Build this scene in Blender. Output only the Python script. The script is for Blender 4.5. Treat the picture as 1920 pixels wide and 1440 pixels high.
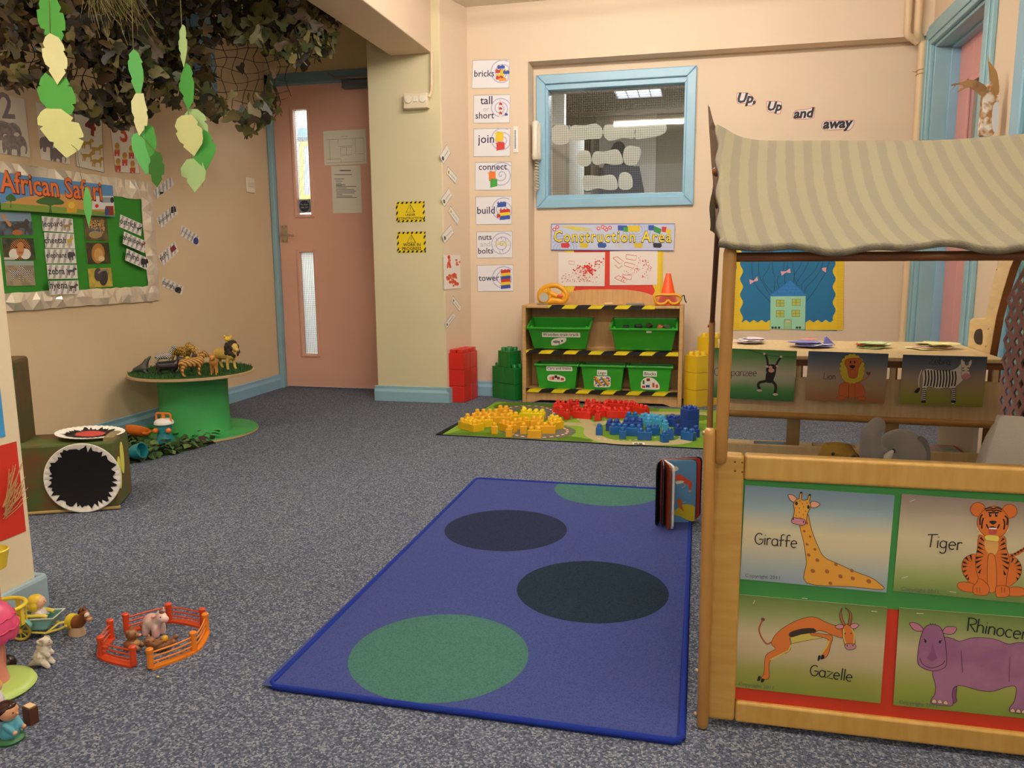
import bpy, math, random
from mathutils import Vector, Matrix, Quaternion
from math import sin, cos, pi, radians, sqrt, hypot
for o in list(bpy.data.objects): bpy.data.objects.remove(o)
SC = bpy.context.scene; COL = SC.collection
rnd = random.Random(7)
# ---------------------------------------------------------------- camera
F, YAW, PIT, ROL, CH = 1484.6, radians(13.208), radians(8.885), radians(-.459), .8
_f = Vector((-sin(YAW)*cos(PIT), cos(YAW)*cos(PIT), -sin(PIT)))
_r = Vector((cos(YAW), sin(YAW), 0)); _u = _r.cross(_f)
RT = cos(ROL)*_r + sin(ROL)*_u; UP = -sin(ROL)*_r + cos(ROL)*_u; FW = _f
EYE = Vector((0, 0, CH))
cd = bpy.data.cameras.new('camera'); cam = bpy.data.objects.new('camera', cd); COL.objects.link(cam)
cd.sensor_fit = 'HORIZONTAL'; cd.sensor_width = 36; cd.lens = 36*F/1920; cd.clip_start = .01
m = Matrix((RT, UP, -FW)).transposed().to_4x4(); m.translation = EYE; cam.matrix_world = m
SC.camera = cam
# ---------------------------------------------------------------- world, lamps, exposure
w = bpy.data.worlds.new('world'); SC.world = w; w.use_nodes = True
w.node_tree.nodes['Background'].inputs[0].default_value = (1, .97, .93, 1)
w.node_tree.nodes['Background'].inputs[1].default_value = .5
vs = SC.view_settings; vs.view_transform = 'Standard'; vs.look = 'None'; vs.gamma = 1; vs.exposure = .38; vs.use_curve_mapping = False
SC.display_settings.display_device = 'sRGB'
def area(name, loc, sx, sy, power, col, rot=(0, 0, 0)):
    l = bpy.data.lights.new(name, 'AREA'); l.shape = 'RECTANGLE'; l.size = sx; l.size_y = sy; l.energy = power; l.color = col
    o = bpy.data.objects.new(name, l); o.location = loc; o.rotation_euler = rot; COL.objects.link(o); return o
WARM = (1, .93, .82); TUBE = {'front': (-.1, 1.1, .8, 88), 'middle': (-.35, 3.1, .75, 92), 'back': (1.0, -1.3, .8, 80)}   # lit ceiling tubes: x, y, half length, strength
area('fill_light_alcove', (-2.2, 1.15, 2.10), .6, .07, 15, WARM)  # added fill that brightens the alcove; no fitting hangs there
area('tube_light_corridor', (-2.3, 5.6, 2.1), .8, .8, 48, (.86, .94, 1))
area('tube_light_office', (-.3, 6.1, 2.13), .5, .5, 30, (.95, .97, 1))
# ---------------------------------------------------------------- px -> place
def ray(x, y): return RT*((x-960)/F) - UP*((y-720)/F) + FW
def pz(x, y, z=0):
    d = ray(x, y); return EYE + d*((z-CH)/d.z)
def py(x, y, Y):
    d = ray(x, y); return EYE + d*(Y/d.y)
def px(x, y, X):
    d = ray(x, y); return EYE + d*(X/d.x)
# ---------------------------------------------------------------- materials
def lin(h):
    h = h.lstrip('#'); c = [int(h[i:i+2], 16)/255 for i in (0, 2, 4)]
    return tuple((v/12.92 if v <= .04045 else ((v+.055)/1.055)**2.4) for v in c) + (1,)
_mc = {}
def M(h, rough=.55, bump=0, bscale=200, var=0, vscale=20, metal=0, kind=None, h2=None, scale=None, coat=0, sheen=0, trans=0):
    key = (h, rough, bump, bscale, var, vscale, metal, kind, h2, str(scale), coat, sheen, trans)
    if key in _mc: return _mc[key]
    m = bpy.data.materials.new('mat_'+h.strip('#')); m.use_nodes = True; nt = m.node_tree; N = nt.nodes; L = nt.links
    b = N['Principled BSDF']; b.inputs['Base Color'].default_value = lin(h); b.inputs['Roughness'].default_value = rough; b.inputs['Metallic'].default_value = metal
    b.inputs['Coat Weight'].default_value = coat
    if rough >= .9: b.inputs['Specular IOR Level'].default_value = .12
    if sheen: b.inputs['Sheen Weight'].default_value = sheen; b.inputs['Sheen Roughness'].default_value = .5
    tc = N.new('ShaderNodeTexCoord')
    def noise(s, det=4, vec=None, sc=None):
        n = N.new('ShaderNodeTexNoise'); n.inputs['Scale'].default_value = s; n.inputs['Detail'].default_value = det
        if sc:
            mp = N.new('ShaderNodeMapping'); mp.inputs['Scale'].default_value = sc; L.new(tc.outputs['Object'], mp.inputs[0]); L.new(mp.outputs[0], n.inputs[0])
        else: L.new(tc.outputs['Object'], n.inputs[0])
        return n
    def ramp(stops, src, interp='LINEAR'):
        r = N.new('ShaderNodeValToRGB'); e = r.color_ramp.elements; r.color_ramp.interpolation = interp
        while len(e) < len(stops): e.new(.5)
        for i, (p, c) in enumerate(stops): e[i].position = p; e[i].color = lin(c)
        L.new(src, r.inputs[0]); return r
    if kind == 'wood':
        n = noise(vscale, 6, sc=scale or (1, 1, 12)); L.new(ramp(((.3, h2 or h), (.7, h)), n.outputs[0]).outputs[0], b.inputs['Base Color'])
    elif kind == 'mix':       # two tones in patches
        n = noise(vscale, 5); L.new(ramp(((.42, h), (.58, h2)), n.outputs[0]).outputs[0], b.inputs['Base Color'])
    elif kind == 'fleck':     # carpet
        v = N.new('ShaderNodeTexVoronoi'); v.inputs['Scale'].default_value = vscale; L.new(tc.outputs['Object'], v.inputs[0])
        sp = N.new('ShaderNodeSeparateColor'); L.new(v.outputs['Color'], sp.inputs[0])
        L.new(ramp(((.0, h), (.38, h2), (.72, scale[0]), (.9, scale[1])), sp.outputs[0], 'CONSTANT' if len(scale) > 2 else 'LINEAR').outputs[0], b.inputs['Base Color'])
    elif kind == 'spots':
        v = N.new('ShaderNodeTexVoronoi'); v.inputs['Scale'].default_value = vscale; L.new(tc.outputs['Object'], v.inputs[0])
        L.new(ramp(((.0, h2), (scale or .45, h)), v.outputs['Distance'], 'CONSTANT').outputs[0], b.inputs['Base Color'])
    elif kind == 'cells':
        v = N.new('ShaderNodeTexVoronoi'); v.feature = 'DISTANCE_TO_EDGE'; v.inputs['Scale'].default_value = vscale; L.new(tc.outputs['Object'], v.inputs[0])
        L.new(ramp(((.0, h), (scale or .1, h2)), v.outputs['Distance'], 'CONSTANT').outputs[0], b.inputs['Base Color'])
    elif kind in ('stripe', 'bands'):
        wv = N.new('ShaderNodeTexWave'); wv.inputs['Scale'].default_value = vscale; wv.inputs['Distortion'].default_value = .6 if kind == 'stripe' else 1.6; wv.inputs['Detail Scale'].default_value = 2
        wv.bands_direction = 'X' if kind == 'stripe' else 'DIAGONAL'
        L.new(tc.outputs['UV'] if kind == 'stripe' else tc.outputs['Object'], wv.inputs[0])
        L.new(ramp(((.35, h), (.6, h2)), wv.outputs[0]).outputs[0], b.inputs['Base Color'])
    elif kind == 'grad':      # printed colour run of a sheet, top to bottom
        sp = N.new('ShaderNodeSeparateXYZ'); L.new(tc.outputs['UV'], sp.inputs[0])
        n = noise(12, 3); mm = N.new('ShaderNodeMath'); mm.operation = 'MULTIPLY_ADD'; L.new(n.outputs[0], mm.inputs[0]); mm.inputs[1].default_value = .12
        ad = N.new('ShaderNodeMath'); ad.operation = 'ADD'; ad.inputs[1].default_value = -.06; L.new(sp.outputs[1], ad.inputs[0]); L.new(ad.outputs[0], mm.inputs[2])
        L.new(ramp(scale, mm.outputs[0]).outputs[0], b.inputs['Base Color'])
    elif var:
        n = noise(vscale, 4); hs = N.new('ShaderNodeHueSaturation'); hs.inputs['Color'].default_value = lin(h)
        mr = N.new('ShaderNodeMapRange'); mr.inputs[3].default_value = 1-var; mr.inputs[4].default_value = 1+var; mr.inputs[1].default_value = .3; mr.inputs[2].default_value = .7
        L.new(n.outputs[0], mr.inputs[0]); L.new(mr.outputs[0], hs.inputs['Value']); L.new(hs.outputs[0], b.inputs['Base Color'])
    if bump:
        n = noise(bscale, 4); bp = N.new('ShaderNodeBump'); bp.inputs['Strength'].default_value = bump; bp.inputs['Distance'].default_value = .002
        L.new(n.outputs[0], bp.inputs['Height']); L.new(bp.outputs[0], b.inputs['Normal'])
    _mc[key] = m; return m
def emit(h, s):
    key = ('emit', h, s)
    if key in _mc: return _mc[key]
    m = bpy.data.materials.new('lamp_glow'); m.use_nodes = True; nt = m.node_tree; nt.nodes.clear()
    e = nt.nodes.new('ShaderNodeEmission'); e.inputs[0].default_value = lin(h); e.inputs[1].default_value = s
    o = nt.nodes.new('ShaderNodeOutputMaterial'); nt.links.new(e.outputs[0], o.inputs[0]); _mc[key] = m; return m
def glass(tint='f4f4f0', frost=0.0):
    key = ('glass', tint, frost)
    if key in _mc: return _mc[key]
    m = bpy.data.materials.new('glass'); m.use_nodes = True; nt = m.node_tree; nt.nodes.clear(); N = nt.nodes; L = nt.links
    t = N.new('ShaderNodeBsdfTransparent'); t.inputs[0].default_value = lin(tint)
    g = N.new('ShaderNodeBsdfGlossy'); g.inputs['Roughness'].default_value = .02
    fr = N.new('ShaderNodeFresnel'); fr.inputs[0].default_value = 1.5; mx = N.new('ShaderNodeMixShader'); o = N.new('ShaderNodeOutputMaterial')
    mm = N.new('ShaderNodeMath'); mm.operation = 'MULTIPLY'; mm.inputs[1].default_value = 1.9; L.new(fr.outputs[0], mm.inputs[0])
    L.new(mm.outputs[0], mx.inputs[0])
    if frost:
        tl = N.new('ShaderNodeBsdfTranslucent'); tl.inputs[0].default_value = lin('f2f0ea'); m2 = N.new('ShaderNodeMixShader'); m2.inputs[0].default_value = frost
        L.new(t.outputs[0], m2.inputs[1]); L.new(tl.outputs[0], m2.inputs[2]); L.new(m2.outputs[0], mx.inputs[1])
    else: L.new(t.outputs[0], mx.inputs[1])
    L.new(g.outputs[0], mx.inputs[2]); L.new(mx.outputs[0], o.inputs[0]); _mc[key] = m; return m
# ---------------------------------------------------------------- mesh building
V3 = Vector
class MB:
    def __init__(s): s.v = []; s.f = []; s.m = []; s.mats = []; s.uv = {}
    def mi(s, mat):
        if mat not in s.mats: s.mats.append(mat)
        return s.mats.index(mat)
    def add(s, vs, fs, mat):
        k = len(s.v); s.v += [V3(p) for p in vs]; i = s.mi(mat)
        for f in fs: s.f.append([k+j for j in f]); s.m.append(i)
        return k
    def box(s, x0, x1, y0, y1, z0, z1, mat, rot=None, piv=None):
        vs = [V3((x, y, z)) for z in (z0, z1) for y in (y0, y1) for x in (x0, x1)]
        if rot is not None:
            c = V3(piv) if piv is not None else V3(((x0+x1)/2, (y0+y1)/2, (z0+z1)/2)); R = rot if isinstance(rot, Matrix) else Matrix.Rotation(rot, 3, 'Z')
            vs = [c + R @ (p-c) for p in vs]
        s.add(vs, [(0, 2, 3, 1), (4, 5, 7, 6), (0, 1, 5, 4), (2, 6, 7, 3), (0, 4, 6, 2), (1, 3, 7, 5)], mat)
    def prism(s, pts, off, mat):   # closed ring of 3d pts swept by off
        n = len(pts); a = [V3(p) for p in pts]; o = V3(off)
        s.add(a + [p+o for p in a], [list(range(n))[::-1], list(range(n, 2*n))] + [(i, (i+1) % n, n+(i+1) % n, n+i) for i in range(n)], mat)
    def tube(s, pts, r, mat, n=10, cap=True, closed=False):
        pts = [V3(p) for p in pts]; N = len(pts); rs = r if isinstance(r, (list, tuple)) else [r]*N
        vs = []; up = None
        for i, p in enumerate(pts):
            d = (pts[(i+1) % N]-pts[i-1]) if closed else (pts[min(i+1, N-1)]-pts[max(i-1, 0)])
            d = d.normalized() if d.length > 1e-9 else V3((0, 0, 1))
            if up is None: up = d.orthogonal().normalized()
            up = (up - d*up.dot(d)); up = up.normalized() if up.length > 1e-6 else d.orthogonal().normalized()
            q = d.cross(up)
            vs += [p + (up*cos(2*pi*j/n) + q*sin(2*pi*j/n))*rs[i] for j in range(n)]
        fs = [(i*n+j, i*n+(j+1) % n, ((i+1) % N)*n+(j+1) % n, ((i+1) % N)*n+j) for i in range(N if closed else N-1) for j in range(n)]
        if cap and not closed: fs += [list(range(n))[::-1], [(N-1)*n+j for j in range(n)]]
        s.add(vs, fs, mat)
    def lathe(s, prof, mat, c=(0, 0, 0), n=24, sx=1, sy=1, R=None, a0=0, a1=2*pi):
        c = V3(c); full = abs(a1-a0-2*pi) < 1e-6; k = n if full else n+1; vs = []
        for (r, z) in prof:
            for j in range(k):
                a = a0+(a1-a0)*j/n; p = V3((r*cos(a)*sx, r*sin(a)*sy, z)); vs.append(c + (R @ p if R else p))
        fs = []
        for i in range(len(prof)-1):
            for j in range(n): fs.append((i*k+j, i*k+(j+1) % k, (i+1)*k+(j+1) % k, (i+1)*k+j))
        if full:
            if prof[0][0] > 1e-6: fs.append(list(range(k))[::-1])
            if prof[-1][0] > 1e-6: fs.append([(len(prof)-1)*k+j for j in range(k)])
        s.add(vs, fs, mat)
    def ball(s, c, r, mat, n=16, mm=10, R=None):
        r = (r, r, r) if not isinstance(r, (tuple, list)) else r; c = V3(c); vs = [];
        for i in range(mm+1):
            t = pi*i/mm
            for j in range(n):
                p = V3((r[0]*sin(t)*cos(2*pi*j/n), r[1]*sin(t)*sin(2*pi*j/n), r[2]*cos(t))); vs.append(c + (R @ p if R else p))
        s.add(vs, [(i*n+j, (i+1)*n+j, (i+1)*n+(j+1) % n, i*n+(j+1) % n) for i in range(mm) for j in range(n)], mat)
    def build(s, name, parent=None, loc=None, bevel=0, smooth=None, seg=2, sub=0, solid=0, **kw):
        o0 = V3(loc) if loc is not None else V3((0, 0, 0))
        me = bpy.data.meshes.new(name); me.from_pydata([p-o0 for p in s.v], [], s.f)
        for mt in s.mats: me.materials.append(mt)
        me.polygons.foreach_set('material_index', s.m)
        if s.uv:
            ul = me.uv_layers.new(name='UVMap')
            for lp in me.loops:
                if lp.vertex_index in s.uv: ul.data[lp.index].uv = s.uv[lp.vertex_index]
        me.validate(); me.update()
        if smooth is not None:
            me.shade_smooth(); me.set_sharp_from_angle(angle=radians(smooth))
        o = bpy.data.objects.new(name, me); COL.objects.link(o); o.location = o0
        if parent: o.parent = parent
        if solid: md = o.modifiers.new('solid', 'SOLIDIFY'); md.thickness = solid; md.offset = 0
        if bevel: md = o.modifiers.new('bevel', 'BEVEL'); md.width = bevel; md.segments = seg; md.limit_method = 'ANGLE'; md.angle_limit = radians(40)
        if sub: md = o.modifiers.new('sub', 'SUBSURF'); md.levels = sub; md.render_levels = sub
        tag(o, **kw); return o
def tag(o, label=None, cat=None, group=None, kind=None):
    if label: o['label'] = label
    if cat: o['category'] = cat
    if group: o['group'] = group
    if kind: o['kind'] = kind
    return o
def thing(name, label, cat, loc=(0, 0, 0), rz=0, group=None):
    o = bpy.data.objects.new(name, None); COL.objects.link(o); o.location = loc; o.rotation_euler = (0, 0, rz); o.empty_display_size = .05
    return tag(o, label, cat, group)
def blob(name, parent, items, mat, vox=.003, smooth=4, label=None, loc=None, **kw):   # one continuous skin over balls 's' and tapered limbs 'c'
    b = MB()
    for it in items:
        if it[0] == 's': b.ball(it[1], it[2], mat, 14, 10, it[3] if len(it) > 3 else None)
        else:
            p, q, r0, r1 = V3(it[1]), V3(it[2]), it[3], it[4]
            b.tube([p.lerp(q, t) for t in (0, .25, .5, .75, 1)], [r0+(r1-r0)*t for t in (0, .25, .5, .75, 1)], mat, 10); b.ball(p, r0, mat, 10, 8); b.ball(q, r1, mat, 10, 8)
    o = b.build(name, parent, loc=loc, label=label, **kw)
    md = o.modifiers.new('remesh', 'REMESH'); md.mode = 'VOXEL'; md.voxel_size = vox; md.use_smooth_shade = True
    if smooth: md = o.modifiers.new('smooth', 'SMOOTH'); md.iterations = smooth; md.factor = .5
    return o
def copy_tree(o, parent=None):
    c = o.copy(); COL.objects.link(c)
    if parent: c.parent = parent
    for ch in list(o.children): copy_tree(ch, c)
    return c
def crom(pts, closed=True, k=5):
    n = len(pts); out = []; P = [V3((p[0], p[1], 0)) if len(p) == 2 else V3(p) for p in pts]; dim = len(pts[0])
    for i in range(n if closed else n-1):
        g = (lambda j: P[j % n]) if closed else (lambda j: P[max(0, min(n-1, j))])
        a, b, c, d = g(i-1), g(i), g(i+1), g(i+2)
        for t in range(k):
            u = t/k; q = .5*((2*b)+(c-a)*u+(2*a-5*b+4*c-d)*u*u+(3*b-a-3*c+d)*u*u*u); out.append(tuple(q)[:dim])
    if not closed: out.append(tuple(P[-1])[:dim])
    return out
# ---------------------------------------------------------------- lettering
_tc = {}
def textmesh(s, bold=0, shear=0, sp=1):
    key = (s, bold, shear, sp)
    if key not in _tc:
        c = bpy.data.curves.new('t', 'FONT'); c.body = s; c.size = 1; c.offset = bold; c.shear = shear; c.space_character = sp; c.resolution_u = 2; c.fill_mode = 'FRONT'
        o = bpy.data.objects.new('t', c); me = o.to_mesh(); vs = [(v.co.x, v.co.y) for v in me.vertices]; fs = [list(p.vertices) for p in me.polygons]
        o.to_mesh_clear(); bpy.data.objects.remove(o); bpy.data.curves.remove(c)
        xs = [p[0] for p in vs]; x0, x1 = min(xs), max(xs); _tc[key] = ([((x-x0)/(x1-x0), y/(x1-x0)) for x, y in vs], fs, .72/(x1-x0))
    return _tc[key]
# pen strokes for hand lettering: x right, y up, x-height 1, cap 1.7
def _arc(cx, cy, rx, ry, a, b, n=10): return [(cx+rx*cos(radians(a+(b-a)*i/n)), cy+ry*sin(radians(a+(b-a)*i/n))) for i in range(n+1)]
HW = {'G': (1.2, [_arc(.6, .8, .55, .8, 50, 330) + [(1.1, .75), (.6, .75)]]), 'i': (.35, [[(.15, 0), (.15, 1)], [(.15, 1.35), (.17, 1.45)]]),
 'r': (.65, [[(.1, 0), (.1, 1)], _arc(.4, .6, .3, .4, 180, 50)]), 'a': (1., [_arc(.45, .5, .38, .5, 40, 330), [(.82, 1), (.82, .1), (.95, 0)]]),
 'f': (.75, [_arc(.5, 1.4, .25, .3, 50, 180, 6) + [(.25, 0)], [(.02, .85), (.65, .95)]]), 'e': (.95, [[(.08, .5), (.82, .6)] + _arc(.45, .5, .38, .5, 15, 310)]),
 'T': (1.1, [[(0, 1.6), (1.15, 1.75)], [(.5, 1.65), (.45, 0)]]), 'g': (1., [_arc(.42, .55, .36, .45, 40, 330), [(.78, 1)] + [(.78, -.2)] + _arc(.42, -.25, .36, .35, 0, -150, 6)]),
 'z': (.9, [[(.08, 1), (.8, .95), (.05, .05), (.88, 0)]]), 'l': (.35, [[(.15, 0), (.17, 1.75)]]), 'R': (1.1, [[(.2, 0), (.1, 1.7)], [(.0, 1.65)] + _arc(.5, 1.3, .5, .4, 90, -90, 8) + [(.3, .9), (1.05, 0)]]),
 'h': (.9, [[(.1, 0), (.1, 1.75)], [(.1, .6)] + _arc(.42, .65, .32, .35, 150, 0, 6) + [(.75, 0)]]), 'n': (.9, [[(.1, 0), (.1, 1)], [(.1, .6)] + _arc(.42, .65, .32, .35, 150, 0, 6) + [(.75, 0)]]),
 'o': (.95, [_arc(.45, .5, .38, .5, 0, 360, 14)]), 'c': (.85, [_arc(.45, .5, .38, .5, 45, 315)]), 's': (.8, [_arc(.4, .75, .28, .25, 40, 270, 7) + _arc(.4, .25, .3, .25, 90, -150, 7)]),
 'L': (.9, [[(.15, 1.7), (.1, 0), (.85, .08)]]), 'Z': (1.1, [[(.1, 1.65), (1, 1.7), (.05, .05), (1.05, 0)]]), 'b': (.95, [[(.1, 1.75), (.1, 0)], _arc(.45, .5, .36, .5, 150, -150)]),
 'm': (1.35, [[(.1, 0), (.1, 1)], [(.1, .6)] + _arc(.36, .65, .26, .35, 150, 0, 5) + [(.62, 0)], [(.62, .6)] + _arc(.9, .65, .27, .35, 150, 0, 5) + [(1.17, 0)]]),
 'p': (.95, [[(.1, 1), (.1, -.7)], _arc(.45, .5, .36, .5, 150, -150)]), 'C': (1.1, [_arc(.6, .85, .52, .85, 45, 315)]), 'd': (.95, [_arc(.42, .5, .36, .5, 30, 330), [(.8, 1.75), (.8, 0)]])}
# ---------------------------------------------------------------- flat printed things, drawn at their true size on their plane
class Sheet:
    def __init__(s, plane, TL, TR, BL, mat, t=.0006, off=.0008, tf=(0, 0, 1), border=None, curl=0):
        if off > .004 and plane[0] in 'xXyz': plane = (plane[0], plane[1] + (off if plane[0] in 'xz' else -off)); off = 0
        s.plane = plane; s.tf = tf; s.b = MB(); s.k = 1
        P = [s.hit(p) for p in (TL, TR, BL)]
        s.o = P[0]; s.ex = (P[1]-P[0]).normalized(); s.w = (P[1]-P[0]).length; s.n = s.nrm(); d = P[2]-P[0]
        s.ey = s.ex.cross(s.n).normalized()
        if s.ey.dot(d) < 0: s.ey = -s.ey
        s.h = d.dot(s.ey); s.off = off; s.t = t; s.curl = curl
        nx, ny = (8, 8) if curl else (1, 1)
        fr = []; bk = []
        for j in range(ny+1):
            for i in range(nx+1): fr.append(s.P(s.w*i/nx, s.h*j/ny, t)); bk.append(s.P(s.w*i/nx, s.h*j/ny, 0))
        k = s.b.add(fr, [(j*(nx+1)+i, (j+1)*(nx+1)+i, (j+1)*(nx+1)+i+1, j*(nx+1)+i+1) for j in range(ny) for i in range(nx)], mat)
        for j in range(ny+1):
            for i in range(nx+1): s.b.uv[k+j*(nx+1)+i] = (i/nx, j/ny)
        if not curl:
            a = fr + bk; wm = M('d8d2c4', .7)
            s.b.add(a, [(0, 1, 5, 4), (1, 3, 7, 5), (3, 2, 6, 7), (2, 0, 4, 6), (4, 5, 7, 6)], wm)
        if border: s.line([(0, 0), (s.w, 0), (s.w, s.h), (0, s.h), (0, 0)], border[1], border[0], raw=True)
    def nrm(s):
        return {'x': V3((1, 0, 0)), 'X': V3((-1, 0, 0)), 'y': V3((0, -1, 0)), 'z': V3((0, 0, 1))}.get(s.plane[0]) or s.plane[2]
    def hit(s, p):
        if len(p) == 3: return V3(p)
        x = p[0]/s.tf[2]+s.tf[0]; y = p[1]/s.tf[2]+s.tf[1]; k = s.plane[0]
        if k in 'xX': return px(x, y, s.plane[1])
        if k == 'y': return py(x, y, s.plane[1])
        if k == 'z': return pz(x, y, s.plane[1])
        d = ray(x, y); n = s.plane[2]; return EYE + d*((V3(s.plane[1])-EYE).dot(n)/d.dot(n))
    def P(s, a, b, e=0):
        if s.curl: e += s.curl*(((a/s.w-.5)*2)**2*.6+(b/s.h)**3*.5)
        return s.o + s.ex*a + s.ey*b + s.n*(s.off+e)
    def uv(s, p):
        q = s.hit(p)-s.o; return (q.dot(s.ex), q.dot(s.ey))
    def lay(s): s.k += 1; return s.t + .00003*min(s.k, 30) + .000006*max(0, s.k-30)
    def poly(s, pts, mat, sm=True, raw=False, ol=None, ow=.001, k=4):
        if sm: pts = crom(pts, True, k)
        q = pts if raw else [s.uv(p) for p in pts]
        if raw != 'free': q = [(min(max(a, 0), s.w), min(max(b, 0), s.h)) for a, b in q]
        e = s.lay(); s.b.add([s.P(a, b, e) for a, b in q], [list(range(len(q)))], mat)
        if ol: s.line(q+[q[0]], ow, ol, raw=True)
    def line(s, pts, wd, mat, sm=False, raw=False):
        if sm: pts = crom(pts, False, 5)
        q = [V3((*((p if raw else s.uv(p))), 0)) for p in pts]; e = s.lay(); vs = []
        for i, p in enumerate(q):
            d = q[min(i+1, len(q)-1)]-q[max(i-1, 0)]; d = d.normalized() if d.length else V3((1, 0, 0)); nn = V3((-d.y, d.x, 0))*wd/2
            vs += [s.P(p.x+nn.x, p.y+nn.y, e), s.P(p.x-nn.x, p.y-nn.y, e)]
        s.b.add(vs, [(2*i, 2*i+1, 2*i+3, 2*i+2) for i in range(len(q)-1)], mat)
    def ell(s, c, rx, ry, mat, n=20, raw=False, ol=None, ow=.001, rot=0):
        s.poly([(c[0]+rx*cos(2*pi*i/n)*cos(rot)-ry*sin(2*pi*i/n)*sin(rot), c[1]+rx*cos(2*pi*i/n)*sin(rot)+ry*sin(2*pi*i/n)*cos(rot)) for i in range(n)], mat, False, raw, ol, ow)
    def rect(s, x0, y0, x1, y1, mat, raw=False, ol=None, ow=.001): s.poly([(x0, y0), (x1, y0), (x1, y1), (x0, y1)], mat, False, raw, ol, ow)
    def text(s, t, p0, p1, mat, bold=0, shear=0, ys=1, raw=False, sp=1):
        a = V3((*(p0 if raw else s.uv(p0)), 0)); b = V3((*(p1 if raw else s.uv(p1)), 0)); vs, fs, _ = textmesh(t, bold, shear, sp); d = b-a; u = V3((d.y, -d.x, 0)); e = s.lay()
        q = [a + d*x + u*y*ys for x, y in vs]; s.b.add([s.P(p.x, p.y, e) for p in q], fs, mat)
    def hand(s, t, p0, p1, wd, mat):
        tot = sum(HW[c][0] for c in t); a = V3((*s.uv(p0), 0)); b = V3((*s.uv(p1), 0)); d = (b-a)/tot; u = V3((d.y, -d.x, 0)); x = 0
        for c in t:
            for st in HW[c][1]: s.line([tuple(a + d*(x+p) + u*q)[:2] for p, q in st], wd, mat, raw=True)
            x += HW[c][0]
    def done(s, name, label=None, cat=None, parent=None, **kw):
        c = s.P(s.w/2, s.h/2)
        if parent is not None:
            o = s.b.build(name, parent, loc=c, label=label, **kw); o.location = c - parent.location; return o
        return s.b.build(name, None, loc=c, label=label, cat=cat, **kw)
BLK = M('1b1a1c', .6); WHT = M('f3eee6', .65); INK = M('27262e', .6); RED = M('d8281c', .5); YEL = M('f0cf1c', .5); BLU = M('2456a8', .5); GRN = M('2f9a3c', .5); GREY = M('8d8a92', .6)
# ================================================================ ROOM
S = dict(kind='structure')
WALL = M('e3c9a4', .75, bump=.25, bscale=60, var=.02, vscale=3)
WALLB = M('e3ccb1', .75, bump=.25, bscale=60, var=.02, vscale=3)
PILY = M('ddd0a8', .75, bump=.3, bscale=50, var=.03, vscale=3)
BLUE = M('8fb8cf', .35, var=.05, vscale=6); GRNB = M('8fb4be', .4, var=.06, vscale=5)
PINKD = M('e2ae96', .45, var=.02, vscale=2)
XL, YB, YR, YW, XR, ZC = -2.61, 4.52, 4.63, 4.58, 1.1, 2.2
b = MB(); b.box(-3.2, 2.2, -3, 8.2, -.1, 0, M('3d4250', .95, bump=.5, bscale=300, kind='fleck', h2='505665', vscale=290, scale=('666d7d', '8a8e95'))); b.build('floor', **S)
b = MB(); b.box(-3.2, 2.2, -3, YR+.13, ZC, ZC+.1, M('e6dccb', .8)); b.build('ceiling', **S)
b = MB(); b.box(XL-.12, XL, -3, 2.655, 0, ZC, WALL); b.box(XL-.12, XL, 4.06, YR+.14, 0, ZC, WALL); b.box(XL-.12, XL, 2.655, 4.06, 0, 1.70, WALL); b.build('wall_left', **S)
# window high on the left wall, behind the net
b = MB(); b.box(XL-.10, XL+.012, 2.655, 4.06, 1.685, 1.735, BLUE); b.box(XL-.10, XL+.012, 3.93, 4.06, 1.735, ZC, BLUE); b.box(XL-.1, XL+.012, 2.655, 2.71, 1.735, ZC, BLUE); b.box(XL-.08, XL+.0, 3.30, 3.36, 1.735, ZC, BLUE)
w2 = b.build('window_2', bevel=.006, **S)
b = MB(); b.box(XL-.075, XL-.07, 2.7, 3.94, 1.73, ZC, M('33373c', .15)); b.build('pane', w2)
# back wall: cards strip, bulkhead, recess with the window hole
_a, _b = py(1029.5, 368, YR+.03), py(1285, 156, YR+.03); wx0, wx1, wz0, wz1 = _a.x, _b.x, _a.z, _b.z
b = MB(); b.prism([(-1.305, YB, 0), (-.955, YB, 0), (-.945, YR, 0), (-.945, YR+.14, 0), (-1.305, YR+.14, 0)], (0, 0, 1.888), WALLB)
b.box(-1.305, XR, YB, YR+.14, 1.888, ZC, WALLB)
b.box(-.945, wx0, YR, YR+.14, 0, 1.888, WALLB); b.box(wx1, XR, YR, YR+.14, 0, 1.888, WALLB); b.box(wx0, wx1, YR, YR+.14, 0, wz0, WALLB); b.box(wx0, wx1, YR, YR+.14, wz1, 1.888, WALLB)
b.build('wall_back', **S)
b = MB(); b.prism([(-1.80, 4.25, 0), (-1.378, 4.25, 0), (-1.305, YB, 0), (-1.305, YR+.14, 0), (-1.80, YR+.14, 0)], (0, 0, ZC), WALLB); b.m[3-1] = b.mi(PILY)
for i, f in enumerate(b.f):
    ys = [b.v[j].y for j in f]
    if max(ys) < 4.26: b.m[i] = b.mi(PILY)
b.build('wall_pillar', bevel=.006, **S)
b = MB(); b.box(-1.66, -1.425, -2.9, 4.25, 1.90, ZC, M('e6cdb2', .75, bump=.2, bscale=50)); b.build('trim_1', bevel=.006, **S)
b = MB(); b.box(XL, -1.80, YW, YW+.14, 1.92, ZC, M('cdb88a', .75)); b.box(XL-.1, XL+.005, YW, YW+.14, 0, 1.92, WALL); b.build('wall_door', **S)
b = MB(); b.box(-1.78, -1.48, -1.2, 1.452, 0, 1.9, M('ecdab6', .7, bump=.2, bscale=50)); b.build('wall_partition', bevel=.01, **S)
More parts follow.
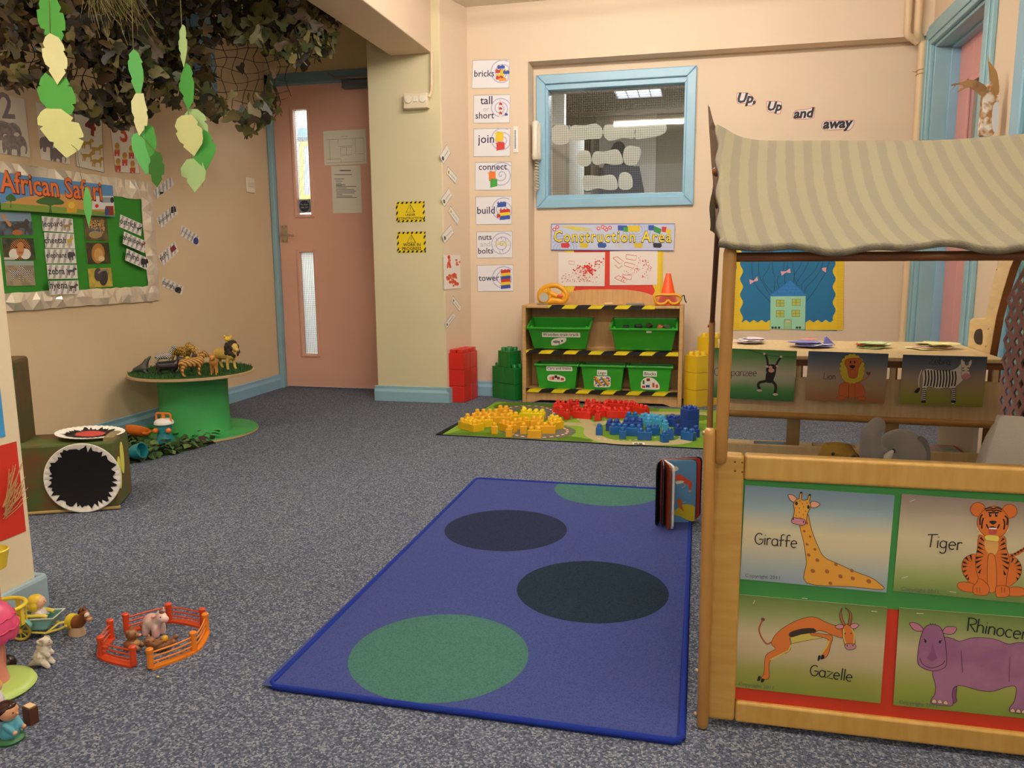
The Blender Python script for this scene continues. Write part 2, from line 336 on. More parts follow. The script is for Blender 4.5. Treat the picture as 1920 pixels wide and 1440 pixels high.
# right wall with two doorways
b = MB(); b.box(XR, XR+.15, 4.53, YR+.14, 0, ZC, WALLB); b.box(XR, XR+.15, 3.62, 4.53, 1.86, ZC, WALLB); b.box(XR, XR+.15, 3.30, 3.62, 0, ZC, WALLB); b.box(XR, XR+.15, 2.4, 3.30, 1.9, ZC, WALLB); b.box(XR, XR+.15, -.2, 2.4, 0, ZC, WALLB); b.build('wall_right', **S)
# baseboards
def base(name, ax, c, a0, a1, d, mat=BLUE, h=.088):
    b = MB(); pr = [(0, 0), (.016, 0), (.016, h*.62), (.008, h*.8), (.007, h*.97), (0, h)]
    if ax == 'x': b.prism([(c+d*u, a0, z) for u, z in pr], (0, a1-a0, 0), mat)
    else: b.prism([(a0, c+d*u, z) for u, z in pr], (a1-a0, 0, 0), mat)
    return b.build(name, **S)
base('baseboard_left', 'x', XL, 1.5, YW, 1); base('baseboard_pillar', 'y', 4.25, -1.815, -1.365, -1, GRNB); base('baseboard_back', 'y', YB, -1.30, -.955, -1)
b = MB(); b.prism([(-1.378, 4.24, 0), (-1.360, 4.235, 0), (-1.289, YB, 0), (-1.305, YB, 0)], (0, 0, .085), GRNB); b.build('baseboard_side', **S)
b = MB(); b.prism([(-1.79, 1.452, z) for z in (0,)] + [(-1.48, 1.452, 0), (-1.48, 1.2, 0), (-1.48, -1.2, 0), (-1.462, -1.2, 0), (-1.462, 1.46, 0), (-1.472, 1.474, 0), (-1.79, 1.474, 0)], (0, 0, .085), M('9db4bd', .5)); b.build('baseboard_partition', bevel=.008, **S)
# the pink door in the alcove
YD = 4.60
b = MB(); b.box(-2.606, -2.577, YW-.015, YW+.14, 0, 1.925, GRNB); b.box(-2.606, -1.81, YW-.015, YW+.14, 1.862, 1.925, M('6b8690', .4)); 
d1 = thing('door_1', 'pink fire door with two narrow wired glass panels beyond the pillar', 'door'); d1['kind'] = 'structure'
b.build('frame', d1, bevel=.004)
def L(x, y): p = py(x, y, YD); return p.x, p.z
gx0, gz1 = L(549, 206); gx1, gz0 = L(584, 402); hx0, hz1 = L(562, 473); hx1, hz0 = L(597, 664); gx0 = hx0 = (gx0+hx0)/2; gx1 = hx1 = (gx1+hx1)/2
b = MB(); b.box(-2.574, gx0, YD, YD+.044, .008, 1.858, PINKD); b.box(gx1, -1.70, YD, YD+.044, .008, 1.858, PINKD)
for z0, z1 in ((.008, hz0), (hz1, gz0), (gz1, 1.858)): b.box(gx0, gx1, YD, YD+.044, z0, z1, PINKD)
b.build('door_leaf', d1)
for z0, z1 in ((gz0, gz1), (hz0, hz1)):
    b = MB(); q = .018
    for a in ((gx0-q, gx0, z0-q, z1+q), (gx1, gx1+q, z0-q, z1+q), (gx0, gx1, z0-q, z0), (gx0, gx1, z1, z1+q)): b.box(a[0], a[1], YD-.008, YD+.002, a[2], a[3], PINKD)
    b.build('glazing_bead', d1, bevel=.003)
    b = MB(); b.box(gx0, gx1, YD+.02, YD+.026, z0, z1, glass('f6f6f2', .82 if z1 < 1.1 else .12))
    wm = M('6f706c', .5, metal=.5); n = int((gx1-gx0)/.0125)
    pn = b.build('glass_panel', d1)
    b = MB()
    for i in range(1, n+1): x = gx0+(gx1-gx0)*i/(n+1); b.box(x-.0005, x+.0005, YD+.017, YD+.0195, z0, z1, wm)
    n = int((z1-z0)/.0125)
    for i in range(1, n+1): z = z0+(z1-z0)*i/(n+1); b.box(gx0, gx1, YD+.017, YD+.0195, z-.0005, z+.0005, wm)
    b.build('wire_mesh', pn)
b = MB(); hx, hz = L(534, 438); CH_ = M('c4b9a2', .3, metal=.8); b.box(hx-.019, hx+.021, YD-.006, YD+.001, hz-.052, hz+.052, CH_)
for dx in (-.011, .013):
    for dz in (-.043, .043): b.lathe([(.003, 0), (.002, .002)], BLK, (hx+dx, YD-.006, hz+dz), 8, R=Matrix.Rotation(pi/2, 3, 'X'))
hd = b.build('handle_plate', d1, bevel=.002)
b = MB(); b.tube([(hx, YD-.005, hz-.0), (hx, YD-.04, hz), (hx+.012, YD-.047, hz-.003), (hx+.085, YD-.047, hz-.018)], [.008, .008, .008, .006], CH_, 10); b.build('lever_handle', hd, smooth=40)
b = MB(); cx_, cz_ = L(668, 160); b.box(cx_-.075, -1.7, YD-.045, YD, cz_-.022, cz_+.025, M('5c6468', .4)); b.build('door_closer', d1, bevel=.005)
b = MB(); p0 = V3((-1.83, YD-.05, cz_+.03)); p1 = V3((*py(612, 136, 4.50),)); b.tube([p0, V3((-2.12, YD-.07, cz_+.035)), p1], .007, M('7c7870', .4, metal=.6), 8); b.build('closer_arm', d1)
# corridor beyond the pink door
b = MB(); cw = M('eef0ee', .7); b.box(-3.3, -1.0, 6.02, 6.1, 0, ZC, cw); b.box(-3.3, -3.2, YR+.15, 6.1, 0, ZC, cw); b.box(-3.2, -1.75, YR+.15, 6.1, ZC, ZC+.08, cw); b.box(-1.82, -1.75, YR+.141, 6.1, 0, ZC, cw); b.build('wall_corridor', **S)
b = MB(); zz = [py(566, v, 5.98).z for v in (240, 257, 264)]; b.box(-3.15, -1.85, 5.98, 6.02, zz[1], zz[0], M('5f9acc', .5)); b.box(-3.15, -1.85, 5.99, 6.02, zz[2], zz[1], M('3c4a63', .5)); b.build('trim_2', **S)
s = Sheet(('y', 6.0), (561, 262), (600, 262), (561, 376), M('e8d640', .6)); s.rect(570, 275, 600, 365, M('a9b4cc', .6)); s.rect(573, 285, 585, 300, M('f4f4f4')); s.rect(575, 320, 600, 352, M('cdd8ea')); s.ell((586, 282), 6, 4, INK)
s.done('notice_board', 'yellow bordered notice board in the corridor seen through the pink door', 'notice board')
# window to the office
_a, _b = py(1005.5, 391, YR-.022), py(1307, 122, YR-.022); fx0, fx1, fz0, fz1 = _a.x, _b.x, _a.z, _b.z
w1 = thing('window_1', 'blue framed wired glass window onto the office', 'window'); w1['kind'] = 'structure'
b = MB()
def fr(x0, x1, z0, z1, w, y0, y1, mat):
    b.prism([(x0, y0, z0), (x0, y0, z1), (x0+w, y0, z1-w), (x0+w, y0, z0+w)], (0, y1-y0, 0), mat); b.prism([(x1, y0, z0), (x1-w, y0, z0+w), (x1-w, y0, z1-w), (x1, y0, z1)], (0, y1-y0, 0), mat)
    b.prism([(x0, y0, z0), (x0+w, y0, z0+w), (x1-w, y0, z0+w), (x1, y0, z0)], (0, y1-y0, 0), mat); b.prism([(x0, y0, z1), (x1, y0, z1), (x1-w, y0, z1-w), (x0+w, y0, z1-w)], (0, y1-y0, 0), mat)
fr(fx0, fx1, fz0, fz1, .052, YR-.022, YR, BLUE); b.build('frame', w1, bevel=.005)
b = MB(); fr(wx0-.055, wx1+.055, wz0-.055, wz1+.055, .057, YR-.004, YR+.10, BLUE); b.build('inner_frame', w1, bevel=.003)
b = MB(); b.box(wx0, wx1, YR+.03, YR+.036, wz0, wz1, glass('f8f8f4')); pn = b.build('glass_pane', w1)
b = MB(); wm = M('77756c', .5, metal=.3)
for i in range(1, 60): x = wx0+(wx1-wx0)*i/60; b.box(x-.00045, x+.00045, YR+.0365, YR+.0375, wz0, wz1, wm)
for i in range(1, 47): z = wz0+(wz1-wz0)*i/47; b.box(wx0, wx1, YR+.0365, YR+.0375, z-.00045, z+.00045, wm)
b.build('wire_mesh', pn)
# office behind
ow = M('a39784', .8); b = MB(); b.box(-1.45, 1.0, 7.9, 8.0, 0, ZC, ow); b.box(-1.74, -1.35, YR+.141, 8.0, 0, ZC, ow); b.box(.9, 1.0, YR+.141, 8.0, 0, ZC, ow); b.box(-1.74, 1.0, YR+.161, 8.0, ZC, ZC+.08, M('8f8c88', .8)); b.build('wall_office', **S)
t = thing('office_ceiling_light', 'square louvred ceiling light seen through the blue window', 'ceiling light', (pz(1195, 166, 2.17).x, pz(1195, 166, 2.17).y, ZC-.03))
b = MB(); b.box(-.19, .19, -.3, .3, .0, .03, M('c9ccd0', .4)); b.build('housing', t)
b = MB(); b.box(-.18, .18, -.29, .29, -.004, 0, emit('dfe8ff', 3.2)); b.build('diffuser', t)
b = MB()
for i in range(5): b.box(-.19+i*.095-.003, -.19+i*.095+.003, -.3, .3, -.014, -.004, M('d8dade', .4))
for i in range(7): b.box(-.19, .19, -.3+i*.1-.003, -.3+i*.1+.003, -.0145, -.0041, M('d8dade', .4))
b.build('louvre', t)
t = thing('office_cabinet', 'tall pale grey cabinet at the left inside the office', 'cabinet', (-0.958, 5.6, 0))
b = MB(); b.box(-.32, .12, -.35, .35, 0, 1.66, M('aeb0ae', .5)); b.build('body', t, bevel=.006); b = MB(); b.box(-.30, .10, -.366, -.352, .05, 1.58, M('b8bab8', .5)); dd = b.build('door', t, bevel=.003); b = MB(); b.box(.05, .065, -.38, -.366, .9, 1.05, M('66686a', .4, metal=.6)); b.build('handle', dd)
t = thing('office_shelving', 'dark open shelving beside the cabinet in the office', 'shelves', (-1.086, 7.25, 0)); sm = M('4b4238', .6)
b = MB(); b.box(-.19, .17, .18, .2, 0, 1.95, sm); b.box(-.19, -.17, -.2, .2, 0, 1.95, sm); b.box(.15, .17, -.2, .2, 0, 1.95, sm); b.build('case', t)
for z in (.8, 1.12, 1.36, 1.62): b = MB(); b.box(-.17, .15, -.2, .18, z, z+.022, M('7d756a', .6)); b.build('shelf', t)
for i, c in enumerate(('b8432f', 'd0c48a', '4a7a3c', 'c8c0b4')):
    b = MB(); b.box(-.16, .12-.02*i, -.15, .1, .001+i*.02, .019+i*.02, M(c, .6)); b.build('folder', loc=None, label='%s folder in the pile on the office shelving' % ('red', 'cream', 'green', 'white')[i], cat='folder').location = (-1.086, 7.25, 1.142)
b = MB(); b.box(-0.997, -0.423, 7.84, 7.9, 0, 2.15, M('d8d0c2', .6)); b.box(-1.037, -0.997, 7.82, 7.9, 0, 2.02, ow); b.build('door_4', **S)
t = thing('hanging_coat', 'navy coat hanging on the pale door inside the office', 'coat', (-0.768, 7.75, 0.948)); cm = M('1d2236', .9, bump=.4, bscale=120)
b = MB(); pr = [(.26, 0), (.25, .2), (.21, .5), (.17, .68), (.12, .76), (.06, .82), (.0, .84)]; b.lathe(pr, cm, (0, 0, 0), 24, sy=.25); b.build('body', t, smooth=60)
b = MB(); b.tube([(.14, -.02, .7), (.2, -.04, .45), (.22, -.05, .15)], [.06, .055, .05], cm, 10); b.tube([(-.14, -.02, .7), (-.2, -.04, .45), (-.22, -.05, .15)], [.06, .055, .05], cm, 10); b.build('sleeves', t, smooth=60)
b = MB(); b.ball((0, -.01, .86), (.07, .05, .09), cm); b.build('hood', t, smooth=60)
t = thing('office_monitor', 'dark screen standing at the lower right of the office', 'monitor', (-.12, 6.4, .80))
b = MB(); b.box(-.2, .2, -.015, .02, .1, .36, M('2a2d34', .4)); b.build('screen_case', t, bevel=.005); b = MB(); b.box(-.19, .19, -.018, -.015, .11, .35, M('3a4878', .2)); b.build('screen', t); b = MB(); b.box(-.03, .03, 0, .03, 0, .12, BLK); b.box(-.1, .1, -.06, .08, 0, .012, BLK); b.build('stand', t)
t = thing('office_desk', 'brown desk holding the dark screen in the office', 'desk', (.1, 6.4, 0)); b = MB(); b.box(-.6, .6, -.35, .35, .77, .80, M('6b5a44', .5)); b.build('desktop', t, bevel=.004)
for x in (-.55, .55):
    b = MB(); b.box(x-.03, x+.03, -.32, .32, 0, .77, M('5a5248', .5)); b.build('leg', t)
# pillowy white paper shapes stuck on the window glass
def hitw(x, y): return py(x/4.5+960, y/4.5+100, YR+.041)
row = [[(336, 700), (345, 625), (400, 600), (475, 620), (478, 750), (380, 770), (342, 745)], [(485, 665), (510, 610), (620, 607), (710, 593), (762, 640), (750, 715), (650, 725), (530, 740), (492, 720)], [(770, 640), (800, 600), (900, 605), (985, 585), (1035, 620), (1028, 715), (930, 715), (830, 738), (780, 705)], [(1038, 630), (1060, 592), (1160, 592), (1240, 570), (1298, 600), (1295, 665), (1220, 700), (1090, 720), (1040, 715)],
 [(545, 890), (560, 835), (610, 818), (655, 835), (668, 920), (620, 955), (560, 935)], [(672, 900), (700, 830), (780, 830), (870, 808), (915, 840), (935, 925), (860, 940), (780, 930), (710, 942)], [(937, 850), (960, 790), (1020, 780), (1080, 800), (1085, 860), (1050, 935), (980, 945), (945, 915)],
 [(596, 1080), (615, 1030), (740, 1035), (840, 1025), (880, 1060), (888, 1140), (810, 1152), (720, 1140), (620, 1160)], [(897, 1090), (910, 1020), (955, 1002), (1005, 1030), (1018, 1120), (970, 1152), (910, 1140)]]
nm = ['small rounded white paper at the left end of the top row on the blue window', 'long white paper second from left in the top row on the blue window', 'long white paper third from left in the top row on the blue window', 'long white paper at the right end of the top row on the blue window', 'small round white paper at left of the middle row on the blue window', 'long white paper in the centre of the middle row on the blue window', 'tall round white paper at right of the middle row on the blue window', 'long white paper at left of the bottom row on the blue window', 'small egg-shaped white paper at right of the bottom row on the blue window']
for pts, lb in zip(row, nm):
    b = MB(); q = [hitw(x, y) for x, y in crom(pts, True, 4)]; b.prism(q, (0, .0008, 0), M('f6f8f8', .7)); c = sum(q, V3((0, 0, 0)))/len(q); b.build('paper_label', loc=c, label=lb, cat='paper', group='white papers on the office window')
# doors in the right wall
d2 = thing('door_2', 'pink door in a moulded blue frame in the right wall', 'door'); d2['kind'] = 'structure'
b = MB(); 
for (y0, y1, z0, z1) in ((4.465, 4.565, 0, 1.93), (3.585, 3.685, 0, 1.93), (3.685, 4.465, 1.83, 1.93)):
    b.box(XR-.022, XR, y0, y1, z0, z1, GRNB)
for (y0, y1, z0, z1) in ((4.49, 4.54, 0, 1.905), (3.61, 3.66, 0, 1.905), (3.66, 4.49, 1.855, 1.905)): b.box(XR-.03, XR-.02, y0, y1, z0, z1, GRNB)
b.build('architrave', d2, bevel=.006)
b = MB(); 
for (y0, y1, z0, z1) in ((4.45, 4.53, 0, 1.86), (3.62, 3.70, 0, 1.86), (3.70, 4.45, 1.815, 1.86)): b.box(XR-.001, XR+.15, y0, y1, z0, z1, GRNB); b.box(XR+.07, XR+.15, y0-(.012 if y0 > 4 else 0), y1+(.012 if y0 < 3.69 else 0), z0-(.012 if z0 > 1 else 0), z1, BLUE)
b.build('frame_lining', d2, bevel=.003)
PK = M('e0a09c', .5); b = MB(); b.box(XR+.11, XR+.15, 4.24, 4.435, .01, 1.81, PK); b.box(XR+.11, XR+.15, 3.70, 3.86, .01, 1.81, PK); b.box(XR+.11, XR+.15, 3.86, 4.24, .01, .95, PK); b.box(XR+.11, XR+.15, 3.86, 4.24, 1.60, 1.81, PK); b.build('door_leaf', d2, bevel=.003)
b = MB(); b.box(XR+.125, XR+.131, 3.86, 4.24, .95, 1.6, M('8f9c94', .1)); b.build('glass_panel', d2)
b = MB(); b.box(XR+.098, XR+.11, 4.235, 4.262, .93, 1.62, PK); b.box(XR+.098, XR+.11, 3.86, 4.262, 1.595, 1.62, PK); b.build('glazing_bead', d2, bevel=.003)
d3 = thing('door_3', 'pale blue door nearer along the right wall', 'door'); d3['kind'] = 'structure'
b = MB(); b.box(XR-.022, XR, 3.22, 3.31, 0, 1.96, BLUE); b.box(XR-.022, XR, 2.39, 2.48, 0, 1.96, BLUE); b.box(XR-.022, XR, 2.48, 3.22, 1.87, 1.96, BLUE); b.box(XR, XR+.1, 3.24, 3.3, 0, 1.9, BLUE); b.build('frame', d3, bevel=.006)
b = MB(); b.box(XR+.03, XR+.07, 2.44, 3.24, .01, 1.88, M('7fa79c', .45)); b.build('door_leaf', d3, bevel=.003)
# lamp fittings overhead carrying the tubes
for nmx, (x, y, w_, st_) in TUBE.items():
    t = thing('tube_fitting', 'white ceiling tube fitting over the %s of the room' % nmx, 'ceiling light', (x, y, 2.13))
    b = MB(); b.box(-w_, w_, -.04, .04, .025, .07, M('efe6d2', .4)); b.build('housing', t, bevel=.008)
    b = MB(); b.tube([(-w_+.04, 0, 0), (w_-.04, 0, 0)], .017, emit('fff7ec', st_), 12); b.build('tube', t)
    for q in (-1, 1): b = MB(); b.box(q*(w_-.02)-.02, q*(w_-.02)+.02, -.015, .015, -.018, .026, M('efe6d2', .4)); b.build('lamp_holder', t, bevel=.003)
# ================================================================ LEFT ALCOVE: wall displays
CAT = [(.0, .25), (.06, .2), (.12, .35), (.3, .3), (.6, .3), (.72, .1), (.8, .02), (.88, .05), (1, .2), (.97, .32), (.82, .38), (.8, .6), (.8, .95), (.73, 1), (.7, .95), (.7, .62), (.4, .62), (.36, .95), (.28, 1), (.27, .95), (.24, .62), (.2, .95), (.13, 1), (.12, .9), (.14, .55), (.08, .42), (.0, .3)]
ELE = [(.02, .3), (.1, .08), (.35, .0), (.6, .08), (.7, .02), (.85, .1), (.95, .3), (1, .6), (.97, .85), (.92, .85), (.93, .6), (.85, .5), (.74, .6), (.73, 1), (.6, 1), (.59, .72), (.4, .7), (.38, 1), (.22, 1), (.2, .7), (.08, .9), (.02, .6)]
TREE = [(.45, 1), (.47, .6), (.1, .5), (.0, .35), (.2, .15), (.5, .0), (.8, .12), (1, .35), (.9, .5), (.55, .58), (.56, 1)]
def sil(s, P, x0, y0, x1, y1, mat, flip=False, sh=0, ol=None, ow=.0008):
    s.poly([((x1-(x1-x0)*a) if flip else x0+(x1-x0)*a, y0+(y1-y0)*c+sh*a) for a, c in P], mat, True, k=3, ol=ol, ow=ow)
LW = ('x', XL); PAP = M('efe6d6', .7)
# numbered animal posters
T = (0, 140, 7.2); gp = 'numbered animal posters above the safari board'
s = Sheet(LW, (-120, 232), (325, 330), (-60, 1055), PAP, tf=T); eg = M('8f8486', .8, kind='mix', h2='a59a9a', vscale=60)
s.text('2', (25, 580), (205, 590), M('958a90', .7), bold=.02); sil(s, ELE, -120, 600, 290, 860, eg, sh=60); sil(s, ELE, 20, 800, 365, 1090, eg, sh=20); s.done('number_poster', 'number 2 poster with two grey elephants on the left wall', 'poster', group=gp)
s = Sheet(LW, (480, 375), (880, 472), (528, 1140), PAP, tf=T); s.text('3', (610, 700), (760, 730), M('958a90', .7), bold=.02); sil(s, ELE, 525, 830, 770, 1030, M('857a7c', .8), sh=25); sil(s, ELE, 670, 980, 890, 1190, M('857a7c', .8), sh=25); sil(s, ELE, 600, 740, 800, 900, M('857a7c', .8)); s.done('number_poster', 'number poster with grey hippos half hidden behind the long leaf string', 'poster', group=gp)
s = Sheet(LW, (990, 505), (1370, 622), (1085, 1250), PAP, tf=T, border=(INK, .003)); s.text('4', (1140, 770), (1285, 835), M('8e2a22', .7), bold=.03); lm = M('c9a24a', .8)
for x, y in ((1080, 850), (1210, 930), (1085, 1020), (1215, 1095)): sil(s, CAT, x, y, x+185, y+145, lm, sh=15)
s.done('number_poster', 'number 4 poster with four yellow leopards on the left wall', 'poster', group=gp)
s = Sheet(LW, (1475, 655), (1807, 700), (1535, 1315), PAP, tf=T, border=(M('c8583c', .7), .003)); s.text('5', (1620, 890), (1725, 915), M('d8593a', .7), bold=.03)
for x, y in ((1575, 920), (1770, 955), (1680, 1050), (1590, 1130), (1785, 1160)): s.ell((x, y+40), 32, 42, M('c9923a')); s.rect(x-36, y+95, x+36, y+150, M('d2503a')); s.rect(x-24, y+70, x+24, y+100, M('e0b050')); s.rect(x-34, y+150, x-8, y+180, M('d2503a')); s.rect(x+8, y+150, x+34, y+180, M('d2503a'))
s.done('number_poster', 'number 5 poster with five little lions in red shirts', 'poster', group=gp)
# safari board
y0b, y1b, z0b, z1b = 2.15, 3.447, .618, 1.186
t = thing('safari_display_board', 'green display board with a crumpled foil border headed African Safari', 'display board', (XL, 2.9, .9))
s = Sheet(LW, (XL, y0b, z1b), (XL, y1b, z1b), (XL, y0b, z0b), M('2f8a22', .7, bump=.3, bscale=14, var=.06, vscale=5), t=.004, off=.003); s.done('backing_paper', parent=t)
foil = M('f4e8d4', .28, metal=.45); b = MB(); R_ = random.Random(3)
def strip(ya, yb, za, zb):
    ny = max(2, int((yb-ya)/.03)); nz = max(2, int((zb-za)/.03)); g = []
    for j in range(nz+1):
        for i in range(ny+1):
            e = 0 if i in (0, ny) or j in (0, nz) else 1
            g.append((XL+.009+(.020*R_.random() if e else .001+.004*R_.random()), ya+(yb-ya)*i/ny+(R_.random()-.5)*(.014 if e else .004), za+(zb-za)*j/nz+(R_.random()-.5)*(.014 if e else .005)))
    fs = []
    for j in range(nz):
        for i in range(ny):
            a, c, d, e = j*(ny+1)+i, j*(ny+1)+i+1, (j+1)*(ny+1)+i+1, (j+1)*(ny+1)+i
            fs += [(a, c, d), (a, d, e)] if R_.random() < .5 else [(a, c, e), (c, d, e)]
    b.add(g, fs, foil)
strip(y0b, y1b, z1b-.085, z1b); strip(y0b, y1b, z0b, z0b+.072); strip(y1b-.085, y1b, z0b+.06, z1b-.07)
b.build('foil_border', t, loc=None).location = V3((0, 0, 0))-t.location
T = (0, 280, 4)
s = Sheet(LW, (-20, 172), (843, 272), (-20, 450), M('5b93c9', .5), tf=T, off=.031)
s.poly([(-20, 420), (100, 380), (230, 350), (420, 330), (620, 370), (860, 420), (860, 500), (-20, 460)], M('d39a55', .6)); s.poly([(-20, 405), (200, 415), (420, 430), (700, 460), (860, 480), (860, 500), (-20, 460)], M('7d9a3c', .6), k=3)
for a in ((270, 345, 480, 470), (40, 330, 120, 430)): sil(s, TREE, *a, M('3f6b34', .7), sh=8)
s.rect(690, 350, 855, 450, M('e6e6e2')); s.rect(760, 360, 845, 400, M('9ea6ac')); s.ell((725, 425), 14, 14, RED); s.rect(500, 385, 575, 475, M('d9a62e')); s.ell((535, 420), 25, 25, M('e6c04a')); s.rect(790, 425, 850, 495, M('8c2f2a')); s.rect(786, 440, 812, 495, M('2c4c8c')); s.ell((840, 380), 14, 22, INK)
s.text('African Safari', (-2, 318), (770, 386), M('6a2a1c', .6), bold=.045, ys=1.15); s.text('African Safari', (2, 316), (766, 382), M('f07a36', .6), bold=.012, ys=1.15)
s.done('board_banner', 'long banner reading African Safari across the top of the green board', 'banner')
zst = M('b9afad', .7)
def card(TL, TR, BL, txt, p0, p1, icon, label, name='word_card', off=.0095, ink=INK, grp='animal word cards on the safari board', plane=LW, n=5):
    s = Sheet(plane, TL, TR, BL, M('efebe4', .6), tf=T, off=off)
    for i in range(n):
        x = s.w*(i+.15)/n; wd = s.w/n*.5; q = .26*s.w; s.poly([(x+q*.2, 0), (x+wd+q*.2, 0), (x+wd*.8-q*.3, s.h), (x-q*.3, s.h)], zst, False, raw=True)
    s.line([(0, 0), (s.w, 0), (s.w, s.h), (0, s.h), (0, 0)], s.h*.04, WHT, raw=True)
    if txt: s.text(txt, p0, p1, ink, bold=.012)
    else:
        a = V3((*s.uv(p0), 0)); c = V3((*s.uv(p1), 0)); s.line([((a.x+(c.x-a.x)*k/14), a.y+(c.y-a.y)*k/14-(k % 2)*s.h*.22) for k in range(15)], s.h*.07, M('5a5860', .7), raw=True)
    icon(s); s.done(name, label, 'card', group=grp)
def ic(P, x0, y0, x1, y1, c, sh=0): return lambda s: sil(s, P, x0, y0, x1, y1, M(c, .7), sh=sh)
card((312, 503), (543, 523), (322, 610), 'leopard', (322, 580), (466, 577), ic(CAT, 468, 545, 540, 610, 'b08a5a'), 'leopard word card, topmost of the middle column on the green board')
card((330, 625), (552, 635), (335, 737), 'cheetah', (335, 705), (496, 704), ic(CAT, 495, 650, 548, 725, 'd0b03c'), 'cheetah word card under the leopard card')
card((335, 748), (562, 750), (347, 855), 'elephant', (347, 813), (500, 812), ic(ELE, 505, 768, 565, 830, '4a4448'), 'elephant word card in the middle of the column')
card((350, 866), (574, 868), (360, 970), 'zebra', (362, 937), (486, 937), ic(CAT, 495, 885, 575, 945, '55505a'), 'zebra word card above the hyena card')
card((365, 990), (585, 985), (367, 1090), 'hyena', (372, 1045), (508, 1043), ic(CAT, 512, 1005, 585, 1065, '5a463a'), 'hyena word card lowest in the column, over the foil edge', off=.031)
card((902, 490), (1065, 562), (893, 580), 'ostrich', (897, 553), (1020, 595), ic(CAT, 1022, 575, 1066, 612, '3a3034', 5), 'tilted ostrich word card at the upper right of the green board')
card((930, 617), (1092, 690), (917, 705), 'antelope', (920, 672), (1058, 722), ic(CAT, 1055, 690, 1092, 735, '8a4a3a', 5), 'tilted antelope word card between ostrich and rhino', off=.031)
card((950, 745), (1115, 822), (938, 830), 'rhino', (945, 808), (1042, 842), ic(ELE, 1055, 815, 1115, 880, '2f2c34', 8), 'tilted rhino word card at the right edge of the green board', off=.031)
g2 = 'safari word cards stuck on the wall right of the board'
card((1145, 310), (1280, 203), (1168, 375), None, (1185, 335), (1240, 270), lambda s: s.rect(1195, 318, 1222, 340, INK), 'tilted striped card half behind the dark green leaf', off=.0015, grp=g2)
card((1170, 520), (1305, 410), (1200, 590), 'binoculars', (1195, 560), (1280, 490), lambda s: (s.rect(1280, 430, 1298, 478, BLK), s.rect(1302, 425, 1320, 470, BLK)), 'tilted binoculars word card on the wall', off=.0015, grp=g2)
card((1358, 570), (1492, 652), (1340, 640), None, (1362, 620), (1440, 672), lambda s: s.ell((1466, 688), 20, 28, M('2c3f8a')), 'tilted card with a blue bag, farthest right of the safari cards', off=.0015, grp=g2)
card((1183, 800), (1307, 690), (1215, 875), 'tent', (1205, 845), (1255, 790), lambda s: s.poly([(1270, 745), (1300, 715), (1322, 745), (1285, 778)], M('8a2c3c'), False), 'tilted tent word card with a red tent', off=.0015, grp=g2)
card((1217, 958), (1370, 1030), (1205, 1020), 'camera', (1213, 1008), (1305, 1050), lambda s: (s.ell((1333, 1055), 24, 24, BLK), s.ell((1340, 1070), 12, 12, M('4a4a50'))), 'camera word card lowest on the wall beside the board', off=.0015, grp=g2)
gph = 'animal photographs on the safari board'
def photo(TL, TR, BL, bg, fn, label):
    s = Sheet(LW, TL, TR, BL, M(*bg[0], kind='mix', h2=bg[1], vscale=bg[2]), tf=T, off=.0095); fn(s); s.done('animal_photo', label, 'photograph', group=gph)
photo((-90, 470), (228, 475), (-90, 648), (('5a6a78', .4), '3a3a3c', 25), lambda s: (s.rect(-90, 470, 260, 540, M('7f99b0', .4)), sil(s, CAT, 90, 520, 220, 640, M('4a4038', .5)), s.poly([(10, 500), (30, 480), (45, 520), (85, 560), (70, 580), (40, 540)], M('c08a5a')), s.ell((130, 625), 40, 22, M('b0683c'))), 'photo of a giraffe at dusk at the top left of the green board')
photo((10, 662), (250, 668), (16, 830), (('4a4a32', .4), '2f3422', 25), lambda s: (s.ell((150, 750), 78, 80, M('c8814a', .5, kind='bands', h2='2c1c14', vscale=60)), s.ell((105, 785), 40, 40, M('ece4d8')), s.ell((190, 785), 40, 40, M('ece4d8')), s.ell((150, 750), 30, 55, M('c98a54')), s.ell((152, 775), 18, 10, M('b06a5a')), s.ell((122, 735), 9, 6, BLK), s.ell((182, 735), 9, 6, BLK), s.rect(30, 810, 110, 828, M('d8d0c4'))), 'photo of a tiger face at the left of the green board')
photo((33, 835), (250, 838), (55, 1025), (('a8977c', .4), '8f7f68', 25), lambda s: (s.rect(33, 835, 260, 870, M('9fb0a8')), sil(s, CAT, 70, 870, 170, 990, M('d8d2c8', .5, kind='bands', h2='2a2628', vscale=70)), sil(s, CAT, 150, 870, 250, 990, M('d8d2c8', .5, kind='bands', h2='2a2628', vscale=70), True)), 'photo of two zebras at the bottom left of the green board')
photo((625, 500), (800, 510), (635, 682), (('6b5a34', .4), '4a4a2a', 25), lambda s: (s.ell((725, 590), 60, 62, M('c9a066', .5, kind='spots', h2='3a2a1c', vscale=140)), s.ell((690, 610), 22, 16, M('4a6078')), s.ell((735, 612), 20, 16, M('4a6078')), s.ell((715, 640), 50, 28, M('a89060')), s.ell((675, 540), 16, 20, M('a87e48')), s.ell((765, 545), 16, 20, M('a87e48'))), 'photo of a leopard cub with blue eyes on the green board')
photo((640, 698), (815, 700), (650, 860), (('4a3a24', .4), '2e2a1a', 25), lambda s: (s.ell((735, 780), 50, 75, M('b07a38', .5)), s.ell((738, 790), 34, 50, M('d0a05c')), s.ell((760, 820), 24, 20, M('e0c890'))), 'photo of a lion under the leopard cub photo')
